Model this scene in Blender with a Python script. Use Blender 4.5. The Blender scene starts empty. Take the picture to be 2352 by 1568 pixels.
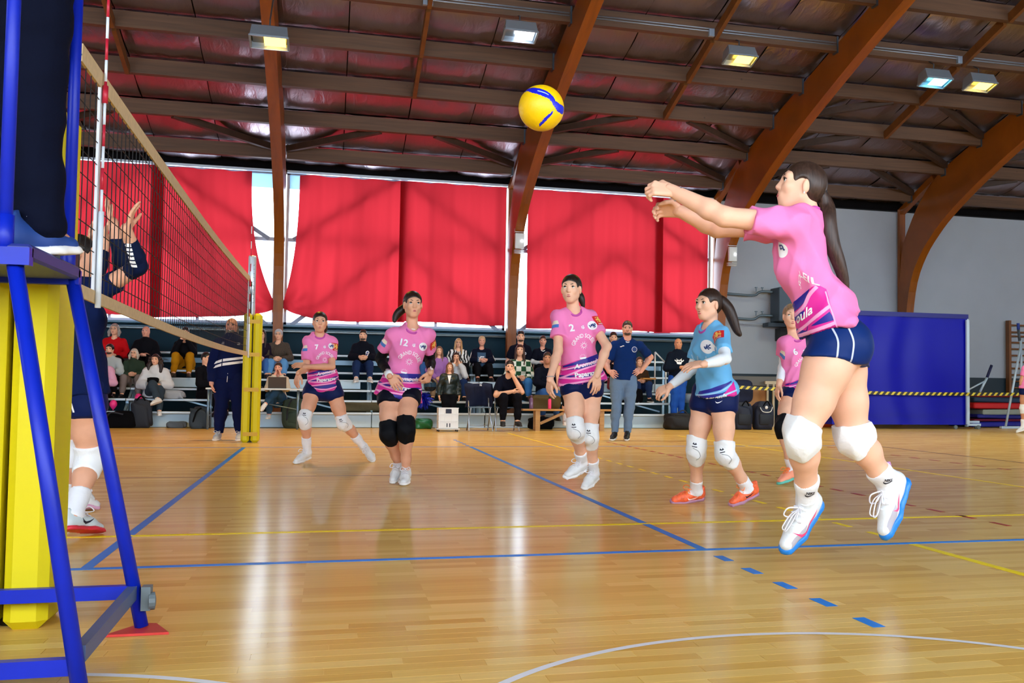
import bpy, bmesh, math, random
import numpy as np
from mathutils import Vector, Matrix
from mathutils.bvhtree import BVHTree
random.seed(7); np.random.seed(7)
SC = bpy.context.scene
COL = SC.collection

# ---------------------------------------------------------------- camera
cam_d = bpy.data.cameras.new('camera'); cam = bpy.data.objects.new('camera', cam_d); COL.objects.link(cam)
CAM_POS = (1.0344, -5.0207, 0.85)
yaw, pitch, roll = 0.26190, 0.04438, 0.012844
fw = Vector((math.sin(yaw)*math.cos(pitch), math.cos(yaw)*math.cos(pitch), math.sin(pitch)))
rt = Vector((math.cos(yaw), -math.sin(yaw), 0)); up = rt.cross(fw)
rt2 = math.cos(roll)*rt + math.sin(roll)*up; up2 = -math.sin(roll)*rt + math.cos(roll)*up
m = Matrix((rt2, up2, -fw)).transposed().to_4x4(); m.translation = CAM_POS
cam.matrix_world = m
cam_d.sensor_width = 36.0; cam_d.lens = 2309.893/2352*36
cam_d.shift_x = (1176-1372.455)/2352; cam_d.shift_y = (786.115-784)/2352
cam_d.clip_end = 200; cam_d.clip_start = 0.05
cam_d.dof.use_dof = False
SC.camera = cam

# ---------------------------------------------------------------- sky, sun, exposure
w = bpy.data.worlds.new('world'); SC.world = w; w.use_nodes = True
bg = w.node_tree.nodes['Background']; bg.inputs[0].default_value = (0.80, 0.90, 1.0, 1); bg.inputs[1].default_value = 1.0
SC.view_settings.view_transform = 'Standard'; SC.view_settings.look = 'None'
SC.view_settings.exposure = 3.45; SC.view_settings.gamma = 1.0; SC.view_settings.use_curve_mapping = False
SC.cycles.max_bounces = 8; SC.cycles.diffuse_bounces = 4; SC.cycles.glossy_bounces = 3; SC.cycles.transparent_max_bounces = 16
SC.cycles.transmission_bounces = 6; SC.cycles.sample_clamp_indirect = 6.0
SC.cycles.caustics_reflective = False; SC.cycles.caustics_refractive = False

# ---------------------------------------------------------------- helpers
def lin(h):
    if not isinstance(h, str): return tuple(h)
    h = h.lstrip('#'); c = [int(h[i:i+2], 16)/255 for i in (0, 2, 4)]
    return tuple(x/12.92 if x <= .04045 else ((x+.055)/1.055)**2.4 for x in c)

MATS = {}
def M(name, col, rough=.6, metal=0., coat=0., noise=None, bump=None, emit=0., spec=.5, coords='Object', alpha=None, sheen=0.):
    """plain principled material, with optional noise tint (scale, amount) and bump (scale, strength)"""
    if name in MATS: return MATS[name]
    mt = bpy.data.materials.new(name); mt.use_nodes = True; nt = mt.node_tree
    b = nt.nodes['Principled BSDF']; c = lin(col)
    b.inputs['Base Color'].default_value = (*c, 1); b.inputs['Roughness'].default_value = rough
    b.inputs['Metallic'].default_value = metal; b.inputs['Coat Weight'].default_value = coat
    b.inputs['Specular IOR Level'].default_value = spec
    if sheen: b.inputs['Sheen Weight'].default_value = sheen
    if emit: b.inputs['Emission Color'].default_value = (*c, 1); b.inputs['Emission Strength'].default_value = emit
    if noise or bump:
        tc = nt.nodes.new('ShaderNodeTexCoord')
    if noise:
        n = nt.nodes.new('ShaderNodeTexNoise'); n.inputs['Scale'].default_value = noise[0]; n.inputs['Detail'].default_value = 4
        nt.links.new(tc.outputs[coords], n.inputs['Vector'])
        mp = nt.nodes.new('ShaderNodeMapRange'); mp.inputs[1].default_value = .3; mp.inputs[2].default_value = .7
        mp.inputs[3].default_value = 1-noise[1]; mp.inputs[4].default_value = 1+noise[1]
        nt.links.new(n.outputs[0], mp.inputs[0])
        mx = nt.nodes.new('ShaderNodeVectorMath'); mx.operation = 'SCALE'; mx.inputs[0].default_value = c
        nt.links.new(mp.outputs[0], mx.inputs['Scale']); nt.links.new(mx.outputs[0], b.inputs['Base Color'])
    if bump:
        n = nt.nodes.new('ShaderNodeTexNoise'); n.inputs['Scale'].default_value = bump[0]; n.inputs['Detail'].default_value = 5
        nt.links.new(tc.outputs[coords], n.inputs['Vector'])
        bp = nt.nodes.new('ShaderNodeBump'); bp.inputs['Strength'].default_value = bump[1]; bp.inputs['Distance'].default_value = .02
        nt.links.new(n.outputs[0], bp.inputs['Height']); nt.links.new(bp.outputs[0], b.inputs['Normal'])
    MATS[name] = mt
    return mt

def nd(nt, typ, **kw):
    n = nt.nodes.new(typ)
    for k, v in kw.items(): setattr(n, k, v)
    return n

def tag(o, label=None, cat=None, group=None, kind=None):
    if label: o['label'] = label
    if cat: o['category'] = cat
    if group: o['group'] = group
    if kind: o['kind'] = kind
    return o

def link(name, mesh, mat=None, parent=None, smooth=False):
    o = bpy.data.objects.new(name, mesh); COL.objects.link(o)
    if mat is not None and not mesh.materials:
        for x in (mat if isinstance(mat, (list, tuple)) else [mat]): mesh.materials.append(x)
    if parent is not None:
        o.parent = parent
        o.matrix_parent_inverse = parent.matrix_world.inverted() if parent.type != 'EMPTY' or True else Matrix()
    if smooth: mesh.polygons.foreach_set('use_smooth', [True]*len(mesh.polygons))
    return o

def thing(name, label, cat, loc=(0, 0, 0), group=None, kind=None):
    o = bpy.data.objects.new(name, None); COL.objects.link(o); o.empty_display_size = .1
    o.matrix_world = Matrix.Translation(loc)
    return tag(o, label, cat, group, kind)

def copy_tree(o, delta=(0, 0, 0), parent=None):
    c = o.copy(); COL.objects.link(c)
    if parent is None: c.matrix_world = Matrix.Translation(delta) @ o.matrix_world
    else: c.parent = parent; c.matrix_parent_inverse = o.matrix_parent_inverse.copy()
    for ch in list(o.children): copy_tree(ch, delta, c)
    return c

def perp(d):
    d = Vector(d).normalized(); a = Vector((0, 0, 1)) if abs(d.z) < .9 else Vector((1, 0, 0))
    u = a.cross(d).normalized(); return u, d.cross(u)

class MB:
    def __init__(s): s.v = []; s.f = []; s.mi = []
    def add(s, vs, fs, mi=0):
        o = len(s.v); s.v += [tuple(x) for x in vs]; s.f += [tuple(i+o for i in f) for f in fs]; s.mi += [mi]*len(fs); return s
    def box(s, c, d, rz=0., R=None, mi=0, bev=0.):
        hx, hy, hz = d[0]/2, d[1]/2, d[2]/2
        if bev > 0:
            b = min(bev, hx*.9, hy*.9, hz*.9); P = []
            for sx in (-1, 1):
                for sy in (-1, 1):
                    for sz in (-1, 1):
                        P += [Vector((sx*(hx-b), sy*(hy-b), sz*hz)), Vector((sx*(hx-b), sy*hy, sz*(hz-b))), Vector((sx*hx, sy*(hy-b), sz*(hz-b)))]
            bm = bmesh.new(); [bm.verts.new(p) for p in P]; bmesh.ops.convex_hull(bm, input=bm.verts)
            bm.verts.index_update(); vs = [v.co.copy() for v in bm.verts]; fs = [[v.index for v in f.verts] for f in bm.faces]; bm.free()
        else:
            vs = [Vector((x*hx, y*hy, z*hz)) for z in (-1, 1) for x, y in ((-1, -1), (1, -1), (1, 1), (-1, 1))]
            fs = [(3, 2, 1, 0), (4, 5, 6, 7), (0, 1, 5, 4), (1, 2, 6, 5), (2, 3, 7, 6), (3, 0, 4, 7)]
        if R is None: R = Matrix.Rotation(rz, 3, 'Z')
        c = Vector(c); return s.add([R @ p + c for p in vs], fs, mi)
    def beam(s, a, b, wd, h, upv=(0, 0, 1), mi=0):
        a, b = Vector(a), Vector(b); d = (b-a).normalized(); u = Vector(upv)
        x = d.cross(u).normalized(); u = x.cross(d)
        vs = [p + x*i*wd/2 + u*j*h/2 for p in (a, b) for i, j in ((-1, -1), (1, -1), (1, 1), (-1, 1))]
        return s.add(vs, [(0, 1, 2, 3), (7, 6, 5, 4), (4, 5, 1, 0), (5, 6, 2, 1), (6, 7, 3, 2), (7, 4, 0, 3)], mi)
    def tube(s, pts, r, n=8, cap=True, mi=0, closed=False):
        pts = [Vector(p) for p in pts]; N = len(pts); rr = r if hasattr(r, '__len__') else [r]*N
        vs = []; u = None
        for i, p in enumerate(pts):
            d = (pts[min(i+1, N-1)] - pts[max(i-1, 0)]) if not closed else pts[(i+1) % N]-pts[i-1]
            if d.length < 1e-9: d = Vector((0, 0, 1))
            d.normalize()
            if u is None: u, v = perp(d)
            else:
                u = (u - d*u.dot(d)); u = u.normalized() if u.length > 1e-6 else perp(d)[0]; v = d.cross(u)
            for k in range(n):
                a = 2*math.pi*k/n; vs.append(p + (u*math.cos(a)+v*math.sin(a))*rr[i])
        fs = [(i*n+k, i*n+(k+1) % n, ((i+1) % N)*n+(k+1) % n, ((i+1) % N)*n+k) for i in range(N-(0 if closed else 1)) for k in range(n)]
        if cap and not closed: fs += [tuple(range(n))[::-1], tuple(range((N-1)*n, N*n))]
        return s.add(vs, fs, mi)
    def lathe(s, prof, c=(0, 0, 0), n=20, mi=0, axis=None):
        vs = []; N = len(prof); c = Vector(c); R = Matrix.Identity(3)
        if axis is not None: R = Vector((0, 0, 1)).rotation_difference(Vector(axis)).to_matrix()
        for r, z in prof:
            for k in range(n):
                a = 2*math.pi*k/n; vs.append(c + R @ Vector((r*math.cos(a), r*math.sin(a), z)))
        fs = [(i*n+k, i*n+(k+1) % n, (i+1)*n+(k+1) % n, (i+1)*n+k) for i in range(N-1) for k in range(n)]
        fs += [tuple(range(n))[::-1], tuple(range((N-1)*n, N*n))]
        return s.add(vs, fs, mi)
    def prism(s, poly, org, ux, uy, thick, mi=0):
        ux, uy, org = Vector(ux), Vector(uy), Vector(org); nz = ux.cross(uy).normalized()*thick; n = len(poly)
        vs = [org+ux*x+uy*y for x, y in poly] + [org+ux*x+uy*y+nz for x, y in poly]
        return s.add(vs, [tuple(range(n))[::-1], tuple(range(n, 2*n))] + [(i, (i+1) % n, n+(i+1) % n, n+i) for i in range(n)], mi)
    def grid(s, fn, nu, nv, mi=0):
        vs = [fn(i/nu, j/nv) for j in range(nv+1) for i in range(nu+1)]
        return s.add(vs, [(j*(nu+1)+i, j*(nu+1)+i+1, (j+1)*(nu+1)+i+1, (j+1)*(nu+1)+i) for j in range(nv) for i in range(nu)], mi)
    def mesh(s, name):
        me = bpy.data.meshes.new(name); me.from_pydata(s.v, [], s.f); me.polygons.foreach_set('material_index', s.mi); me.update(); return me
    def build(s, name, mat, parent=None, smooth=False, label=None, cat=None, group=None, kind=None):
        o = link(name, s.mesh(name), mat, parent, smooth); return tag(o, label, cat, group, kind)

def box_obj(name, c, d, mat, parent=None, **kw):
    bev = kw.pop('bev', 0); return MB().box(c, d, bev=bev).build(name, mat, parent, **kw)
def smooth_angle(o, deg=35):
    me = o.data; bm = bmesh.new(); bm.from_mesh(me)
    for e in bm.edges: e.smooth = len(e.link_faces) == 2 and e.calc_face_angle(0) < math.radians(deg)
    for f in bm.faces: f.smooth = True
    bm.to_mesh(me); bm.free(); return o
def catmull(pts, n=8):
    pts = [Vector(p) for p in pts]; out = []
    for i in range(len(pts)-1):
        p0, p1, p2, p3 = pts[max(i-1, 0)], pts[i], pts[i+1], pts[min(i+2, len(pts)-1)]
        for k in range(n):
            t = k/n; out.append(.5*((2*p1)+(p2-p0)*t+(2*p0-5*p1+4*p2-p3)*t*t+(-p0+3*p1-3*p2+p3)*t**3))
    return out+[pts[-1]]
# ================================================================ structure
YW = 17.62          # inner face of the long wall
ARX = [-10, -5, 0, 5, 10, 15, 20]
def wood_mat(name, c1, c2, scale=(1.2, 12, 12), rough=.55, knots=True):
    mt = bpy.data.materials.new(name); mt.use_nodes = True; nt = mt.node_tree; b = nt.nodes['Principled BSDF']
    tc = nd(nt, 'ShaderNodeTexCoord'); mp = nd(nt, 'ShaderNodeMapping'); mp.inputs['Scale'].default_value = scale
    nt.links.new(tc.outputs['Object'], mp.inputs[0])
    n = nd(nt, 'ShaderNodeTexNoise'); n.inputs['Scale'].default_value = 1.6; n.inputs['Detail'].default_value = 6; n.inputs['Distortion'].default_value = .6
    nt.links.new(mp.outputs[0], n.inputs[0])
    r = nd(nt, 'ShaderNodeValToRGB'); r.color_ramp.elements[0].position = .3; r.color_ramp.elements[1].position = .7
    r.color_ramp.elements[0].color = (*lin(c1), 1); r.color_ramp.elements[1].color = (*lin(c2), 1)
    nt.links.new(n.outputs[0], r.inputs[0]); out = r.outputs[0]
    if knots:
        v = nd(nt, 'ShaderNodeTexVoronoi'); v.inputs['Scale'].default_value = 2.3; nt.links.new(tc.outputs['Object'], v.inputs[0])
        cr = nd(nt, 'ShaderNodeMapRange'); cr.inputs[1].default_value = .02; cr.inputs[2].default_value = .06; cr.inputs[3].default_value = .45; cr.inputs[4].default_value = 1
        nt.links.new(v.outputs['Distance'], cr.inputs[0])
        vm = nd(nt, 'ShaderNodeVectorMath', operation='SCALE'); nt.links.new(out, vm.inputs[0]); nt.links.new(cr.outputs[0], vm.inputs['Scale']); out = vm.outputs[0]
    nt.links.new(out, b.inputs['Base Color']); b.inputs['Roughness'].default_value = rough
    return mt
m_arch = wood_mat('arch_timber', '#783e04', '#944e06', (6, .7, .7), .38, False)
m_purlin = wood_mat('purlin_timber', '#4c3424', '#644630', (.5, 8, 10), .6)
m_strut = wood_mat('strut_timber', '#5e3410', '#744618', (3, 3, 3), .55)
m_brace = wood_mat('brace_timber', '#33231a', '#443026', (2, 4, 4), .6)

def foil_mat():
    mt = bpy.data.materials.new('foil_insulation'); mt.use_nodes = True; nt = mt.node_tree; b = nt.nodes['Principled BSDF']
    b.inputs['Base Color'].default_value = (*lin('#a5959b'), 1); b.inputs['Metallic'].default_value = .9; b.inputs['Roughness'].default_value = .33
    tc = nd(nt, 'ShaderNodeTexCoord'); n = nd(nt, 'ShaderNodeTexNoise'); n.inputs['Scale'].default_value = 2.2; n.inputs['Detail'].default_value = 6; n.inputs['Distortion'].default_value = 1.2
    mp = nd(nt, 'ShaderNodeMapping'); mp.inputs['Scale'].default_value = (2.2, .8, 1); mp.inputs['Rotation'].default_value = (0, 0, .5)
    nt.links.new(tc.outputs['Object'], mp.inputs[0]); nt.links.new(mp.outputs[0], n.inputs[0])
    bp = nd(nt, 'ShaderNodeBump'); bp.inputs['Strength'].default_value = .35; bp.inputs['Distance'].default_value = .06
    nt.links.new(n.outputs[0], bp.inputs['Height']); nt.links.new(bp.outputs[0], b.inputs['Normal'])
    oi = nd(nt, 'ShaderNodeObjectInfo'); mr = nd(nt, 'ShaderNodeMapRange'); mr.inputs[3].default_value = .24; mr.inputs[4].default_value = .36
    nt.links.new(oi.outputs['Random'], mr.inputs[0]); nt.links.new(mr.outputs[0], b.inputs['Roughness'])
    return mt
m_foil = foil_mat()

# ---- floor
def floor_mat(plank):
    mt = bpy.data.materials.new('parquet_plank' if plank else 'parquet_floor'); mt.use_nodes = True; nt = mt.node_tree; b = nt.nodes['Principled BSDF']
    tc = nd(nt, 'ShaderNodeTexCoord'); geo = nd(nt, 'ShaderNodeNewGeometry')
    if plank:
        oi = nd(nt, 'ShaderNodeObjectInfo'); rnd = oi.outputs['Random']
    else:
        br = nd(nt, 'ShaderNodeTexBrick'); br.offset = .37; br.offset_frequency = 3; br.squash = 1.0
        br.inputs['Color1'].default_value = (0, 0, 0, 1); br.inputs['Color2'].default_value = (1, 1, 1, 1); br.inputs['Mortar'].default_value = (.5, .5, .5, 1)
        br.inputs['Scale'].default_value = 1; br.inputs['Mortar Size'].default_value = 0.0; br.inputs['Brick Width'].default_value = .48; br.inputs['Row Height'].default_value = .07
        nt.links.new(geo.outputs['Position'], br.inputs[0]); rnd = br.outputs[0]
    r = nd(nt, 'ShaderNodeValToRGB'); r.color_ramp.elements[0].color = (*lin('#d9aa50'), 1); r.color_ramp.elements[1].color = (*lin('#eec873'), 1)
    e = r.color_ramp.elements.new(.5); e.color = (*lin('#e5ba60'), 1)
    nt.links.new(rnd, r.inputs[0])
    mp = nd(nt, 'ShaderNodeMapping'); mp.inputs['Scale'].default_value = (1.5, 60, 1); nt.links.new(geo.outputs['Position'], mp.inputs[0])
    n = nd(nt, 'ShaderNodeTexNoise'); n.inputs['Scale'].default_value = 1; n.inputs['Detail'].default_value = 3; nt.links.new(mp.outputs[0], n.inputs[0])
    mr = nd(nt, 'ShaderNodeMapRange'); mr.inputs[3].default_value = .88; mr.inputs[4].default_value = 1.1; nt.links.new(n.outputs[0], mr.inputs[0])
    vm = nd(nt, 'ShaderNodeVectorMath', operation='SCALE'); nt.links.new(r.outputs[0], vm.inputs[0]); nt.links.new(mr.outputs[0], vm.inputs['Scale'])
    nt.links.new(vm.outputs[0], b.inputs['Base Color']); b.inputs['Roughness'].default_value = .6; b.inputs['Specular IOR Level'].default_value = .05
    b.inputs['Coat Weight'].default_value = .45; b.inputs['Coat Roughness'].default_value = .16; b.inputs['Coat IOR'].default_value = 1.5
    mp2 = nd(nt, 'ShaderNodeMapping'); mp2.inputs['Scale'].default_value = (2, 14, 1); nt.links.new(geo.outputs['Position'], mp2.inputs[0])
    n2 = nd(nt, 'ShaderNodeTexNoise'); n2.inputs['Scale'].default_value = 1.; nt.links.new(mp2.outputs[0], n2.inputs[0])
    bp = nd(nt, 'ShaderNodeBump'); bp.inputs['Strength'].default_value = .02; bp.inputs['Distance'].default_value = .01
    nt.links.new(n2.outputs[0], bp.inputs['Height']); nt.links.new(bp.outputs[0], b.inputs['Coat Normal'])
    return mt
m_floor, m_plank = floor_mat(False), floor_mat(True)
PX0, PX1, PY0, PY1 = -.6, 3.96, -2.5, -1.24
fl = MB()
for (x0, x1, y0, y1) in ((-16, 28, -9.6, PY0), (-16, 28, PY1, 18), (-16, PX0, PY0, PY1), (PX1, 28, PY0, PY1)):
    fl.add([(x0, y0, 0), (x1, y0, 0), (x1, y1, 0), (x0, y1, 0)], [(0, 1, 2, 3)])
fl.add([(PX0-.2, PY0-.2, -.0015), (PX1+.2, PY0-.2, -.0015), (PX1+.2, PY1+.2, -.0015), (PX0-.2, PY1+.2, -.0015)], [(0, 1, 2, 3)])
floor = tag(fl.build('floor', m_floor), 'varnished light wood parquet sports floor with coloured court lines', None, None, 'structure')
plm = MB().box((0, 0, -.0008), (.477, .0690, .0015)).mesh('plank')
plm.materials.append(m_plank)
for r in range(18):
    off = (.37*.48*(r % 3) + .11*(r % 5)) % .48
    for c in range(-1, 10):
        x0 = max(PX0, PX0 + c*.48 + off); x1 = min(PX1, PX0 + (c+1)*.48 + off)
        if x1 - x0 < .03: continue
        o = bpy.data.objects.new('plank', plm); COL.objects.link(o); o.parent = floor
        o.location = ((x0+x1)/2, PY0 + (r+.5)*.07, 0); o.scale.x = (x1-x0-.002)/.477

m_lblue = M('line_blue', '#0a82e0', .45, coat=0., spec=.12); m_lyel = M('line_yellow', '#ffe010', .45, coat=0., spec=.12); m_lred = M('line_red', '#a81a0a', .45, coat=0., spec=.12)
m_ldark = M('line_dark', '#5a3426', .4, coat=.2, spec=.2); m_lwhite = M('line_white', '#e2e2e6', .45, coat=0., spec=.12)
def cline(x0, x1, y0, y1, mat, z=.0006):
    o = MB().box(((x0+x1)/2, (y0+y1)/2, z/2+.0004), (x1-x0, y1-y0, z)).build('court_line', mat, floor); return o
cline(-.025, .025, .025, 9, m_lblue, .0010); cline(-9, 13, -.025, .025, m_lblue, .0014); cline(-9, 9, 8.95, 9, m_lblue)
for sx in (1, -1):
    a, b = sorted((sx*2.95, sx*3.0)); cline(a, b, .025, 8.95, m_lblue, .0010)
    for i in range(5):
        cline(a, b, -.35-.35*i, -.2-.35*i, m_lblue, .0010); cline(a, b, 9.2+.35*i, 9.35+.35*i, m_lblue, .0010)
cline(-9, 14, .995, 1.045, m_lyel, .0012); cline(-9, 8.9, 4.615, 4.64, m_ldark)
cline(4.175, 4.225, -3.5, -.03, m_lyel, .0010); cline(4.185, 4.225, 8.2, 13, m_lyel, .0010)
for i in range(19): cline(4.185, 4.225, .25+.42*i, .25+.42*i+.2, m_lyel, .0010)
for i in range(30): cline(5.235, 5.275, -.55+.36*i, -.55+.36*i+.18, m_lred, .0012)
for i in range(16): cline(8.28, 8.32, 3.2+.44*i, 3.2+.44*i+.2, m_lred, .0012)
cline(9.18, 9.21, 2, 14, m_ldark, .0012); cline(7.09, 7.13, .5, 12, m_lyel, .0012)
for cx, a0, a1 in ((2.42, 10, 170), (.08, 5, 175)):
    mb = MB(); N = 48; R0, R1 = 1.185, 1.215
    P = [(cx+R*math.cos(math.radians(a0+(a1-a0)*k/N)), -2.955+R*math.sin(math.radians(a0+(a1-a0)*k/N)), .0016) for k in range(N+1) for R in (R0, R1)]
    mb.add(P, [(2*k, 2*k+1, 2*k+3, 2*k+2) for k in range(N)]); mb.build('court_line', m_lwhite, floor)

# ---- long wall with windows
m_teal = M('wall_dark_teal', '#0b2c3c', .7, noise=(3, .08), spec=.2); m_white = M('wall_white_paint', '#a4abb6', .7, noise=(1.5, .03)); m_wains = M('wainscot_dark', '#0c2431', .5)
m_frame = M('window_frame_grey', '#9fb0c4', .4, metal=.2); m_ledge = M('ledge_blue_grey', '#2b5f7c', .35); m_black = M('dark_fascia', '#08070a', .85, noise=(2, .3), spec=.1)
wb = MB()
wb.box((-3, YW+.15, 1.03), (26, .3, 2.06))            # dark wall below the windows
tag(wb.build('wall_back', m_teal), 'dark teal wall running behind the bleachers below the windows', None, None, 'structure')
tag(box_obj('wall_right', (18, YW+.15, 3.31), (15.9, .3, 4.18), m_white), 'plain white upper wall to the right of the windows', None, None, 'structure')
tag(box_obj('baseboard_right', (18, YW+.14, .61), (15.9, .34, 1.22), m_wains), 'dark wainscot at the foot of the white wall', None, None, 'structure')
tag(box_obj('trim_1', (5, YW+.1, 5.64), (42, .3, .44), m_black), 'dark fascia board above the windows under the roof', None, None, 'structure')
lg = MB().box((-3, YW-.07, 2.075), (26, .2, .05), bev=.01).box((-3, YW-.035, 1.98), (26, .07, .05)); tag(lg.build('trim_2', m_ledge), 'blue grey window ledge above the bleachers', None, None, 'structure')
tag(MB().tube([(-16, YW-.1, 1.96), (10, YW-.1, 1.96)], .025, 8).build('trim_3', M('pipe_grey', '#8fa3ad', .3, metal=.6), smooth=True), 'thin grey pipe along the wall under the window ledge', None, None, 'structure')
def glass_mat():
    mt = bpy.data.materials.new('window_glass'); mt.use_nodes = True; nt = mt.node_tree; nt.nodes.remove(nt.nodes['Principled BSDF'])
    t = nd(nt, 'ShaderNodeBsdfTransparent'); t.inputs[0].default_value = (.93, .96, 1, 1); g = nd(nt, 'ShaderNodeBsdfGlossy'); g.inputs[1].default_value = .05
    mx = nd(nt, 'ShaderNodeMixShader'); mx.inputs[0].default_value = .05; nt.links.new(t.outputs[0], mx.inputs[1]); nt.links.new(g.outputs[0], mx.inputs[2])
    nt.links.new(mx.outputs[0], nt.nodes['Material Output'].inputs[0]); return mt
m_glass = glass_mat()
m_steel = M('outdoor_brace', '#7d8fa5', .5, metal=.3)
m_frost = bpy.data.materials.new('frosted_strip'); m_frost.use_nodes = True
_n = m_frost.node_tree; _n.nodes.remove(_n.nodes['Principled BSDF']); _t = nd(_n, 'ShaderNodeBsdfTranslucent'); _t.inputs[0].default_value = (*lin('#9fb0bb'), 1); _n.links.new(_t.outputs[0], _n.nodes['Material Output'].inputs[0])
for wi, x0 in enumerate((-10, -5, 0, 5)):
    f = MB(); z0, z1 = 2.1, 5.42; a, b = x0+.09, x0+4.91; Y = YW+.06
    for xx in (a+.03, b-.03): f.box((xx, Y, (z0+z1)/2), (.06, .1, z1-z0))
    for zz in (z0+.03, z1-.03): f.box(((a+b)/2, Y, zz), (b-a, .1, .06))
    fr = f.build('window_%d' % (wi+1), m_frame); tag(fr, 'large window bay number %d along the long wall' % (wi+1) if False else ['far left window bay half hidden by the net', 'window bay behind the left red curtains', 'window bay behind the middle red curtains', 'window bay behind the right red curtains'][wi], None, None, 'structure')
    for xx in (x0+1.65, x0+3.35): box_obj('mullion', (xx, Y, (z0+z1)/2), (.06, .08, z1-z0-.12), m_frame, fr)
    box_obj('transom', ((a+b)/2, Y, 3.95), (b-a-.12, .08, .08), m_frame, fr)
    xs = [a+.06, x0+1.62, x0+1.68, x0+3.32, x0+3.38, b-.06]
    for i in range(3):
        for (za, zb) in ((z0+.06, 3.91), (3.99, z1-.06)):
            box_obj('pane', ((xs[2*i]+xs[2*i+1])/2, Y+.02, (za+zb)/2), (xs[2*i+1]-xs[2*i], .008, zb-za), m_glass, fr)
    for (p, q) in (((x0+.25, 3.95), (x0+2.5, 5.4)), ((x0+2.5, 5.4), (x0+4.75, 3.95)), ((x0+.25, 2.1), (x0+2.5, 3.9)), ((x0+2.5, 3.9), (x0+4.75, 2.1))):
        MB().beam((p[0], YW+.0, p[1]), (q[0], YW+.0, q[1]), .085, .03, (0, 1, 0)).build('brace', m_steel, fr)
    if x0 in (-5, 0):
        xa, xb = (-.75, -.12) if x0 == -5 else (.12, .5)
        box_obj('frosted_strip', ((xa+xb)/2, YW+.03, 5.22), (xb-xa, .01, .32), m_frost, fr)

# ---- timber arches
INNER = [(17.28, 0), (17.22, 1.5), (17.1, 2.7), (16.9, 3.55), (16.5, 4.15), (16.0, 4.58), (15.4, 4.96), (14.3, 5.48), (13.1, 5.95), (11.7, 6.42), (10.2, 6.88), (7.0, 7.75), (4.0, 8.25)]
OUTER = [(17.42, 0), (17.42, 1.5), (17.42, 3.0), (17.3, 4.3), (16.98, 4.9), (16.45, 5.5), (15.7, 6.0), (14.2, 6.48), (12.8, 6.83), (11.3, 7.2), (9.8, 7.56), (6.6, 8.42), (4.0, 8.95)]
ar_lab = ['far left timber arch behind the referee stand', 'timber arch crossing the roof near the red and white antenna', 'upright orange timber arch between the left and middle red curtains', 'orange timber arch rising behind the flying ball',
          'broad orange timber arch above the jumping player at the end of the red curtains', 'dark orange timber arch in front of the white wall above the blue mat', 'timber arch at the far right edge of the roof']
for X, lb in zip(ARX, ar_lab):
    ar = thing('timber_arch', lb, 'arch', (X, 17.35, 0), group='curved timber roof arches')
    I = [Vector((0, y, z)) for y, z in catmull([(y, z, 0) for y, z in INNER], 3) for y, z in [(y, z)]] if False else [(p.x, p.y) for p in catmull([(y, z, 0) for y, z in INNER], 3)]
    O = [(p.x, p.y) for p in catmull([(y, z, 0) for y, z in OUTER], 3)]
    mb = MB(); n = len(I); V = []
    for (yi, zi), (yo, zo) in zip(I, O):
        for sx in (-.1, .1): V += [(X+sx, yi, zi), (X+sx, yo, zo)]
    F = []
    for i in range(n-1):
        a = 4*i; b = 4*(i+1)
        F += [(a, a+1, b+1, b), (a+2, b+2, b+3, a+3), (a, b, b+2, a+2), (a+1, a+3, b+3, b+1)]
    F += [(0, 2, 3, 1), (4*n-4, 4*n-3, 4*n-1, 4*n-2)]
    mb.add(V, F); mb.build('arch_rib', m_arch, ar)
    # the far half of the arch over the spectators' side
    mb = MB(); mb.add([(x, 8.0-y, z) for x, y, z in V], [f[::-1] for f in F]); mb.build('arch_rib', m_arch, ar)
    # knee corner: post and wedge
    MB().box((X, 17.47, 2.72), (.16, .10, 5.45)).build('knee_post', m_arch, ar)
    MB().beam((X, 17.46, 5.38), (X, 16.0, 5.98), .14, .16).build('knee_wedge', m_arch, ar)
# ---- roof: purlins, struts, braces, insulation panels
ceil = thing('ceiling', 'pitched timber roof with purlins and foil insulation panels', None, (5, 10, 6), kind='structure')
PUR = [(16.9, 5.54), (15.5, 5.93), (14.15, 6.30), (12.8, 6.66), (11.42, 7.03), (10.05, 7.40), (8.7, 7.76), (7.3, 8.14), (5.9, 8.45)]
for (y, zb) in PUR:
    for X in ARX[:-1]:
        mb = MB().box((X+2.5, y, zb+.135), (4.8, .14, .27)); mb.build('purlin', m_purlin, ceil)
m_shoe = M('joist_hanger', '#4d5a66', .4, metal=.7)
for (y, zb) in PUR[:6]:
    for X in ARX[1:]:
        MB().box((X-.115, y, zb+.12), (.03, .17, .3)).build('joist_hanger', m_shoe, ceil)
for k in range(2, 8):
    (y0, z0), (y1, z1) = PUR[k], PUR[k+1]
    for X in ARX[:-1]:
        MB().beam((X+2.5, y0-.07, z0+.03), (X+2.5, y1+.07, z1+.03), .07, .17).build('strut', m_strut, ceil)
for X in ARX[:-1]:
    for k in ((0,) if X < 5 else (0, 1) if X == 5 else (0, 1, 2)):
        (y0, z0), (y1, z1) = PUR[k], PUR[k+1]
        MB().beam((X+.12, y0-.1, z0+.2), (X+1.95, y1+.05, z1+.04), .11, .13).build('brace', m_brace, ceil)
        MB().beam((X+4.88, y0-.1, z0+.2), (X+3.05, y1+.05, z1+.04), .11, .13).build('brace', m_brace, ceil)
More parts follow.
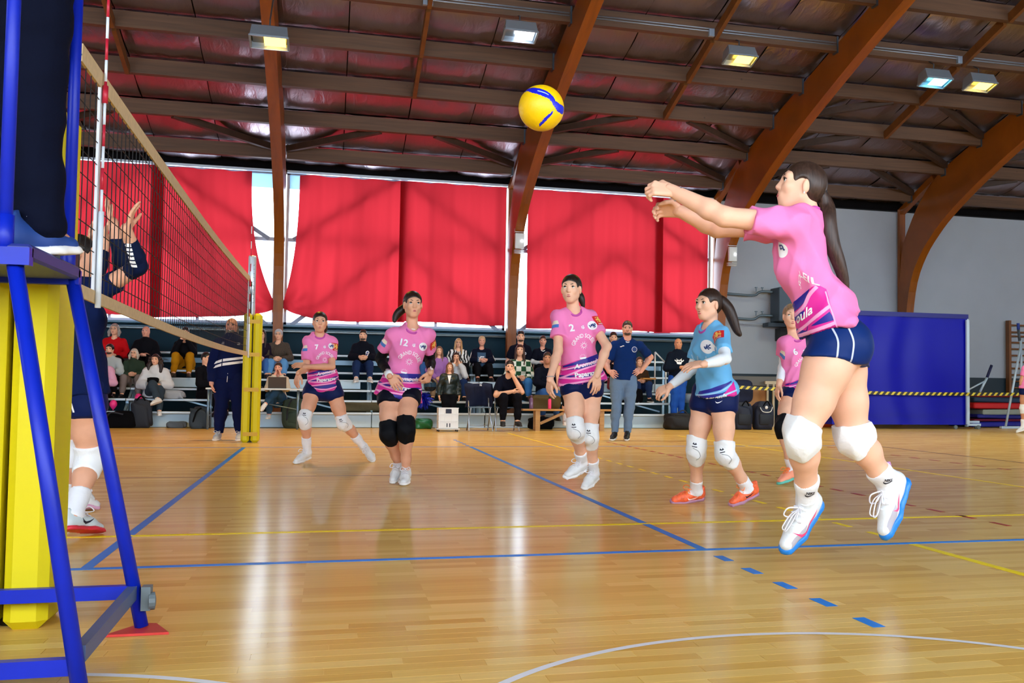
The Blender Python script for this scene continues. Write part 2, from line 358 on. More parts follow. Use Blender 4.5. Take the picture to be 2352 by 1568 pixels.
# foil panels, each one a sagging sheet between two purlins
def panel_mesh(sag, L):
    mb = MB(); dy = -1.38; dz = .37
    def fn(u, v):
        s = 4*v*(1-v); t = 4*u*(1-u); wob = .012*math.sin(17*u+5*sag*90)*math.sin(9*v)
        return ((u-.5)*L, dy*v, dz*v - sag*s*(.45+.55*t) - .02*s + wob)
    mb.grid(fn, 10, 8); me = mb.mesh('insulation_panel'); me.materials.append(m_foil); me.polygons.foreach_set('use_smooth', [True]*len(me.polygons)); return me
pms = [panel_mesh(s, 1.232) for s in (.06, .085, .11)]
for k in range(-1, 8):
    y, zb = PUR[k] if k >= 0 else (18.28, 5.17)
    for X in ARX[:-1]:
        for j in range(4):
            o = bpy.data.objects.new('insulation_panel', random.choice(pms)); COL.objects.link(o)
            o.location = (X+.625+1.25*j, y+.02, zb+.33); o.parent = ceil; o.matrix_parent_inverse = Matrix.Translation((-5, -10, -6))
# outer roof skin (closed above the panels, also over the side behind the camera)
rf = MB(); Z = lambda y: 5.62+.27*(18.3-y)+.14
rf.add([(-16, 18.4, Z(18.4)), (28, 18.4, Z(18.4)), (28, 4, Z(4)), (-16, 4, Z(4)), (28, -9.8, Z(17.8)), (-16, -9.8, Z(17.8))], [(0, 1, 2, 3), (3, 2, 4, 5)])
rf.build('roof_skin', M('roof_skin', '#3a3234', .8), ceil)
# short end walls closing the hall left and right, far outside the view
for nm, X in (('wall_left', -16.1), ('wall_end', 28.1)):
    tag(box_obj(nm, (X, 4.3, 4), (.2, 28, 9), m_white), 'plain end wall of the hall on the %s' % ('left' if X < 0 else 'right'), None, None, 'structure')

# unseen near wall and beam, added to cut low reflections; open window row between
tag(box_obj('wall_front', (6, -9.8, .9), (44, .2, 1.8), m_white), 'plain near wall added unseen behind the photographer', None, None, 'structure')
tag(box_obj('trim_4', (6, -9.8, 5.6), (44, .2, .5), m_white), 'beam added unseen above the near openings behind the photographer', None, None, 'structure')
# ================================================================ curtains
def curtain_mat():
    mt = bpy.data.materials.new('red_curtain'); mt.use_nodes = True; nt = mt.node_tree; nt.nodes.remove(nt.nodes['Principled BSDF'])
    t = nd(nt, 'ShaderNodeBsdfTranslucent'); t.inputs[0].default_value = (*lin('#7c181d'), 1)
    d = nd(nt, 'ShaderNodeBsdfDiffuse'); d.inputs[0].default_value = (*lin('#b0222c'), 1)
    mx = nd(nt, 'ShaderNodeMixShader'); mx.inputs[0].default_value = .30; nt.links.new(t.outputs[0], mx.inputs[1]); nt.links.new(d.outputs[0], mx.inputs[2])
    nt.links.new(mx.outputs[0], nt.nodes['Material Output'].inputs[0])
    return mt
m_curt = curtain_mat()
def curtain(label, xa, xb, Y, tie=None, seed=0, zb=2.2, side=1):
    """pleated cloth from rail to ledge; tie: 'L'/'R' = lower corner gathered to a knot near the arch"""
    rnd = random.Random(seed); ph = [rnd.uniform(0, 6.28) for _ in range(6)]; W = xb-xa
    def fn(u, v):
        x = xa + W*u; z = 5.36 - .02*math.sin(u*W*5+ph[0])**2; dz = z - (zb + .02*math.sin(u*W*2+ph[1]))
        fold = .035*math.sin(u*W*9+ph[2]+.5*math.sin(u*W*2.3)) + .02*math.sin(u*W*21+ph[3]) + .02*math.sin(u*W*4+ph[4]+v*1.5)
        y = Y + fold*(.5+.5*v)
        z -= dz*v
        if tie:
            s = u if tie == 'L' else 1-u
            xt = -.02 if tie == 'R' else .06
            g = math.exp(-s*W/.75); wv = v**2.4
            x += (xt-x)*g*wv if False else (xt - (xa if tie == 'L' else xb))*g*wv
            z += (.26*math.exp(-s*W/.35) - .0)*wv
            y += .10*math.sin(11*s*W)*g*v - .22*g*wv
            ang = math.atan2(v-1.02, s*W*.3+.02)
            y += .03*math.sin(ang*16)*math.exp(-s*W/1.2)*v
        return (x, y, z)
    mb = MB(); mb.grid(fn, int(W*44), 46)
    o = mb.build('curtain', m_curt, smooth=True, label=label, cat='curtain', group='red window curtains')
    return o
CY = YW-.18
curtain('red curtain behind the net, leftmost panel', -5.0, -2.35, CY, None, 1)
curtain('red curtain tied back to the left side of the first arch', -2.6, -.62, CY+.05, 'R', 2, 2.18)
curtain('red curtain tied back to the right side of the first arch', .36, 2.66, CY+.05, 'L', 3, 2.2)
curtain('red curtain behind the player numbered 12', 2.5, 4.86, CY, None, 4, 2.22)
curtain('wide red curtain behind the head of the player numbered 2', 5.36, 8.62, CY, None, 5, 2.18)
curtain('narrow red curtain next to the white wall', 8.45, 9.78, CY+.05, None, 6, 2.16)
curtain('red curtain at the far left behind the referee stand', -9.7, -5.3, CY, None, 7)
MB().tube([(-.05, CY-.2, 2.45), (.02, CY-.24, 2.42), (.1, CY-.2, 2.46)], [.02, .05, .02], 8).build('curtain_knot', m_curt, smooth=True, label='knot of red cloth tying two curtains at the first arch', cat='knot')
m_rail = M('rail_white', '#b9c6d6', .35, metal=.3)
for x0, lb in ((-10, 'far left'), (-5, 'left'), (0, 'middle'), (5, 'right')):
    box_obj('curtain_rail', (x0+2.5, CY+.02, 5.395), (4.8, .09, .05), m_rail, label='white curtain rail above the %s window bay' % lb, cat='rail', group='curtain rails')

# ================================================================ lamps and cable trays
m_lamp_w = M('floodlight_housing', '#8d9aa8', .35, metal=.5); m_lamp_b = M('floodlight_bracket', '#40474f', .5, metal=.5)
def lamp(pos, colr, label, chain_to, power=60):
    x, y, z = pos; t = thing('floodlight', label, 'lamp', (x, y, z), group='ceiling floodlights')
    R = Matrix.Rotation(math.radians(-14), 3, 'X')
    def P(a, b, c): return Vector((x, y, z)) + R @ Vector((a, b, c))
    hb = MB(); hw, hd, hh = .27, .17, .1
    hb.add([P(-hw, -hd, -hh), P(hw, -hd, -hh), P(hw, hd, -hh), P(-hw, hd, -hh), P(-hw*.93, -hd*.7, hh), P(hw*.93, -hd*.7, hh), P(hw*.93, hd*.7, hh), P(-hw*.93, hd*.7, hh)],
           [(4, 5, 6, 7), (0, 1, 5, 4), (1, 2, 6, 5), (2, 3, 7, 6), (3, 0, 4, 7)])
    hb.build('housing', m_lamp_w, t)
    fr = MB()
    for a, b in (((-hw, -hd), (hw, -hd)), ((hw, -hd), (hw, hd)), ((hw, hd), (-hw, hd)), ((-hw, hd), (-hw, -hd))):
        fr.beam(P(*a, -hh-.01), P(*b, -hh-.01), .03, .025)
    fr.build('rim', m_lamp_w, t)
    MB().add([P(-hw*.9, -hd*.9, -hh+.07), P(hw*.9, -hd*.9, -hh+.07), P(hw*.9, hd*.9, -hh+.07), P(-hw*.9, hd*.9, -hh+.07)], [(0, 1, 2, 3)]).build('reflector', M('reflector', '#9aa0a6', .3, metal=.9), t)
    em = bpy.data.materials.new('lamp_glow'); em.use_nodes = True; e = em.node_tree.nodes['Principled BSDF']
    e.inputs['Base Color'].default_value = (0, 0, 0, 1); e.inputs['Emission Color'].default_value = (*colr, 1); e.inputs['Emission Strength'].default_value = .9 if colr[2] < .5 else .7
    MB().add([P(-hw*.28, -hd*.85, -hh+.02), P(hw*.86, -hd*.85, -hh+.02), P(hw*.86, hd*.85, -hh+.02), P(-hw*.28, hd*.85, -hh+.02)], [(0, 3, 2, 1)]).build('bulb', em, t)
    MB().tube([P(0, 0, hh), (x, y+.02, z+.25), chain_to], .012, 6).build('hanger', m_lamp_b, t)
    MB().box(P(0, 0, hh+.03), (.18, .1, .06)).build('bracket', m_lamp_b, t)
    ld = bpy.data.lights.new('floodlight_light', 'SPOT'); ld.energy = power; ld.color = colr; ld.spot_size = math.radians(150); ld.spot_blend = .8; ld.shadow_soft_size = .15
    lo = bpy.data.objects.new('floodlight_light', ld); COL.objects.link(lo); lo.location = P(.05, 0, -hh-.05); lo.parent = t; lo.matrix_parent_inverse = t.matrix_world.inverted()
WARM, COOL, CYAN = (1., .55, .06), (.85, .93, 1.), (.2, .8, 1.)
lamp((.085, 10.5, 6.0), WARM, 'glowing orange floodlight hanging from the first arch', (.1, 10.9, 6.72))
lamp((3.98, 11.2, 6.74), COOL, 'white floodlight hanging left above the ball', (3.98, 11.4, 7.05))
lamp((7.9, 11.2, 6.72), WARM, 'glowing orange floodlight above the jumping player', (7.9, 11.4, 7.05))
lamp((11.8, 11.2, 6.68), CYAN, 'cyan tinted floodlight at the upper right', (11.8, 11.4, 7.05))
lamp((12.76, 11.2, 6.69), WARM, 'orange floodlight next to the cyan one', (12.76, 11.4, 7.05))
m_tray = M('cable_tray', '#8e98a8', .35, metal=.4)
for a, b, lb in ((.2, 4.85, 'left'), (5.15, 9.85, 'middle'), (10.15, 14.85, 'right')):
    tr = thing('cable_tray', 'white cable conduits along the purlin, %s bay' % lb, 'cable tray', ((a+b)/2, 11.33, 7.15), group='cable conduits on the purlin')
    for dz in (0, .045): MB().tube([(a, 11.33, 7.13+dz), (b, 11.33, 7.13+dz)], .014, 6).build('conduit', m_tray, tr, smooth=True)
    MB().box(((a+b)/2-.05, 11.32, 7.1), (.16, .06, .13)).build('junction_box', M('junction_box', '#8fa0b8', .4), tr)
# emergency units on the arches
m_alarm = M('emergency_unit', '#c9ced2', .4)
for X, yy, zz, lb in ((0, 17.0, 3.98, 'first arch between the tied curtains'), (5, 16.5, 4.0, 'second arch beside the window'), (10, 16.55, 3.95, 'third arch near the white wall')):
    t = thing('emergency_light', 'small white emergency light strapped to the ' + lb, 'emergency light', (X, yy, zz), group='emergency lights on the arches')
    MB().box((X, yy-.06, zz), (.2, .08, .34), bev=.01).build('case', m_alarm, t)
    MB().lathe([(.022, 0), (.022, .012), (.01, .016)], (X+.05, yy-.1, zz+.0), 10, axis=(0, -1, 0)).build('lens', M('lens_glow', '#ffffff', .2, emit=2.), t)
    for k in range(6): MB().box((X, yy-.02, zz+(.2+.03*k if k < 3 else -.2-.03*(k-3))), (.215, .1, .012)).build('strap', m_alarm, t)

# ================================================================ net, posts, antennas
m_tape = M('net_tape_canvas', '#cdb48c', .8, noise=(30, .08)); m_cord = M('net_cord', '#0e0c12', .7); m_band = M('net_side_band', '#cfd3da', .6)
net = thing('volleyball_net', 'black mesh volleyball net with tan canvas tapes stretched across the left side', 'net', (0, 4.5, 1.2))
NY0, NY1 = -.42, 9.2
def zt(y): s = (y-NY0)/(NY1-NY0); return 2.235 - .05*math.sin(math.pi*s)
def zbn(y): s = (y-NY0)/(NY1-NY0); return 1.235 - .04*math.sin(math.pi*s)
mb = MB()
for i in range(1, 96):
    y = NY0 + (NY1-NY0)*i/96; mb.tube([(0, y, zbn(y)), (0, y+.004*math.sin(i*3.1), (zt(y)+zbn(y))/2), (0, y, zt(y))], .0024, 4, False)
for k in range(1, 10):
    mb.tube([(0, NY0+(NY1-NY0)*j/48, zbn(NY0+(NY1-NY0)*j/48)+(zt(NY0+(NY1-NY0)*j/48)-zbn(NY0+(NY1-NY0)*j/48))*k/10) for j in range(49)], .0028, 4, False)
mb.build('net_mesh', m_cord, net, kind='stuff')
def tape(fz, h, name):
    mb = MB(); N = 40; V = []
    for j in range(N+1):
        y = NY0+(NY1-NY0)*j/N; z = fz(y)
        for dx, dz in ((-.006, -h/2), (.006, -h/2), (.008, h/2), (-.008, h/2)): V.append((dx, y, z+dz))
    F = [(4*j+k, 4*j+(k+1) % 4, 4*j+4+(k+1) % 4, 4*j+4+k) for j in range(N) for k in range(4)] + [(3, 2, 1, 0), (4*N, 4*N+1, 4*N+2, 4*N+3)]
    mb.add(V, F); mb.build(name, m_tape, net)
tape(lambda y: zt(y)-.005, .075, 'top_tape'); tape(lambda y: zbn(y), .055, 'bottom_tape')
for y in (-.03, 8.96): MB().box((0, y, (zt(y)+zbn(y))/2), (.012, .05, zt(y)-zbn(y))).build('side_band', m_band, net)
for a, b in (((0, NY0, 2.22), (0, -.98, 2.2)), ((0, NY0, 1.24), (0, -.98, 1.2)), ((0, NY1, 2.22), (-.04, 10.2, 2.25)), ((0, NY1, 1.24), (-.04, 10.2, 1.2))):
    MB().tube([a, b], .006, 6).build('tension_rope', M('rope_green', '#1f8f6a', .6), net, smooth=True)
m_ared, m_awhite = M('antenna_red', '#c0213a', .4), M('antenna_white', '#dfe8f2', .4)
for y, lb in ((-.03, 'red and white striped antenna rising at the near end of the net'), (8.98, 'thin red and white striped antenna at the far end of the net')):
    t = thing('antenna', lb, 'antenna', (.02, y, 1.2), group='net antennas')
    for k in range(18):
        MB().tube([(.02, y, 1.22+.1*k), (.02, y, 1.32+.1*k)], .006 if y > 1 else .0065, 8).build('stripe', m_ared if k % 2 else m_awhite, t, smooth=True)
    MB().tube([(.02, y, 1.18), (.02, y, 1.62)], .013, 8).build('sleeve', m_awhite, t, smooth=True)
    MB().tube([(.02, y, 2.12), (.02, y, 2.2)], .013, 8).build('clip', m_ared, t, smooth=True)
m_alu = M('post_aluminium', '#c6d0dc', .3, metal=.5); m_pad = M('pad_yellow', '#d0c010', .5, bump=(7, .15), spec=.25); m_pad2 = M('pad_strap', '#c79c10', .5)
# far post and pad
t = thing('net_post', 'aluminium net post standing at the far side of the court', 'post', (-.05, 10.25, 0))
MB().lathe([(.055, 0), (.055, 2.66), (.05, 2.68)], (-.05, 10.25, 0), 16).build('tube', m_alu, t, smooth=True)
MB().tube([(-.05, 10.18, 1.75), (-.05, 10.18, 2.3)], .012, 6).build('tension_bar', M('post_black', '#15181c', .5), t)
MB().tube([(-.05, 10.17, 2.2), (-.05, 10.14, 2.22), (-.02, 10.1, 2.1)], .01, 6).build('hook', m_alu, t)
for k in range(10): MB().box((-.02, 10.19, 2.0+.06*k), (.02, .004, .004)).build('height_mark', M('post_black', '#15181c', .5), t)
def pad(cx, cy, z0, z1, w, label, gap=None, split=True):
    t = thing('post_pad', label, 'pad', (cx, cy, z0))
    segs = [(z0, z1)] if gap is None else [(z0, gap[0]), (gap[1], z1)]
    for a, b in segs:
        for sx in (-1, 1):
            ww = w/2-.012; c = (cx+sx*(w/4+.004), cy, (a+b)/2)
            o = MB().box(c, (ww, w*.95, b-a), bev=.03).build('foam_half', m_pad, t)
    for z in ([z0+.12, z0+.75, z0+1.25, z1-.12] if gap is None else []):
        o = MB().box((cx+.005, cy-w*.48, z), (w*.8, .012, .055)).build('strap', m_pad2, t)
    return t
pad(-.01, 10.2, 0, 1.84, .25, 'yellow foam pad around the far net post with strap bands')
pad(-.02, -1.05, 0.0, 1.82, .30, 'large yellow foam pad around the near net post behind the blue stand', gap=(1.245, 1.33))
t = thing('net_post', 'dark near net post showing between the large yellow pads', 'post', (0, -1.05, 0))
MB().lathe([(.055, 0), (.055, 2.5)], (0, -1.05, 0), 14).build('tube', M('post_black', '#15181c', .5), t, smooth=True)
MB().box((0, -1.05, 1.29), (.26, .26, .08)).build('collar', M('post_black', '#15181c', .5), t)

# ================================================================ referee stand
m_blue = M('stand_blue_paint', '#0722a8', .4, noise=(6, .12), spec=.3); m_blue2 = M('stand_platform', '#26307a', .5); m_redp = M('stand_foot_red', '#c7322c', .5)
st = thing('referee_stand', 'blue painted steel referee stand on the left beside the near net post', 'referee stand', (0, -1.6, 0))
LEG = {'B': ((.44, -1.25, .01), (.185, -1.25, 1.2)), 'A': ((.405, -1.98, .01), (.16, -1.82, 1.2)), 'C': ((-.44, -1.25, .01), (-.185, -1.25, 1.2)), 'D': ((-.405, -1.98, .01), (-.16, -1.82, 1.2))}
for k, (a, b) in LEG.items(): MB().tube([a, b], .0225, 12).build('leg', m_blue, st, smooth=True)
for k, (x, y) in {'B': (.17, -1.25), 'A': (.135, -1.82), 'C': (-.17, -1.25), 'D': (-.135, -1.82)}.items():
    MB().tube([(x, y, 1.18), (x, y, 2.5)], .019, 12).build('upright', m_blue, st, smooth=True)
    MB().tube([(x, y, 1.2), (x, y, 1.32)], .024, 12).build('socket', m_blue, st, smooth=True)
MB().beam((-.42, -1.25, .13), (.42, -1.25, .13), .035, .045).build('cross_bar', m_blue, st)
MB().beam((-.39, -1.96, .07), (.39, -1.96, .07), .035, .045).build('cross_bar', m_blue, st)
MB().beam((.41, -1.25, .13), (.395, -1.95, .1), .03, .045).build('side_bar', M('side_bar_grey', '#4a5a80', .45), st)
MB().beam((-.41, -1.25, .13), (-.395, -1.95, .1), .03, .045).build('side_bar', M('side_bar_grey', '#4a5a80', .45), st)
MB().box((0, -1.54, 1.215), (.42, .6, .045), bev=.008).build('platform', m_blue2, st)
for yy in (-1.25, -1.84): MB().beam((-.21, yy, 1.2), (.21, yy, 1.2), .04, .05).build('platform_rail', m_blue, st)
MB().lathe([(.03, 0), (.03, .02), (.012, .024)], (.462, -1.27, .1), 14, axis=(1, .2, 0)).build('wheel', M('castor_grey', '#5f6b70', .5), st)
MB().box((.455, -1.26, .11), (.03, .05, .08)).build('wheel_bracket', M('castor_grey', '#5f6b70', .5), st)
f = MB(); f.prism([(-.11, 0), (.09, 0), (.03, .145), (-.02, .155)], (.45, -1.345, .0012), (1, 0, 0), (0, 1, 0), .008); f.build('foot_plate', m_redp, st)

# ================================================================ ball
BC = Vector((1.95, -.56, 2.12)); BR = .104
m_by, m_bb, m_bl = M('ball_yellow', '#f2c400', .45, bump=(90, .08)), M('ball_blue', '#1020c8', .4), M('ball_highlight_label', '#a9c6f2', .4)
tow = -fw
def bpt(x, y, front=True):
    r2 = min(.999, x*x+y*y); z = math.sqrt(1-r2); return (rt2*x + up2*y + tow*(z if front else -z)).normalized()
bands = [([(-.72, .68), (-.5, .70), (-.25, .60), (.2, .43), (.48, .26), (.6, .05), (.80, -.12), (.97, -.15)], [.13, .14, .19, .20, .14, .13, .20, .2]), ([(-.05, -.9), (0, -.83), (.25, -.62), (.47, -.42), (.56, -.3)], [.04, .08, .095, .07, .03])]
bands3 = []
for pl, wd in bands:
    P = [bpt(x, y) for x, y in pl]; pp = []; ww = []
    for i in range(len(P)-1):
        for k in range(8): pp.append(P[i].lerp(P[i+1], k/8).normalized()); ww.append(wd[i]+(wd[i+1]-wd[i])*k/8)
    bands3.append((np.array(pp), np.array(ww)))
    bands3.append((-np.array(pp), np.array(ww)))
bm = bmesh.new(); bmesh.ops.create_icosphere(bm, subdivisions=6, radius=1)
cs = np.array([(v.co.x, v.co.y, v.co.z) for v in bm.verts]); dmin = np.full(len(cs), 9.)
for pp, ww in bands3:
    d = np.arccos(np.clip(cs @ pp.T, -1, 1)) - ww[None, :]; dmin = np.minimum(dmin, d.min(1))
sc = 1 - .012*np.exp(-(dmin/.018)**2)
co = cs*sc[:, None]*BR; blue = dmin < 0
faces = [[v.index for v in f.verts] for f in bm.faces]; bm.free()
ball = thing('volleyball', 'yellow and blue volleyball flying in mid air', 'ball', BC)
mb = MB(); mb.add([BC+Vector(c) for c in co], [f for f in faces if not blue[f].all()]); mb.build('yellow_panels', m_by, ball, smooth=True)
mb = MB(); mb.add([BC+Vector(c) for c in co], [f for f in faces if blue[f].all()]); mb.build('blue_band', m_bb, ball, smooth=True)
pl = [bpt(x, y) for x, y in ((-.12, .565), (.05, .51), (.22, .45), (.36, .38))]
V = []
for p in pl:
    s = p.cross(up2).normalized(); n_ = (p.cross(s)).normalized()
    V += [BC+(p+n_*.03)*BR*1.004, BC+(p-n_*.03)*BR*1.004]
MB().add(V, [(2*i, 2*i+1, 2*i+3, 2*i+2) for i in range(3)]).build('highlight_label', m_bl, ball)  # label and highlight on the blue band, both painted as one pale strip
# ================================================================ bleachers
m_bl = M('bleacher_white', '#c3d6e6', .4, metal=.1, noise=(4, .05)); m_bls = M('bleacher_steel', '#8fb2cc', .4, metal=.3); m_blf = M('bleacher_panel', '#b4cfe2', .5, noise=(2, .05))
bl = thing('bleachers', 'white tiered bleachers along the dark wall behind the court', 'bleachers', (1, 16, 0))
BX0, BX1 = -7.0, 8.55
TIERS = [(15.12, .30, .10, 'ledge'), (15.36, .53, .26, 'seat_plank'), (15.78, .73, .34, 'foot_plank'), (16.12, .93, .26, 'seat_plank'), (16.62, 1.09, .36, 'foot_plank'), (17.06, 1.46, .28, 'seat_plank')]
xs = np.linspace(BX0, BX1, 8)
for y, z, d, nm in TIERS:
    for a, b in zip(xs[:-1], xs[1:]):
        MB().box(((a+b)/2, y+d/2-.13, z-.02), (b-a-.012, d, .04), bev=.006).build(nm, m_bl, bl)
for a, b in zip(xs[:-1], xs[1:]):
    MB().box(((a+b)/2, 15.12, .14), (b-a-.02, .03, .26)).build('front_panel', m_blf, bl)
    MB().box(((a+b)/2, 15.14, .01), (b-a, .04, .02)).build('kick_strip', M('kick_strip', '#1c2a36', .6), bl)
    MB().box(((a+b)/2, 16.0, .83), (b-a-.4, .02, .16)).build('riser_panel', m_blf, bl)
for i, x in enumerate(xs):
    for y, z, d, nm in TIERS[1:]:
        MB().box((x, y+.05, z/2-.02), (.05, .05, z-.04)).build('upright', m_bls, bl)
    MB().beam((x, 15.2, .3), (x, 17.1, 1.42), .04, .05).build('stringer', m_bls, bl)
    if i < 7: MB().beam((x+.3, 15.5, .68), (x+1.6, 15.5, .34), .02, .03).build('diagonal', m_bls, bl)
box_obj('back_rail', ((BX0+BX1)/2, 17.3, 1.30), (BX1-BX0, .03, .1), m_bls, bl)

# ================================================================ scorer's table, laptop
m_tt = M('table_white', '#d2dde6', .4); m_leg = M('table_leg', '#6f8aa3', .35, metal=.5)
t = thing('scorer_table', 'long white scorer table in front of the bleachers', 'table', (-.2, 14.6, 0))
MB().box((-.2, 14.55, .735), (1.75, .55, .03), bev=.008).build('table_top', m_tt, t)
for x in (-1.03, .52):
    for y in (14.35, 14.78): MB().tube([(x, y, 0), (x, y, .72)], .02, 8).build('leg', m_leg, t, smooth=True)
    MB().tube([(x, 14.35, .25), (x, 14.78, .25)], .012, 6).build('stretcher', m_leg, t)
MB().tube([(-1.03, 14.5, .66), (.52, 14.5, .36)], .008, 6).build('brace', m_leg, t)
t = thing('laptop', 'open dark laptop on the scorer table', 'laptop', (.15, 14.45, .75))
MB().box((.15, 14.45, .758), (.32, .22, .014), bev=.004).build('base', M('laptop_dark', '#2a2624', .4), t)
MB().box((.15, 14.33, .86), (.32, .012, .2), R=Matrix.Rotation(.15, 3, 'X'), bev=.004).build('lid', M('laptop_lid', '#3a302b', .4), t)
MB().tube(catmull([(-.42, 14.35, .76), (-.3, 14.3, .785), (-.15, 14.35, .77), (-.12, 14.5, .76)], 5), .02, 8).build('headset', M('black_plastic', '#101114', .5), smooth=True, label='black headset lying on the scorer table', cat='headset')

# ================================================================ crate on dolly
t = thing('bottle_crate', 'white plastic bottle crate stack on a small dolly', 'crate', (3.19, 13.62, .05))
m_cr = M('crate_white', '#dfe8f0', .45); m_dk = M('crate_dark', '#14203c', .6)
for k in range(3):
    z = .065+.125*k
    for (c, d) in (((3.19, 13.47, z+.06), (.36, .012, .118)), ((3.19, 13.77, z+.06), (.36, .012, .118)), ((3.016, 13.62, z+.06), (.012, .3, .118)), ((3.364, 13.62, z+.06), (.012, .3, .118))):
        MB().box(c, d, bev=.003).build('wall_panel', m_cr, t)
    for x in (3.04, 3.13, 3.25, 3.34): MB().box((x, 13.462, z+.06), (.012, .008, .118)).build('rib', m_cr, t)
    MB().box((3.19, 13.462, z+.118), (.37, .012, .012)).build('rim', m_cr, t)
MB().prism([(-.07, 0), (.07, 0), (.05, .08), (-.05, .08)], (3.19, 13.4645, .335), (1, 0, 0), (0, 0, 1), .004).build('hand_hole', m_dk, t)
for x in (-.025, .025): MB().box((3.19+x, 13.464, .12), (.018, .006, .07)).build('slot', m_dk, t)
MB().box((3.19, 13.62, .05), (.42, .34, .018), bev=.004).build('dolly', m_cr, t)
for x in (3.02, 3.36):
    for y in (13.5, 13.74): MB().lathe([(.02, -.01), (.02, .01)], (x, y, .02), 10, axis=(1, 0, 0)).build('castor', M('black_plastic', '#101114', .5), t)

# ================================================================ folding chairs and bench
m_ch = M('chair_steel', '#b3c0d2', .3, metal=.6); m_chs = M('chair_seat', '#5a7590', .5)
def chair(label, x, y):
    t = thing('folding_chair', label, 'chair', (x, y, 0), group='folding chairs beside the court')
    MB().box((x, y+.02, .445), (.40, .38, .02), bev=.006).build('seat', m_chs, t)
    for s in (-1, 1):
        MB().tube([(x+s*.22, y-.2, .01), (x+s*.19, y+.12, .45), (x+s*.19, y+.22, .8)], .011, 8).build('front_leg', m_ch, t, smooth=True)
        MB().tube([(x+s*.2, y+.26, .01), (x+s*.18, y-.14, .44)], .011, 8).build('rear_leg', m_ch, t, smooth=True)
    MB().tube([(x-.215, y-.16, .07), (x+.215, y-.16, .07)], .009, 6).build('stretcher', m_ch, t, smooth=True)
    MB().tube([(x-.2, y+.2, .1), (x+.2, y+.2, .1)], .009, 6).build('stretcher', m_ch, t, smooth=True)
    MB().grid(lambda u, v: (x-.2+.4*u, y+.2+.03*math.sin(math.pi*u)+.02*v, .62+.2*v), 6, 3).build('backrest', m_chs, t)
    return t
chair('empty folding chair with a navy jacket hung over its back', 3.80, 13.75)
chair('folding chair under the seated coach in black', 4.30, 13.75)
m_navy = M('cloth_navy', '#0c1838', .85, bump=(14, .4)); m_blk = M('cloth_black', '#07080d', .9, bump=(12, .6), spec=.1)
j = MB(); j.grid(lambda u, v: (3.55+.5*u + .03*math.sin(9*v), 13.88 + .1*math.cos(math.pi*2*v)-.05*math.sin(7*u), .86-.42*abs(2*v-1)**1.2 + .03*math.sin(math.pi*u)), 14, 20)
o = j.build('jacket', m_navy, smooth=True, label='navy jacket with white stripes hung on the empty folding chair', cat='jacket'); o.modifiers.new('s', 'SOLIDIFY').thickness = .03
for k in range(3):
    MB().grid(lambda u, v: (3.62+.2*u, 13.83+.02*v-.055*u, .868+.012*k-.02*v*0+.01*math.sin(math.pi*u)), 4, 1)
for k in range(3): MB().tube([(3.6, 13.79+.03*k, .83+.018*k), (3.72, 13.79+.03*k, .855+.018*k), (3.84, 13.79+.03*k, .85+.018*k)], .006, 5).build('stripe', M('cloth_white', '#e8ecf2', .8), o)
m_bw = wood_mat('bench_wood', '#a8793c', '#c0924e', (2, 14, 14), .45, False)
t = thing('wooden_bench', 'low wooden gym bench with crossed feet behind the player numbered 2', 'bench', (5.6, 13.9, 0))
MB().box((5.55, 13.95, .40), (1.85, .28, .035), bev=.008).build('seat_board', m_bw, t)
for x in (4.93, 6.2):
    for y in (13.86, 14.04): MB().beam((x, y, 0), (x, y, .385), .09, .05, (0, 1, 0)).build('leg', m_bw, t)
MB().beam((5.0, 13.95, .14), (5.45, 13.95, .34), .06, .05).build('brace', m_bw, t); MB().beam((6.15, 13.95, .1), (5.75, 13.95, .34), .06, .05).build('brace', m_bw, t)
def bottle(nm, label, x, y, z, r, h, mc, mcap):
    t = thing(nm, label, 'bottle', (x, y, z), group='bottles on the wooden bench')
    MB().lathe([(r*.9, 0), (r, .01), (r, h*.72), (r*.6, h*.8), (r*.5, h*.84)], (x, y, z), 14).build('body', mc, t, smooth=True)
    MB().lathe([(r*.62, h*.82), (r*.62, h), (r*.5, h)], (x, y, z), 12).build('cap', mcap, t, smooth=True)
bottle('water_bottle', 'clear purple water bottle standing on the wooden bench', 4.82, 13.95, .42, .04, .26, M('bottle_purple', '#7a5b7c', .2), M('bottle_cap_w', '#5a3f5c', .4))
bottle('sports_bottle', 'bright pink sports bottle with black cap on the wooden bench', 5.17, 13.9, .42, .033, .24, M('bottle_pink', '#f0407c', .4), M('black_plastic', '#101114', .5))

# ================================================================ bags, bin and other loose things
def blob(name, label, cat, c, d, mat, seed=0, group=None, parts=()):
    """soft bag: squashed rounded box with lumps"""
    rnd = np.random.RandomState(seed); bm = bmesh.new(); bmesh.ops.create_icosphere(bm, subdivisions=4, radius=1)
    k = rnd.uniform(2, 4.5, (5, 3)); ph = rnd.uniform(0, 6, 5)
    for v in bm.verts:
        p = np.array(v.co); q = np.sign(p)*np.abs(p)**.5; q /= max(1, np.abs(q).max())
        q *= 1+.035*sum(math.sin(k[i] @ p*1.6+ph[i]) for i in range(5)); q[2] = max(q[2], -.92)
        v.co = Vector((c[0]+q[0]*d[0]/2, c[1]+q[1]*d[1]/2, c[2]+(q[2]+.92)*d[2]/1.92))
    me = bpy.data.meshes.new(name); bm.to_mesh(me); bm.free()
    if parts:
        t = thing(name, label, cat, c, group); link('body', me, mat, t, True)
        for nm, mb, mt in parts: mb.build(nm, mt, t, smooth=True)
        return t
    return tag(link(name, me, mat, None, True), label, cat, group)
def strap(*pts, r=.015): return MB().tube(catmull(pts, 5), r, 6)
m_grey = M('cloth_grey', '#55606b', .85, bump=(12, .4)); m_olive = M('cloth_olive', '#4a4632', .9, bump=(12, .4)); m_drk = M('bag_dark', '#141d2b', .7, bump=(10, .3))
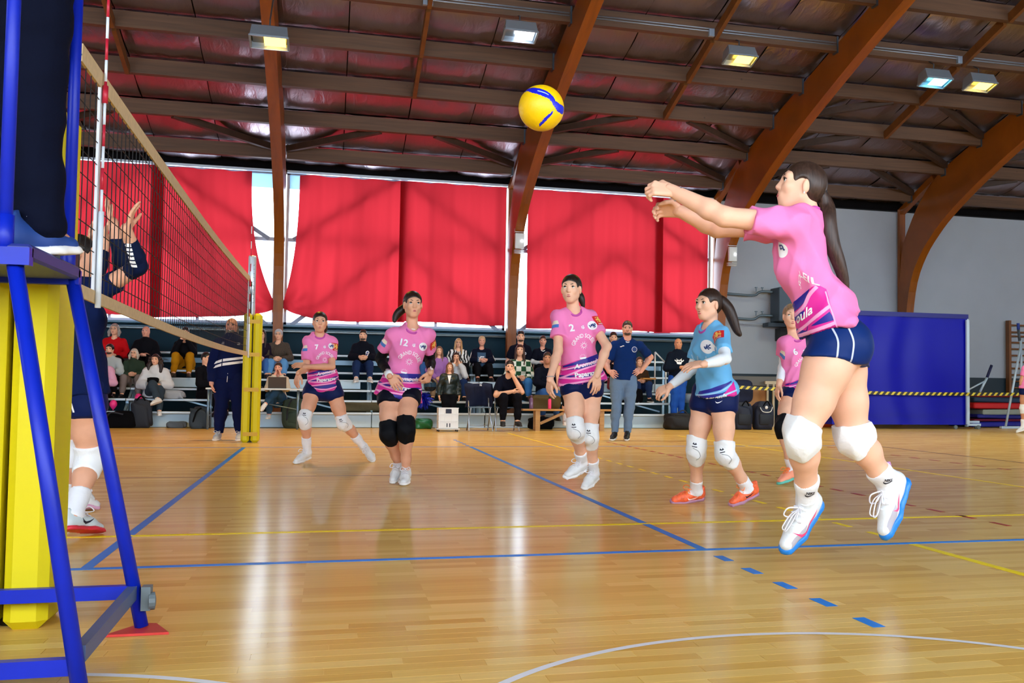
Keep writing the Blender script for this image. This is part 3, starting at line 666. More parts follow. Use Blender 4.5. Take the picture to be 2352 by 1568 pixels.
blob('backpack', 'black backpack lying in front of the bleachers on the left', 'bag', (-2.55, 14.9, 0), (.55, .34, .3), m_blk, 1, 'bags in front of the bleachers', [('strap', strap((-2.8, 14.75, .15), (-2.7, 14.7, .28), (-2.5, 14.72, .25)), m_drk)])
blob('backpack', 'tall dark bag beside the black backpack on the left', 'bag', (-2.22, 14.92, 0), (.36, .3, .52), m_drk, 2, 'bags in front of the bleachers', [('strap', strap((-2.3, 14.8, .5), (-2.22, 14.8, .58), (-2.15, 14.8, .5)), m_blk)])
blob('rucksack', 'slate grey rucksack on the floor beside the seated man in black', 'bag', (-1.2, 14.62, 0), (.34, .28, .38), M('bag_slate', '#22323f', .7, bump=(10, .3)), 3, 'bags in front of the bleachers', [('strap', strap((-1.3, 14.5, .1), (-1.24, 14.46, .3), (-1.16, 14.5, .38)), m_blk)])
blob('shoe', 'grey shoe lying at the foot of the bleachers on the left', 'shoe', (-1.62, 14.9, 0), (.34, .14, .12), m_grey, 4)
blob('scarf', 'light grey scarf bundle on the lowest seat', 'scarf', (-1.75, 15.3, .53), (.4, .25, .16), M('cloth_lightgrey', '#9fa9b4', .9, bump=(10, .4)), 5)
blob('green_bag', 'shiny green plastic bag on the floor behind the player numbered 12', 'bag', (2.86, 14.75, 0), (.34, .26, .2), M('foil_green', '#0c6b3a', .25, bump=(9, .5)), 6)
pp = MB(); rnd = random.Random(3)
for k in range(160):
    a, b = rnd.uniform(0, 6.28), rnd.uniform(-1.2, 1.4); d = Vector((math.cos(a)*math.cos(b), math.sin(a)*math.cos(b), math.sin(b))); c = Vector((2.86, 14.85, .58)); L = rnd.uniform(.12, .2)
    pp.tube([c, c+d*L*.6, c+d*L+Vector((0, 0, -.04))], .008, 3)
pp.build('pompom', M('pompom_blue', '#1322b4', .2, metal=.3), label='glittering blue pompom held beside the bleachers', cat='pompom')
blob('duffel_bag', 'black duffel bag on the floor by the bin', 'bag', (8.05, 14.55, 0), (.62, .4, .34), M('cloth_black2', '#0c0e16', .7, bump=(8, .5)), 8, 'bags in front of the bleachers', [('strap', strap((7.9, 14.4, .3), (8.05, 14.35, .4), (8.2, 14.4, .28)), m_drk)])
blob('jacket_bundle', 'dark jacket lying on the bleacher step behind the player numbered 7', 'jacket', (1.75, 15.35, .31), (1.05, .3, .2), m_olive, 9)
blob('olive_bag', 'round olive cushion bag behind the wooden bench', 'bag', (5.25, 14.75, .38), (.62, .36, .3), M('cushion_olive', '#5c4a22', .85, bump=(10, .3)), 10)
blob('coat', 'light grey coat thrown over the bleacher seat behind the standing coach', 'coat', (7.35, 15.95, .93), (.55, .4, .52), M('coat_grey', '#8b8f98', .9, bump=(8, .6)), 11)
blob('coat', 'dark red coat on the bleacher seat behind the standing coach', 'coat', (7.0, 15.75, .8), (.3, .28, .26), M('coat_red', '#7a0f1c', .9, bump=(8, .6)), 12)
blob('coat', 'black coat on the lower seat behind the standing coach', 'coat', (7.2, 15.4, .53), (.6, .3, .3), m_blk, 13)
blob('shoulder_bag', 'small black bag under the wooden bench at the left', 'bag', (5.15, 14.6, 0), (.5, .25, .24), m_blk, 14, 'bags in front of the bleachers')
blob('shoulder_bag', 'small black bag under the wooden bench at the right', 'bag', (6.15, 14.6, 0), (.34, .22, .2), m_blk, 15, 'bags in front of the bleachers')
t = blob('plush_toy', 'pink plush toy hanging behind the standing coach', 'toy', (5.93, 13.6, .0), (.17, .14, .62), M('plush_pink', '#e88aa0', .95, bump=(40, .4)), 16, None, [('foot', MB().lathe([(.03, 0), (.06, .03), (.055, .08), (.02, .11)], (5.97, 13.52, .1), 10), M('plush_cream', '#e8d2c8', .95))])
t = thing('waste_bin', 'tall teal waste bin with a grey liner at the end of the bleachers', 'bin', (8.5, 14.9, 0))
MB().lathe([(.2, 0), (.22, .1), (.27, .66), (.28, .7), (.25, .7)], (8.5, 14.9, 0), 20).build('body', M('bin_teal', '#1c4450', .5), t, smooth=True)
MB().lathe([(.275, .55), (.3, .62), (.31, .71), (.27, .74), (.25, .68)], (8.5, 14.9, 0), 22).build('liner', M('bin_liner', '#6d8496', .35, bump=(9, .4)), t, smooth=True)
for x, lb, ss in ((9.45, 'dark team backpack standing left by the barrier', 21), (9.93, 'dark team backpack with a white crest standing right by the barrier', 22)):
    P = [('strap', strap((x-.08, 14.42, .5), (x, 14.4, .6), (x+.08, 14.42, .5)), m_blk), ('pocket', MB().box((x, 14.46, .22), (.3, .06, .24), bev=.03), m_drk)]
    if ss == 22: P += [('crest', MB().lathe([(.035, 0), (.035, .004)], (x, 14.435, .47), 16, axis=(0, -1, 0)), M('cloth_white', '#e8ecf2', .8)), ('piping', strap((x-.14, 14.44, .47), (x-.08, 14.42, .38), (x+.08, 14.42, .38), (x+.14, 14.44, .48), r=.008), M('cloth_white', '#e8ecf2', .8))]
    blob('team_backpack', lb, 'bag', (x, 14.62, 0), (.4, .34, .58), M('team_bag', '#0e1a33', .65, bump=(8, .2)), ss, 'team backpacks', P)
# cupboard behind the libero, jacket and barrier
m_ply = wood_mat('cupboard_wood', '#8a5a24', '#a06c30', (3, 3, 3), .5, False)
t = thing('storage_box', 'orange plywood storage box against the wall behind the libero', 'box', (10.4, 16.3, 0))
MB().box((10.35, 16.4, .45), (.75, .6, .9)).build('body', m_ply, t); MB().box((10.5, 16.4, 1.03), (1.5, .7, .22), bev=.01).build('lid', M('lid_grey', '#5d5a58', .6), t)
for x in (10.0, 10.7): MB().box((x, 16.08, .45), (.05, .04, .88)).build('batten', m_ply, t)
blob('draped_jacket', 'dark navy jacket draped over the storage box', 'jacket', (9.95, 15.95, .55), (.62, .3, .5), m_navy, 31)
t = thing('barrier_rack', 'cream wooden slatted rack standing by the wall', 'rack', (11.0, 15.9, 0)); m_cream = M('rack_cream', '#b3a58c', .5)
for x in np.linspace(10.62, 11.5, 7): MB().box((x, 15.9, .5), (.045, .04, 1.0)).build('slat', m_cream, t)
for z in (.04, 1.0): MB().box((11.06, 15.9, z), (1.0, .06, .07)).build('rail', m_cream, t)
for x in (11.72, 11.85): MB().box((x, 16.6, .2), (.4, .5, .1))
blob('crash_pad', 'low orange crash pad on the floor behind the jumping player', 'mat', (12.0, 16.2, 0), (1.2, .6, .35), M('pad_orange', '#c4460f', .6), 33)
# barrier tape
def tape_mat():
    mt = bpy.data.materials.new('hazard_tape'); mt.use_nodes = True; nt = mt.node_tree; b = nt.nodes['Principled BSDF']
    g = nd(nt, 'ShaderNodeNewGeometry'); sp = nd(nt, 'ShaderNodeSeparateXYZ'); nt.links.new(g.outputs['Position'], sp.inputs[0])
    a = nd(nt, 'ShaderNodeMath', operation='ADD'); nt.links.new(sp.outputs[0], a.inputs[0]); mu = nd(nt, 'ShaderNodeMath', operation='MULTIPLY'); mu.inputs[1].default_value = -.9; nt.links.new(sp.outputs[2], mu.inputs[0]); nt.links.new(mu.outputs[0], a.inputs[1])
    f = nd(nt, 'ShaderNodeMath', operation='MULTIPLY'); f.inputs[1].default_value = 1/.145; nt.links.new(a.outputs[0], f.inputs[0]); fr = nd(nt, 'ShaderNodeMath', operation='FRACT'); nt.links.new(f.outputs[0], fr.inputs[0])
    lt = nd(nt, 'ShaderNodeMath', operation='LESS_THAN'); lt.inputs[1].default_value = .45; nt.links.new(fr.outputs[0], lt.inputs[0])
    mx = nd(nt, 'ShaderNodeMix', data_type='RGBA'); mx.inputs[6].default_value = (*lin('#14140f'), 1); mx.inputs[7].default_value = (*lin('#d8c430'), 1)
    nt.links.new(lt.outputs[0], mx.inputs[0]); nt.links.new(mx.outputs[2], b.inputs['Base Color']); b.inputs['Roughness'].default_value = .4; return mt
tp = [(8.56, 14.85, .96), (9.6, 14.8, .88), (10.7, 14.75, .85), (12.7, 14.7, .80), (15.0, 14.7, .80), (18.2, 14.7, .83)]
mb = MB(); c = catmull(tp, 10); mb.add([(p.x, p.y, p.z+dz) for p in c for dz in (-.035, .035)], [(2*i, 2*i+2, 2*i+3, 2*i+1) for i in range(len(c)-1)])
o = mb.build('barrier_tape', tape_mat(), label='yellow and black hazard tape stretched across the back of the hall', cat='tape'); o.modifiers.new('s', 'SOLIDIFY').thickness = .002
t = thing('tape_post', 'white metal post holding the hazard tape beside the bin', 'post', (8.6, 14.85, 0))
MB().tube([(8.72, 15.0, 0), (8.72, 15.0, 1.02)], .018, 8).build('tube', m_alu, t, smooth=True); MB().box((8.72, 15.0, .015), (.2, .2, .03)).build('base', m_alu, t)

# ================================================================ heater with pipes on the white wall
m_ht = M('heater_grey', '#3d4a56', .45, metal=.4); m_pp = M('heater_pipe', '#5b6b78', .4, metal=.4)
t = thing('wall_heater', 'grey louvred unit heater with pipes high on the white wall', 'heater', (11.6, 17.3, 2.8))
MB().box((11.62, 17.2, 2.88), (.46, .5, .82), bev=.015).build('casing', m_ht, t)
for k in range(7): MB().box((11.87, 17.2, 2.56+.1*k), (.04, .44, .03), R=Matrix.Rotation(.5, 3, 'Y')).build('louvre', M('louvre_dark', '#15181c', .5), t)
MB().box((11.55, 17.3, 2.4), (.7, .34, .1), bev=.01).build('tray', m_ht, t); MB().box((11.7, 17.42, 2.18), (.24, .3, .3)).build('bracket', M('louvre_dark', '#15181c', .5), t)
for z, xx in ((3.14, 10.1), (2.56, 10.35)):
    MB().tube(catmull([(xx, 17.45, z), (10.9, 17.42, z-.03), (11.05, 17.38, z+.04), (11.15, 17.36, z+.07), (11.4, 17.3, z+.06)], 5), .03, 8).build('pipe', m_pp, t, smooth=True)
    for x in (10.98, 11.14): MB().tube([(x, 17.36, z+.06), (x, 17.36, z+.16)], .012, 6).build('valve_stem', m_pp, t); MB().lathe([(.035, 0), (.035, .02)], (x, 17.36, z+.15), 10).build('valve_wheel', m_pp, t)
MB().tube([(10.72, 17.55, 2.42), (11.4, 17.55, 2.42)], .015, 6).build('bracket_rail', M('wall_white_paint', '#c9cdd2', .7), t)

# ================================================================ blue mat trolley, mats, wall bars, frame
m_mat = M('mat_blue', '#0408a4', .4, bump=(1.2, .35), spec=.25); m_fw = M('trolley_white', '#b9cde0', .4, metal=.2)
t = thing('crash_mat_trolley', 'tall blue crash mat standing upright on a white wheeled trolley', 'mat', (13.4, 15.1, 0))
MB().grid(lambda u, v: (11.75+3.42*u, 15.0+.02*math.sin(u*23+2*math.sin(v*3))*math.exp(-((u-.42)/.22)**2)+.012*math.sin(7*v), .1+2.5*v), 60, 20).build('mat_face', m_mat, t, smooth=True)
MB().box((13.46, 15.2, 1.35), (3.42, .34, 2.5)).build('mat_body', m_mat, t)
MB().box((13.46, 14.985, 2.57), (3.44, .02, .1)).build('top_hem', M('mat_blue_dark', '#050a78', .4), t)
for x, y in ((15.12, 14.93), (15.28, 15.2)): MB().box((x, y, 1.3), (.07, .05, 2.5 if y > 15 else 2.38)).build('frame_post', m_fw, t)
MB().box((15.35, 15.05, .1), (.36, .07, .05)).build('foot_bar', m_fw, t); MB().box((15.45, 15.2, .16), (.3, .07, .05)).build('foot_bar', m_fw, t)
for x, y in ((15.45, 15.0), (15.52, 15.18), (14.85, 15.0), (12.2, 15.0)): MB().lathe([(.045, -.02), (.045, .02)], (x, y, .045), 12, axis=(0, 1, 0)).build('castor', M('castor_grey', '#5f6b70', .5), t)
mats = [('navy blue gym mat, lowest of the pile at the far right', '#0b128c', .02, .13, 16.9), ('red and blue gym mat, second of the pile at the far right', '#6a1030', .15, .06, 16.9), ('dark blue gym mat, third of the pile at the far right', '#0a1278', .21, .1, 16.95), ('pale grey gym mat in the middle of the pile at the far right', '#8f968c', .31, .14, 17.2), ('bright red gym mat bulging out of the pile at the far right', '#c60f16', .45, .15, 16.9), ('steel blue gym mat near the top of the pile at the far right', '#1c3f66', .60, .13, 16.85), ('dark red gym mat, topmost of the pile at the far right', '#8a0d12', .73, .1, 17.0)]
for i, (lb, c, z, h, xc) in enumerate(mats):
    MB().box((xc, 16.35, z+h/2), (2.0-.1*(i % 3), 1.0, h-.01), R=Matrix.Rotation(.015*((i % 3)-1), 3, 'Y'), bev=.025).build('gym_mat', M('gym_mat_%d' % i, c, .55), label=lb, cat='mat', group='pile of gym mats')
t = thing('wall_bars', 'wooden wall bars fixed to the white wall at the far right', 'wall bars', (18.9, 17.5, 0)); m_wb = wood_mat('wallbar_wood', '#6b3f1a', '#7d4c22', (6, 6, 1), .5, False)
for x in (18.15, 19.2): MB().box((x, 17.48, 1.36), (.07, .14, 2.72)).build('side_rail', m_wb, t)
for z in [.3+.168*k for k in range(13)]+[2.42, 2.6]: MB().tube([(18.15, 17.44, z), (19.2, 17.44, z)], .02, 8).build('rung', m_wb, t, smooth=True)
t = thing('goal_stand', 'white folding pole stand with blue tip at the far right', 'stand', (16.9, 15.3, 0))
MB().tube([(16.4, 15.3, .05), (16.95, 15.45, 2.0)], .028, 8).build('strut', m_fw, t, smooth=True); MB().tube([(17.02, 15.5, .05), (16.98, 15.5, 2.1)], .03, 8).build('post', m_fw, t, smooth=True)
MB().tube([(16.95, 15.5, 2.08), (16.92, 15.5, 2.35)], .032, 8).build('sleeve', M('sleeve_dark', '#3c4650', .5), t, smooth=True); MB().tube([(16.92, 15.5, 2.35), (16.91, 15.5, 2.5)], .036, 8).build('tip', M('tip_blue', '#10308a', .5), t, smooth=True)
MB().box((16.9, 15.35, .03), (1.2, .08, .05)).build('base', m_fw, t)
t = thing('folded_pole', 'short white pole with dark blue grip leaning on the gym mats', 'pole', (16.3, 15.98, .83))
MB().tube([(16.2, 15.98, .85), (16.4, 15.98, 1.2)], .03, 8).build('pole', m_fw, t, smooth=True); MB().tube([(16.4, 15.98, 1.2), (16.53, 15.98, 1.5)], .034, 8).build('grip', M('grip_navy', '#161d4a', .6), t, smooth=True)
MB().tube([(15.8, 15.98, .86), (16.35, 15.98, 1.12)], .02, 8).build('arm', m_fw, t, smooth=True)

# ================================================================ small things among the spectators
blob('khaki_backpack', 'khaki rucksack standing beside the scorer table leg', 'bag', (.42, 14.85, 0), (.38, .3, .56), M('khaki_cloth', '#3c4a40', .85, bump=(10, .5), spec=.1), 51, 'bags in front of the bleachers', [('strap', strap((.32, 14.7, .15), (.34, 14.66, .4), (.4, 14.7, .54)), m_drk), ('pocket', MB().box((.45, 14.71, .2), (.24, .06, .22), bev=.03), M('khaki_cloth', '#3c4a40', .85))])
m_bal = M('balloon_pink', '#f0308c', .4)
for x, y, z, lb in ((-2.72, 15.0, .33, 'bright pink balloon resting on the front ledge, left one'), (-2.33, 15.18, .45, 'bright pink balloon beside the woman in the white poncho')):
    t = thing('balloon', lb, 'balloon', (x, y, z), group='pink balloons')
    MB().lathe([(.006, 0), (.03, .02), (.062, .07), (.066, .11), (.05, .15), (.012, .175)], (x, y, z), 14).build('skin', m_bal, t, smooth=True)
    MB().lathe([(.012, -.012), (.005, 0)], (x, y, z), 8).build('knot', m_bal, t)
t = thing('helmet', 'dark motorcycle helmet on the bleacher step behind the player numbered 12', 'helmet', (3.05, 15.55, .73))
MB().lathe([(.10, 0), (.125, .05), (.13, .12), (.11, .19), (.06, .235), (.005, .25)], (3.05, 15.55, .73), 22).build('shell', M('helmet_black', '#10161f', .25), t, smooth=True)
MB().grid(lambda u, v: (3.05+.133*math.cos(math.pi*(1.15+.7*u)), 15.55+.133*math.sin(math.pi*(1.15+.7*u)), .81+.09*v), 10, 3).build('visor', M('helmet_visor', '#27435a', .12), t, smooth=True)
t = thing('stair_rail', 'white tubular handrail at the end of the bleachers behind the standing coach', 'handrail', (7.95, 15.6, .73))
for a, b in (((7.85, 15.6, .75), (7.85, 15.6, 1.62)), ((7.85, 15.6, 1.62), (8.1, 15.6, 1.38)), ((8.1, 15.6, 1.38), (8.1, 15.6, .53))): MB().tube([a, b], .018, 8).build('tube', m_alu, t, smooth=True)
# ================================================================ people: smooth blended bodies on a grid, then surface nets
A = lambda *v: np.array(v[0] if len(v) == 1 else v, dtype=np.float64)
def nrm(v): v = np.asarray(v, float); return v/(np.linalg.norm(v)+1e-12)
def lerp(a, b, t): return a+(b-a)*t
def cone(a, b, ra, rb, k=.02, flat=None, clip=(), op='+'): return dict(t='c', a=A(a), b=A(b), ra=ra, rb=rb, k=k, flat=flat, clip=clip, op=op)
def ell(c, ax, r, k=.02, clip=(), op='+'): return dict(t='e', c=A(c), ax=np.array(ax, float), r=A(r), k=k, clip=clip, op=op)
def sph(c, r, k=.02, clip=(), op='+'): return cone(c, c, r, r, k, None, clip, op)
def bbox(p):
    if p['t'] == 'c':
        r = max(p['ra'], p['rb']); 
        return np.minimum(p['a'], p['b'])-r, np.maximum(p['a'], p['b'])+r
    r = np.abs(p['ax'].T) @ p['r']; return p['c']-r, p['c']+r
def dist(p, P):
    if p['t'] == 'c':
        ab = p['b']-p['a']; L2 = ab @ ab; pa = P-p['a'].astype(np.float32)
        t = np.clip((pa @ ab.astype(np.float32))/L2, 0, 1) if L2 > 1e-12 else np.zeros(P.shape[:-1], np.float32)
        q = pa - t[..., None]*ab.astype(np.float32); r = p['ra']+(p['rb']-p['ra'])*t
        if p['flat'] is not None:
            n, s = p['flat']; qn = q @ n.astype(np.float32); m2 = (q*q).sum(-1) - qn*qn; d = (np.sqrt(np.maximum(m2, 0)+(qn/s)**2)-r)*(.5+.5*min(1, s))
        else: d = np.sqrt((q*q).sum(-1))-r
    else:
        q = (P-p['c'].astype(np.float32)) @ p['ax'].T.astype(np.float32); k0 = np.sqrt(((q/p['r'].astype(np.float32))**2).sum(-1)); k1 = np.sqrt(((q/(p['r']**2).astype(np.float32))**2).sum(-1))+1e-9
        d = k0*(k0-1)/k1
    for pt, n in p['clip']: d = np.maximum(d, (P-A(pt).astype(np.float32)) @ nrm(n).astype(np.float32))
    return d
CORN = np.array([(i, j, k) for i in (0, 1) for j in (0, 1) for k in (0, 1)])
EDG = [(a, b) for a in range(8) for b in range(a+1, 8) if abs(CORN[a]-CORN[b]).sum() == 1]
def sdf_mesh(prims, h, wrinkle=None, clips=()):
    add = [p for p in prims if p['op'] == '+']
    lo = np.min([bbox(p)[0] for p in add], 0)-3*h; hi = np.max([bbox(p)[1] for p in add], 0)+3*h
    n = np.ceil((hi-lo)/h).astype(int)+1; Fd = np.full(n, .5, np.float32)
    ax = [np.float32(lo[i])+np.float32(h)*np.arange(n[i], dtype=np.float32) for i in range(3)]
    def grid(sl): return np.stack(np.meshgrid(*[ax[i][sl[i]] for i in range(3)], indexing='ij'), -1)
    for p in prims:
        a, b = bbox(p); mg = p['k']+2.5*h
        i0 = np.maximum(np.floor((a-mg-lo)/h).astype(int), 0); i1 = np.minimum(np.ceil((b+mg-lo)/h).astype(int)+1, n)
        if (i1 <= i0).any(): continue
        sl = tuple(slice(i0[i], i1[i]) for i in range(3)); d = dist(p, grid(sl)); f = Fd[sl]; k = p['k']
        if p['op'] == '+': hh = np.maximum(k-np.abs(f-d), 0)/k; Fd[sl] = np.minimum(f, d)-hh*hh*k*.25
        else: hh = np.maximum(k-np.abs(f+d), 0)/k; Fd[sl] = np.maximum(f, -d)+hh*hh*k*.25
    if clips:
        G = grid((slice(None),)*3)
        for pt, nn in clips: Fd = np.maximum(Fd, (G-A(pt).astype(np.float32)) @ nrm(nn).astype(np.float32))
    if wrinkle is not None:
        m_ = np.abs(Fd) < 3*h; idx = np.argwhere(m_); pts = lo+idx*h; Fd[m_] += wrinkle(pts).astype(np.float32)
    ins = Fd < 0; s = ins[:-1, :-1, :-1].astype(np.int8)
    for c in CORN[1:]: s = s+ins[c[0]:n[0]-1+c[0], c[1]:n[1]-1+c[1], c[2]:n[2]-1+c[2]]
    cell = np.argwhere((s > 0) & (s < 8))
    V = np.stack([Fd[cell[:, 0]+c[0], cell[:, 1]+c[1], cell[:, 2]+c[2]] for c in CORN], 1)
    acc = np.zeros((len(cell), 3)); cnt = np.zeros(len(cell))
    for a, b in EDG:
        va, vb = V[:, a], V[:, b]; mk = (va < 0) != (vb < 0); t = np.where(mk, va/np.where(mk, va-vb, 1), 0)
        acc += mk[:, None]*(CORN[a]+t[:, None]*(CORN[b]-CORN[a])); cnt += mk
    verts = lo+(cell+acc/cnt[:, None])*h
    vid = np.full(n-1, -1, np.int64); vid[cell[:, 0], cell[:, 1], cell[:, 2]] = np.arange(len(cell))
    quads = []
    for x in range(3):
        y, z = (x+1) % 3, (x+2) % 3; s0 = [slice(None)]*3; s1 = [slice(None)]*3; s0[x] = slice(0, -1); s1[x] = slice(1, None)
        e = np.argwhere(ins[tuple(s0)] != ins[tuple(s1)]); e = e[(e[:, y] > 0) & (e[:, z] > 0) & (e[:, y] < n[y]-1) & (e[:, z] < n[z]-1)]
        fl = ins[e[:, 0], e[:, 1], e[:, 2]]; c = []
        for dy, dz in ((1, 1), (0, 1), (0, 0), (1, 0)):
            q = e.copy(); q[:, y] -= dy; q[:, z] -= dz; c.append(vid[q[:, 0], q[:, 1], q[:, 2]])
        c = np.stack(c, 1); c[~fl] = c[~fl][:, ::-1]; quads.append(c)
    return verts, np.concatenate(quads)
def np_mesh(name, parts):
    V = np.concatenate([p[0] for p in parts]); o = 0; Q = []
    for v, q in parts: Q.append(q+o); o += len(v)
    Q = np.concatenate(Q); me = bpy.data.meshes.new(name); me.vertices.add(len(V)); me.vertices.foreach_set('co', V.astype(np.float32).ravel())
    me.loops.add(Q.size); me.loops.foreach_set('vertex_index', Q.ravel().astype(np.int32)); me.polygons.add(len(Q))
    me.polygons.foreach_set('loop_start', np.arange(0, Q.size, 4, dtype=np.int32)); me.update(calc_edges=True); me.validate()
    me.polygons.foreach_set('use_smooth', np.ones(len(me.polygons), bool)); return me
def sdf_obj(name, prims, h, mat, parent, wrinkle=None, clips=(), label=None):
    me = np_mesh(name, [sdf_mesh(prims, h, wrinkle, clips)]); o = link(name, me, mat, parent); 
    if label: o['label'] = label
    return o

def skin_mat(name, col):
    if name in MATS: return MATS[name]
    mt = M(name, col, .5, noise=(14, .05)); b = mt.node_tree.nodes['Principled BSDF']
    b.inputs['Subsurface Weight'].default_value = .0; b.inputs['Specular IOR Level'].default_value = .35; return mt
SK = {'fair': skin_mat('skin_fair', '#e9b598'), 'light': skin_mat('skin_light', '#dfa586'), 'tan': skin_mat('skin_tan', '#cb8f6e'), 'pink': skin_mat('skin_pink', '#e2a48e')}
LIPS = M('lips', '#b8565c', .45); EYEW = M('eye_white', '#c3c2c0', .3); IRIS = M('iris_dark', '#1d130e', .2)
def hair_mat(col):
    nm = 'hair_'+col
    if nm in MATS: return MATS[nm]
    mt = M(nm, col, .42, spec=.35); nt = mt.node_tree; b = nt.nodes['Principled BSDF']; tc = nd(nt, 'ShaderNodeTexCoord'); mp = nd(nt, 'ShaderNodeMapping'); mp.inputs['Scale'].default_value = (110, 110, 9)
    n = nd(nt, 'ShaderNodeTexNoise'); n.inputs['Scale'].default_value = 1; n.inputs['Detail'].default_value = 3; nt.links.new(tc.outputs['Object'], mp.inputs[0]); nt.links.new(mp.outputs[0], n.inputs[0])
    r = nd(nt, 'ShaderNodeValToRGB'); c = lin(col); r.color_ramp.elements[0].position = .3; r.color_ramp.elements[1].position = .75
    r.color_ramp.elements[0].color = (*[x*.6 for x in c], 1); r.color_ramp.elements[1].color = (*[min(1, x*1.7+.004) for x in c], 1); nt.links.new(n.outputs[0], r.inputs[0]); nt.links.new(r.outputs[0], b.inputs['Base Color'])
    bp = nd(nt, 'ShaderNodeBump'); bp.inputs['Strength'].default_value = .25; bp.inputs['Distance'].default_value = .01; nt.links.new(n.outputs[0], bp.inputs['Height']); nt.links.new(bp.outputs[0], b.inputs['Normal'])
    return mt
def fabric(name, col, rough=.75, b=.12): return M('fab_'+name, col, rough, bump=(38, b), spec=.1)

def head_prims(c, f, u, s, jaw=1.):
    l = nrm(np.cross(u, f)); f = nrm(np.cross(l, u)); ax = np.array([l, f, u])
    Pt = lambda x, y, z: c+(l*x+f*y+u*z)*s
    R = lambda *r: A(r)*s
    pr = [ell(Pt(0, -.012, .028), ax, R(.073, .092, .080), .02*s), ell(Pt(0, .022, -.028), ax, R(.058, .066, .080), .03*s),
          ell(Pt(0, .050, -.083), ax, R(.025*jaw, .026, .022), .03*s)]
    for sx in (-1, 1):
        pr += [cone(Pt(sx*.046*jaw, .002, -.05), Pt(sx*.014, .050, -.085), .02*s, .017*s, .025*s), ell(Pt(sx*.036, .064, -.018), ax, R(.022, .02, .022), .02*s),
               ell(Pt(sx*.074, -.01, -.006), np.array([nrm(l+f*sx*-.35), nrm(f+l*sx*.35), u]), R(.008, .019, .032), .006*s), sph(Pt(sx*.010, .090, -.025), .0075*s, .008*s)]
    pr += [cone(Pt(-.04, .070, .03), Pt(.04, .070, .03), .013*s, .013*s, .025*s), cone(Pt(0, .082, .016), Pt(0, .099, -.021), .008*s, .0105*s, .014*s),
           ell(Pt(0, .078, -.056), ax, R(.024, .012, .016), .018*s)]
    for sx in (-1, 1): pr.append(ell(Pt(sx*.032, .094, .009), ax, R(.017, .012, .011), .01*s, op='-'))
    return pr, Pt, ax
def face_parts(body, Pt, ax, s, brow, gaze, h, lip=LIPS, open_m=0.):
    l, f, u = ax
    for sx in (-1, 1):
        c = Pt(sx*.032, .0715, .009); bm = bmesh.new(); bmesh.ops.create_uvsphere(bm, u_segments=14, v_segments=10, radius=.0135*s)
        g = nrm(gaze); rot = Vector((0, 0, 1)).rotation_difference(Vector(g)).to_matrix().to_4x4(); rot.translation = Vector(c); bmesh.ops.transform(bm, matrix=rot, verts=bm.verts)
        for fc in bm.faces:
            fc.smooth = True; fc.material_index = 1 if (fc.calc_center_median()-Vector(c)).normalized().dot(Vector(g)) > .80 else 0
        me = bpy.data.meshes.new('eye'); bm.to_mesh(me); bm.free(); link('eye', me, [EYEW, IRIS], body)
        P = [Pt(sx*.014, .0875, .030), Pt(sx*.03, .0865, .0355), Pt(sx*.05, .072, .030)]; MB().tube(P, [.0028*s, .0034*s, .0016*s], 6).build('eyebrow', brow, body, smooth=True)
        P = [Pt(sx*.016, .0825, .013), Pt(sx*.032, .0875, .0195), Pt(sx*.048, .076, .013)]; MB().tube(P, [.0018*s, .0032*s, .0018*s], 5).build('eyelash', brow, body, smooth=True)
    lp = []
    for z, r in ((-.052, .0042), (-.0605-.008*open_m, .0052)):
        P = [Pt(-.021, .0815, z*.35-.037+(.0 if z > -.055 else -.001)), Pt(-.01, .0890, z), Pt(0, .0912, z-.001), Pt(.01, .0890, z), Pt(.021, .0815, z*.35-.037)]
        lp.append((P, [.001*s, r*.8*s, r*s, r*.8*s, .001*s]))
    mb = MB()
    for P, r in lp: mb.tube(P, r, 6)
    mb.build('lips', lip, body, smooth=True)
    if open_m: MB().tube([Pt(-.013, .084, -.0575), Pt(0, .088, -.0575), Pt(.013, .084, -.0575)], [.001, .0045*s, .001], 6).build('mouth', M('mouth_dark', '#3a1414', .6), body, smooth=True)
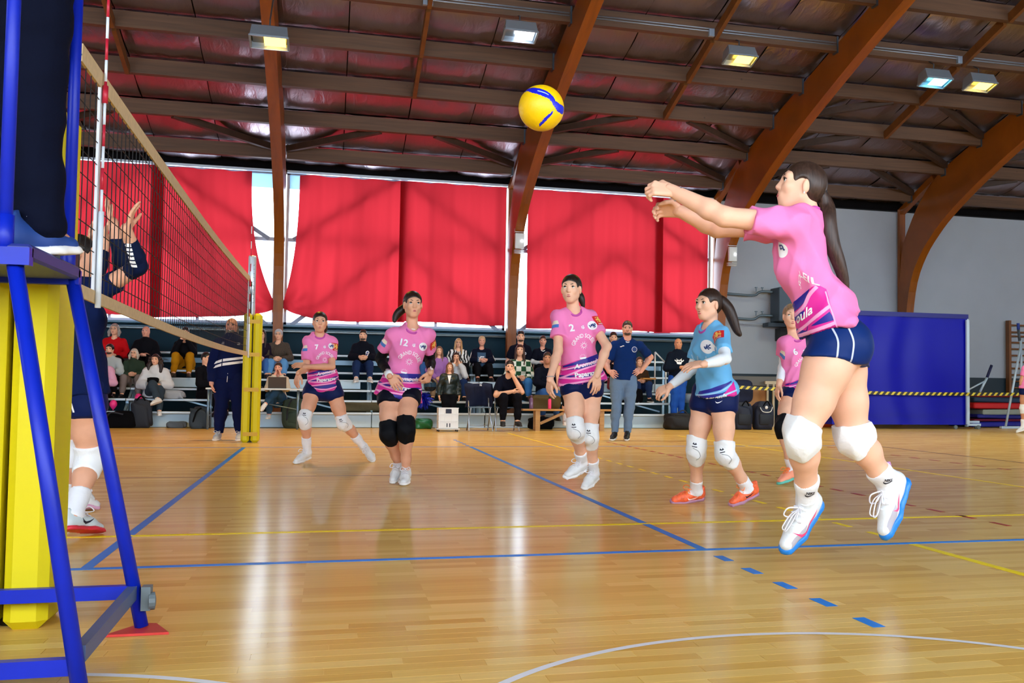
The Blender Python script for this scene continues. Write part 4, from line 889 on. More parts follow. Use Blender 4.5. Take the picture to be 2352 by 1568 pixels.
def hair_prims(Pt, ax, s, style):
    l, f, u = ax; R = lambda *r: A(r)*s; g = .010
    top = [ell(Pt(0, -.017, .032), ax, R(.081, .099, .092), .015*s), ell(Pt(0, -.045, -.0), ax, R(.068, .055, .068), .03*s)]
    cut = [ell(Pt(0, .090, -.030), ax, R(.063, .072, .090), .018*s, op='-')]
    ears = [ell(Pt(sx*.085, .012, -.015), ax, R(.030, .034, .045), .01*s, op='-') for sx in (-1, 1)]
    low = [ell(Pt(0, .05, -.13), ax, R(.14, .11, .085), .02*s, op='-')]
    if style == 'pony': return top+cut+ears+low
    if style == 'short': return [ell(Pt(0, -.012, .040), ax, R(.080, .098, .092), .015*s), ell(Pt(0, -.05, .0), ax, R(.068, .055, .06), .03*s)]+cut+ears+low
    if style == 'cap': return [ell(Pt(0, -.012, .036), ax, R(.084, .102, .090), .015*s), ell(Pt(0, -.04, -.005), ax, R(.078, .06, .07), .03*s)]+cut+low
    if style in ('long', 'curly', 'bob'):
        pr = list(top); end = {'long': -.28, 'curly': -.24, 'bob': -.13}[style]; w = {'long': .0, 'curly': .035, 'bob': .012}[style]
        pr += [cone(Pt(0, -.07, 0), Pt(0, -.075, end*.9), .06*s, .055*s, .03*s)]
        for sx in (-1, 1):
            pr += [cone(Pt(sx*.074, -.005, .03), Pt(sx*(.084+w), .005, end*.45), .022*s, (.026+w*.5)*s, .02*s), cone(Pt(sx*(.084+w), .005, end*.45), Pt(sx*(.082+w), .03, end), (.026+w*.5)*s, (.018+w*.4)*s, .02*s)]
            if style == 'curly': pr += [sph(Pt(sx*(.1+.02*math.sin(k*2)), -.01+.02*math.cos(k*3), .03-.05*k), .035*s, .015*s) for k in range(6)]
        return pr+[ell(Pt(0, .10, -.045), ax, R(.060, .075, .105), .015*s, op='-')]
    return []

def hand_prims(w, d, n, side, S, curl=.35, spread=.12, thumb=.5, curls=None):
    """w wrist, d finger direction, n palm normal (points out of the palm), side +1 if thumb is on d x n side"""
    d = nrm(d); n = nrm(n-d*(n @ d)); x = np.cross(d, n)*side; pr = []
    L = .19*S; kx = [.030, .010, -.011, -.030]; fl = [.070, .079, .073, .057]
    for i in range(4):
        kn = w+d*(.092-.006*abs(i-1))*S+x*kx[i]*S; pr.append(cone(w+x*kx[i]*.45*S+d*.01*S, kn, .0155*S, .0118*S, .012*S, (n, .85)))
        dd = nrm(d+x*spread*(1.5-i)*.6); p = kn; r = .0095*S; c = curl if curls is None else curls[i]
        for j, (fr, an) in enumerate(((.45, 62), (.32, 70), (.23, 45))):
            a = math.radians(an)*c; dd = nrm(dd*math.cos(a)+n*math.sin(a)*1.0) if j == 0 else nrm(dd*math.cos(a)+nrm(np.cross(np.cross(dd, n), dd) if abs(dd @ n) < .98 else -d)*math.sin(a))
            q = p+dd*fl[i]*fr*S; pr.append(cone(p, q, r, r*.9, .004*S)); p = q; r *= .88
    t0 = w+d*.028*S+x*.026*S; t1 = t0+nrm(d*.75+x*.75+n*.3)*.04*S; t2 = t1+nrm(d*.95+x*(.5-.6*thumb)+n*(.2+.6*thumb))*.032*S; t3 = t2+nrm(d*.95+x*(.2-.7*thumb)+n*(.1+.5*thumb))*.026*S
    pr += [cone(t0, t1, .016*S, .0118*S, .015*S), cone(t1, t2, .0112*S, .0098*S, .005*S), cone(t2, t3, .0098*S, .0078*S, .004*S)]
    return pr
def shoe_parts(body, an, to, hint, S, up_m, sole_m, h, lace_m=None, name='shoe', extra=None, width=1.):
    ha = .078*S; v = an-to; D = np.linalg.norm(v); vh = v/D; w_ = nrm(hint-vh*(hint @ vh)); ca = min(.95, ha/D); sa = math.sqrt(1-ca*ca)
    u = nrm(vh*ca+w_*sa); f = nrm(-vh*sa+w_*ca); l = np.cross(u, f); L = .275*S; hl = to-f*L
    Pt = lambda a, b, c=0.: hl+f*a*L+u*b*S+l*c*S
    cl = [(Pt(0, .012), -u)]
    W = width
    pr = [cone(Pt(.88, .026), Pt(.62, .040), .030*S*W, .041*S*W, .02*S, (u, .85), cl), cone(Pt(.62, .040), Pt(.32, .056), .041*S*W, .040*S*W, .02*S, None, cl), cone(Pt(.32, .05), Pt(.14, .045), .040*S*W, .037*S*W, .02*S, None, cl),
          cone(Pt(.24, .06), Pt(.24, .125), .040*S, .040*S, .02*S, None, [(Pt(.24, .112), nrm(u-f*.25))]), cone(Pt(.10, .05), Pt(.09, .115), .022*S, .016*S, .02*S, None, [(Pt(.1, .118), u)])]
    so = [cone(Pt(.90, .0), Pt(.66, .0), .036*S*W, .049*S*W, .015*S), cone(Pt(.66, .0), Pt(.35, .0), .049*S*W, .040*S*W, .015*S), cone(Pt(.35, 0), Pt(.14, 0), .040*S*W, .041*S*W, .015*S)]
    sc_ = [(Pt(0, .024), u), (Pt(0, .0), -u)]
    sh = sdf_obj(name, pr, h, up_m, body)
    sdf_obj('sole', so, h, sole_m, sh, clips=sc_)
    if lace_m is not None:
        for k in range(4):
            a = .66-.08*k; b = .052+.011*k+.028
            MB().tube([Pt(a, b-.012, -.028), Pt(a+.01, b+.002, 0), Pt(a, b-.012, .028)], .0032*S, 5).build('lace', lace_m, sh)
        for sx in (-1, 1):
            c = Pt(.42, .108); MB().tube(catmull([c, c+(f*.03+l*sx*.03+u*.02)*S, c+(f*.055+l*sx*.04+u*.0)*S, c+(f*.05+l*sx*.015-u*.004)*S, c], 5), .003*S, 5).build('lace', lace_m, sh)
    return sh, Pt, (f, u, l)

def human(name, label, D, spec):
    """D: joints in metres; spec: clothes, hair, gaze. Builds one person (Empty) with body, hair and clothing children."""
    J = {k: A(v) for k, v in D['J'].items()}; H = D['H']; S = H/1.70; h = spec.get('h', .012); fat = spec.get('fat', 1.); male = spec.get('male', False)
    up_s = nrm(J['neck']-J['pelvis']); lf = nrm(J['shL']-J['shR']); fwd = nrm(np.cross(lf, up_s)); lf = np.cross(up_s, fwd)
    if 'fwd' in spec: fwd = nrm(A(spec['fwd'])-up_s*(A(spec['fwd']) @ up_s)); lf = np.cross(up_s, fwd)
    bend = A(spec.get('bend', (0, 0, 0)))
    T = lambda t: lerp(J['pelvis'], J['neck'], t)+bend*max(0., 6.75*t*t*(1-t))
    for s in 'LR': J['sh'+s] = lerp(J['sh'+s], J['neck'], spec.get('shin', .13))-up_s*spec.get('shdn', .016)*S
    base = A(J['pelvis'][0], J['pelvis'][1], min(J['anL'][2], J['anR'][2])-.08*S)
    root = thing(name, label, 'person', base, spec.get('group'))
    sk = SK[spec.get('skin', 'fair')]
    def torso(e, b=1., hip_e=None, k=.04):
        he = e if hip_e is None else hip_e; fl = (fwd, .68)
        cw = (.086 if male else .074)*b; ww = (.080 if male else .058)*b*fat; hw = (.083 if male else .085)*b*fat
        pr = [cone(T(.86), T(.58), cw*H*.9+e, cw*H+e, k, fl), cone(T(.58), T(.28), cw*H*.98+e, ww*H+e, k, fl), cone(T(.28), T(-.02), ww*H+he, hw*H+he, k, (fwd, .74))]
        for s in 'LR':
            pr.append(cone(T(.95)-fwd*.005, J['sh'+s], .026*H+e, .025*H+e*.7, k))
            pr.append(cone(T(.72)+lf*(.05 if s == 'L' else -.05)*S, J['sh'+s], .045*H+e*.5, .026*H+e*.7, k))
            sg = 1 if s == 'L' else -1
            if not male: pr.append(ell(T(.64)+lf*sg*.06*S+fwd*.06*S, [lf, fwd, up_s], A(.05, .040, .05)*S+e*.8, .045))
            pr.append(ell(T(-.06)+lf*sg*.06*S-fwd*.055*S, [lf, fwd, up_s], A(.082, .075, .09)*S*fat+he*.8, .05))
        return pr
    def arm(s, e=0., t0=0., t1=2., k=.02, flare=0.):
        a, b, c = J['sh'+s], J['el'+s], J['wr'+s]; m_ = spec.get('arm', 1.)*(1.12 if male else 1.)
        if t1 <= 1:
            r = lambda t: (.028-.003*t)*H*m_+e*.8+flare*t; d = nrm(b-a)
            return [cone(lerp(a, b, t0), lerp(a, b, t1), r(t0), r(t1), k, None, [(lerp(a, b, t1), d)])]
        pr = [cone(lerp(a, b, min(1, t0)), b, (.029-.005*t0)*H*m_+e, .0242*H*m_+e, k)] if t0 < 1 else []
        q0 = max(0., t0-1); e1 = t1-1
        P = lerp(b, c, max(.3, q0)); 
        pr += [cone(lerp(b, c, q0), P, .0235*H*m_+e, .0245*H*m_+e, k), cone(P, lerp(b, c, e1), .0245*H*m_+e, (.0245-.0085*min(1, (e1-.3)/.7))*H*m_+e, k, None, [] if t1 > 2.05 else [(lerp(b, c, e1), nrm(c-b))])]
        return pr
    def leg(s, e=0., t0=0., t1=2., k=.03, clip=True):
        a, b, c = J['hp'+s], J['kn'+s], J['an'+s]; m_ = fat*spec.get('legs', 1.); pr = []
        sd = nrm(c-b); kd = nrm(b-a); bk = -nrm(nrm(a-b)+nrm(c-b)+1e-4*fwd)  # knee bulge direction
        calf = -nrm((fwd if abs(bk @ fwd) < .05 else bk)-sd*((fwd if abs(bk @ fwd) < .05 else bk) @ sd))
        def R(t):
            if t <= 1: return np.interp(t, [0, .25, .6, 1], [.056, .054, .045, .0335])*H*m_
            return np.interp(t-1, [0, .12, .32, .7, 1], [.0325, .031, .033, .024, .0205])*H*m_
        def Pp(t):
            p = lerp(a, b, t) if t <= 1 else lerp(b, c, t-1); off = np.interp(t, [1, 1.3, 1.8], [0, .014, 0])*S; return p+calf*off
        ts = sorted({t0, t1, *[t for t in (0, .25, .6, 1, 1.12, 1.32, 1.7, 2) if t0 < t < t1]})
        for x, y in zip(ts[:-1], ts[1:]):
            cl = []
            if clip and y == t1: cl.append((Pp(t1), nrm(Pp(t1)-Pp(t1-.02))))
            if clip and x == t0 and t0 > .05: cl.append((Pp(t0), -nrm(Pp(t0+.02)-Pp(t0))))
            pr.append(cone(Pp(x), Pp(y), R(x)+e, R(y)+e, k, None, cl))
        if clip and t1-t0 < .8 and t0 > .05:
            for p in pr: p['clip'] = [(Pp(t1), nrm(Pp(t1)-Pp(t1-.02))), (Pp(t0), -nrm(Pp(t0+.02)-Pp(t0)))]
        return pr
    # ---- body: torso and limbs, head and hands in finer grids of the same mesh
    hf, hu = nrm(A(spec['face'])), nrm(A(spec.get('hup', (0, 0, 1)))); hs = spec.get('hs', 1.)*S*.98
    hc = J['head']; hp, HPt, hax = head_prims(hc, hf, hu, hs, 1.12 if male else 1.)
    neck = [cone(J['neck']-up_s*.02, HPt(0, -.025, -.045), .034*H*(1.15 if male else .90), .030*H*(1.2 if male else .90), .03)]
    pr = torso(-.006)+neck+[ell(HPt(0, 0, 0), hax, A(.05, .06, .06)*hs, .02)]
    for s in 'LR': pr += arm(s, 0, 0, 2.1)+leg(s, 0, 0, 2.06, clip=False)+[cone(J['an'+s], lerp(J['an'+s], J['to'+s], .55), .028*S, .03*S, .02)]
    parts = [sdf_mesh(pr, h), sdf_mesh(hp+neck, spec.get('hh', h*.55))]
    for s in 'LR':
        hd = spec.get('hand'+s, {}); d = A(hd['d']) if 'd' in hd else J['ha'+s]-J['wr'+s]
        n_ = A(hd['n']) if 'n' in hd else -lf*(1 if s == 'L' else -1)
        sd = hd.get('side', None)
        if sd is None: sd = 1 if s == 'R' else -1
        parts.append(sdf_mesh(hand_prims(J['wr'+s], d, n_, sd, S*spec.get('hsz', 1.), hd.get('c', .35), hd.get('sp', .12), hd.get('th', .5), hd.get('cs'))+[cone(lerp(J['el'+s], J['wr'+s], .9), J['wr'+s], .0165*H, .0155*H, .01)], spec.get('hdh', h*.5)))
    me = np_mesh('body', parts); body = link('body', me, sk, root)
    brow = hair_mat(spec.get('brow', spec.get('hair', ('pony', '#241813'))[1]))
    if spec.get('facial', True): face_parts(body, HPt, hax, hs, brow, A(spec.get('gaze', spec['face'])), h, open_m=spec.get('open', 0))
    # ---- hair
    st_, hcv = spec.get('hair', ('pony', '#2b1c14')); hm = hair_mat(hcv); hh_ = spec.get('hairh', max(.006, h*.7))
    if st_ != 'bald':
        hp_ = hair_prims(HPt, hax, hs, st_)
        hr = sdf_obj('hair', hp_, hh_, hm, root)
        if 'tail' in spec:
            P = catmull([A(p) for p in spec['tail']['p']], 6); n_ = len(P); rr = [spec['tail'].get('r', .03)*S*(.55+.75*math.sin(math.pi*min(1, .12+.85*i/n_)))*(1-.55*(i/n_)**3) for i in range(n_)]
            sdf_obj('ponytail', [cone(P[i], P[i+1], rr[i], rr[i+1], .012) for i in range(n_-1)], hh_, hm, hr)
            MB().tube([P[1]-(P[2]-P[0]).normalized()*.012, P[1]+(P[2]-P[0]).normalized()*.012], rr[1]*1.25, 10).build('hair_tie', M('hair_tie', '#15121a', .6), hr, smooth=True)
    if spec.get('beard'):
        bp = [ell(HPt(0, .045, -.078), hax, A(.05, .052, .034)*hs, .02), ell(HPt(0, .085, -.040), hax, A(.026, .012, .008)*hs, .01)]+[cone(HPt(x*.054, .0, -.03), HPt(x*.045, .02, -.07), .016*hs, .018*hs, .02) for x in (-1, 1)]
        bp += [ell(HPt(0, .098, -.056), hax, A(.022, .02, .012)*hs, .008, op='-')]
        sdf_obj('beard', bp, hh_, hair_mat(spec['beard']), body)
    if spec.get('glasses'):
        for x in (-1, 1): MB().tube([HPt(x*.032+.022*math.cos(a), .104, .010+.018*math.sin(a)) for a in np.linspace(0, 6.283, 13)[:-1]], .002*hs, 5, closed=True).build('glasses_rim', M('glasses_dark', '#2a2228', .4), body)
    # ---- clothes
    tp = spec['top']; e = tp.get('e', .016); mt = tp['m']; hem = tp.get('hem', -.06); sl = tp.get('sl', .62)
    rs = np.random.RandomState(abs(hash(label)) % 9999 if False else sum(map(ord, label)) % 9999); kk = rs.normal(0, 1, (6, 3)); kk = kk/np.linalg.norm(kk, axis=1)[:, None]*rs.uniform(18, 42, (6, 1)); ph = rs.uniform(0, 6, 6); wa = tp.get('wr', .0022)
    def wrk(p):
        q = p + .02*np.sin(p @ kk[:3].T*.5+ph[:3]); v = np.sin(q @ kk.T+ph); return wa*(np.abs(v[:, :3]).sum(1)-1.9+v[:, 3:].sum(1)*.5)
    body_c = torso(e, 1., e+tp.get('hip', .012), .035)
    lowc = T(-.02); body_c.append(cone(T(.2), T(hem-.05), (.078)*H*fat+e+.004, (.094 if not male else .086)*H*fat+e+tp.get('flare', .012), .05, (fwd, .78)))
    hcut = tp.get('hemn', None); hn = -up_s if hcut is None else nrm(A(hcut))
    # each torso piece is cut at the hem
    for p in body_c: p['clip'] = list(p['clip'])+[(T(hem), hn)]
    shp = list(body_c)
    for s in 'LR':
        if sl <= 1: shp += arm(s, e+.002, 0, sl, .025, tp.get('cuff', .006))
        else: shp += arm(s, e, 0, sl, .025)
    nk = tp.get('neck', .058); nc = J['neck']+up_s*.035*S+fwd*tp.get('nf', .03)*S
    if not tp.get('hood'): shp.append(cone(nc, nc+up_s*.12*S+fwd*.02, nk*S, nk*S*1.15, .008, None, (), '-'))
    else: shp += [cone(J['neck']+up_s*.03*S-fwd*.035*S, J['neck']+up_s*.05*S+fwd*.03, .062*S, .052*S, .03)]
    shirt = sdf_obj(tp.get('name', 'shirt'), shp, h, mt, root, wrk)
    if 'collar' in tp:
        bv = BVHTree.FromPolygons([v.co for v in shirt.data.vertices], [list(q.vertices) for q in shirt.data.polygons]); rg = []
        for i in range(28):
            a_ = 2*math.pi*i/28; sn = math.sin(a_); p = J['neck']+lf*math.cos(a_)*nk*1.08*S+fwd*(sn*nk*1.05+.018)*S+up_s*(.012-.042*max(0, sn)**1.5)*S
            hit = bv.find_nearest(Vector(p)); rg.append(np.array(hit[0])+np.array(hit[1])*.001)
        rg = [(rg[i-1]+2*rg[i]+rg[(i+1) % 28])/4 for i in range(28)]
        MB().tube(rg, .0085*S, 6, closed=True).build('collar', tp['collar'], shirt, smooth=True)
        if tp.get('under'): sdf_obj('undershirt', [cone(T(.8), J['neck']+up_s*.022*S+fwd*.02*S, .06*S, .052*S, .02, (fwd, .8), [(J['neck']+up_s*.02*S+fwd*.025*S, nrm(up_s+.3*fwd))])], max(.008, h*.8), M('cloth_white', '#e8ecf2', .8), shirt)
    bt = spec['bot']; be = bt.get('e', .010); tl = bt.get('t', 2.0)
    bp = [cone(T(.16), T(-.03), (.074 if not male else .078)*H*fat+be, (.090 if not male else .082)*H*fat+be, .04, (fwd, .76))]
    for s in 'LR':
        sg = 1 if s == 'L' else -1
        bp += leg(s, be+bt.get('fl', 0), 0, tl, .035)+[ell(T(-.06)+lf*sg*.06*S-fwd*.05*S, [lf, fwd, up_s], A(.084, .078, .092)*S*fat+be, .05)]
        if bt.get('wide'): bp += [cone(lerp(J['kn'+s], J['an'+s], .3), lerp(J['kn'+s], J['an'+s], .98), .045*S, bt['wide']*S, .03, None, [(lerp(J['kn'+s], J['an'+s], .98), nrm(J['an'+s]-J['kn'+s]))])]
    for p in bp:
        if p['t'] == 'e' or p['flat'] is not None: p['clip'] = list(p['clip'])+[(T(.14), up_s)]
    if 'cut' in bt:
        for p in bp: p['clip'] = list(p['clip'])+[bt['cut']]
    bw = bt.get('wr', .002)
    bot = sdf_obj(bt.get('name', 'shorts' if tl < 1 else 'trousers'), bp, h, bt['m'], root, lambda p: wrk(p)*bw/max(wa, 1e-6))
    out = dict(root=root, body=body, shirt=shirt, bottom=bot, J=J, fwd=fwd, up=up_s, lf=lf, T=T, H=H, S=S, HPt=HPt, hax=hax, leg=leg, arm=arm, shoes={}, pads={})
    # ---- socks, pads, sleeves, shoes
    for s in 'LR':
        if 'sock' in spec:
            out['sock'+s] = sdf_obj('sock', leg(s, .010, spec['sock'][1], 2.02, .02)+[cone(J['an'+s], lerp(J['an'+s], J['to'+s], .45), .036*S, .034*S, .02)], min(h, .010), spec['sock'][0], root, lambda p: wrk(p)*.5)
        if 'pad' in spec:
            m_, t0, t1 = spec['pad'][:3]; b = J['kn'+s]; kd = -nrm(nrm(J['hp'+s]-b)+nrm(J['an'+s]-b)+1e-3*fwd); kd = kd if kd @ fwd > -.2 else fwd
            out['pads'][s] = sdf_obj('knee_pad', leg(s, .013, t0, t1, .03)+[ell(b+kd*.022*S, [nrm(np.cross(kd, up_s)), kd, nrm(np.cross(np.cross(kd, up_s), kd))], A(.05, .034, .055)*S, .03)], min(h, .010), m_, root, lambda p: wrk(p)*.8)
        if 'armsleeve' in spec and s in spec['armsleeve'].get('sides', 'LR'):
            sdf_obj('arm_sleeve', arm(s, .005, spec['armsleeve'].get('t0', .5), spec['armsleeve'].get('t1', 1.98), .015), min(h, .010), spec['armsleeve']['m'], root, lambda p: wrk(p)*.4)
        if 'shoe' in spec:
            hint = A(spec.get('fhint', {}).get(s, nrm(J['kn'+s]-J['an'+s])))
            sp = spec['shoe']; out['shoes'][s] = shoe_parts(root, J['an'+s], J['to'+s], hint, S*sp.get('S', 1.), sp['m'], sp['sole'], min(h, sp.get('h', .009)), sp.get('lace'), width=sp.get('w', 1.))
    return out

# ---------------------------------------------------------------- flat prints laid on cloth
_bv = {}
def bvh(o):
    if o.name not in _bv: _bv[o.name] = BVHTree.FromPolygons([v.co.copy() for v in o.data.vertices], [list(q.vertices) for q in o.data.polygons])
    return _bv[o.name]
def text2d(s, size, bold=0.):
    cu = bpy.data.curves.new('t', 'FONT'); cu.body = s; cu.size = size; cu.align_x = 'CENTER'; cu.align_y = 'CENTER'; cu.resolution_u = 3; cu.offset = bold*size
    o = bpy.data.objects.new('t', cu); COL.objects.link(o); dg = bpy.context.evaluated_depsgraph_get(); me = o.evaluated_get(dg).to_mesh()
    bm = bmesh.new(); bm.from_mesh(me); o.evaluated_get(dg).to_mesh_clear(); bpy.data.objects.remove(o); bpy.data.curves.remove(cu); return bm
def poly2d(*polys):
    bm = bmesh.new()
    for P in polys: bm.faces.new([bm.verts.new((x, y, 0)) for x, y in P])
    return bm
def disc2d(r, n=28, cx=0, cy=0, ry=None): return [(cx+r*math.cos(2*math.pi*k/n), cy+(ry or r)*math.sin(2*math.pi*k/n)) for k in range(n)]
def stroke2d(pts, w_):
    """ribbon along a polyline as quads"""
    P = catmull([(x, y, 0) for x, y in pts], 5); out = []
    for i in range(len(P)-1):
        d = (P[i+1]-P[i]).normalized(); n = Vector((-d.y, d.x, 0)); ww = w_/2
        out.append([(P[i]+n*ww).xy[:], (P[i]-n*ww).xy[:], (P[i+1]-n*ww).xy[:], (P[i+1]+n*ww).xy[:]])
    return out
def decal(o, bm, org, rx, uy, mat, name='print', bend=None, off=.0022, maxe=.012, depth=.5, parent=None):
    org, rx, uy = A(org), nrm(A(rx)), nrm(A(uy)); nz = np.cross(rx, uy)
    bmesh.ops.triangulate(bm, faces=bm.faces)
    for _ in range(5):
        ed = [e for e in bm.edges if e.calc_length() > maxe]
        if not ed: break
        bmesh.ops.subdivide_edges(bm, edges=ed, cuts=1); bmesh.ops.triangulate(bm, faces=[f for f in bm.faces if len(f.verts) > 3])
    bv = bvh(o); bad = []
    for v in bm.verts:
        x, y = v.co.x, v.co.y
        if bend: x, y = bend(x, y)
        st = org+rx*x+uy*y+nz*depth; hit = bv.ray_cast(Vector(st), Vector(-nz), depth*2)
        if hit[0] is None: bad.append(v); continue
        v.co = hit[0]+hit[1]*off if hit[1].dot(Vector(nz)) > -.1 else hit[0]-hit[1]*off
    if bad: bmesh.ops.delete(bm, geom=bad, context='VERTS')
    if not bm.faces: bm.free(); return None
    me = bpy.data.meshes.new(name); bm.to_mesh(me); bm.free(); return link(name, me, mat, parent or o, True)
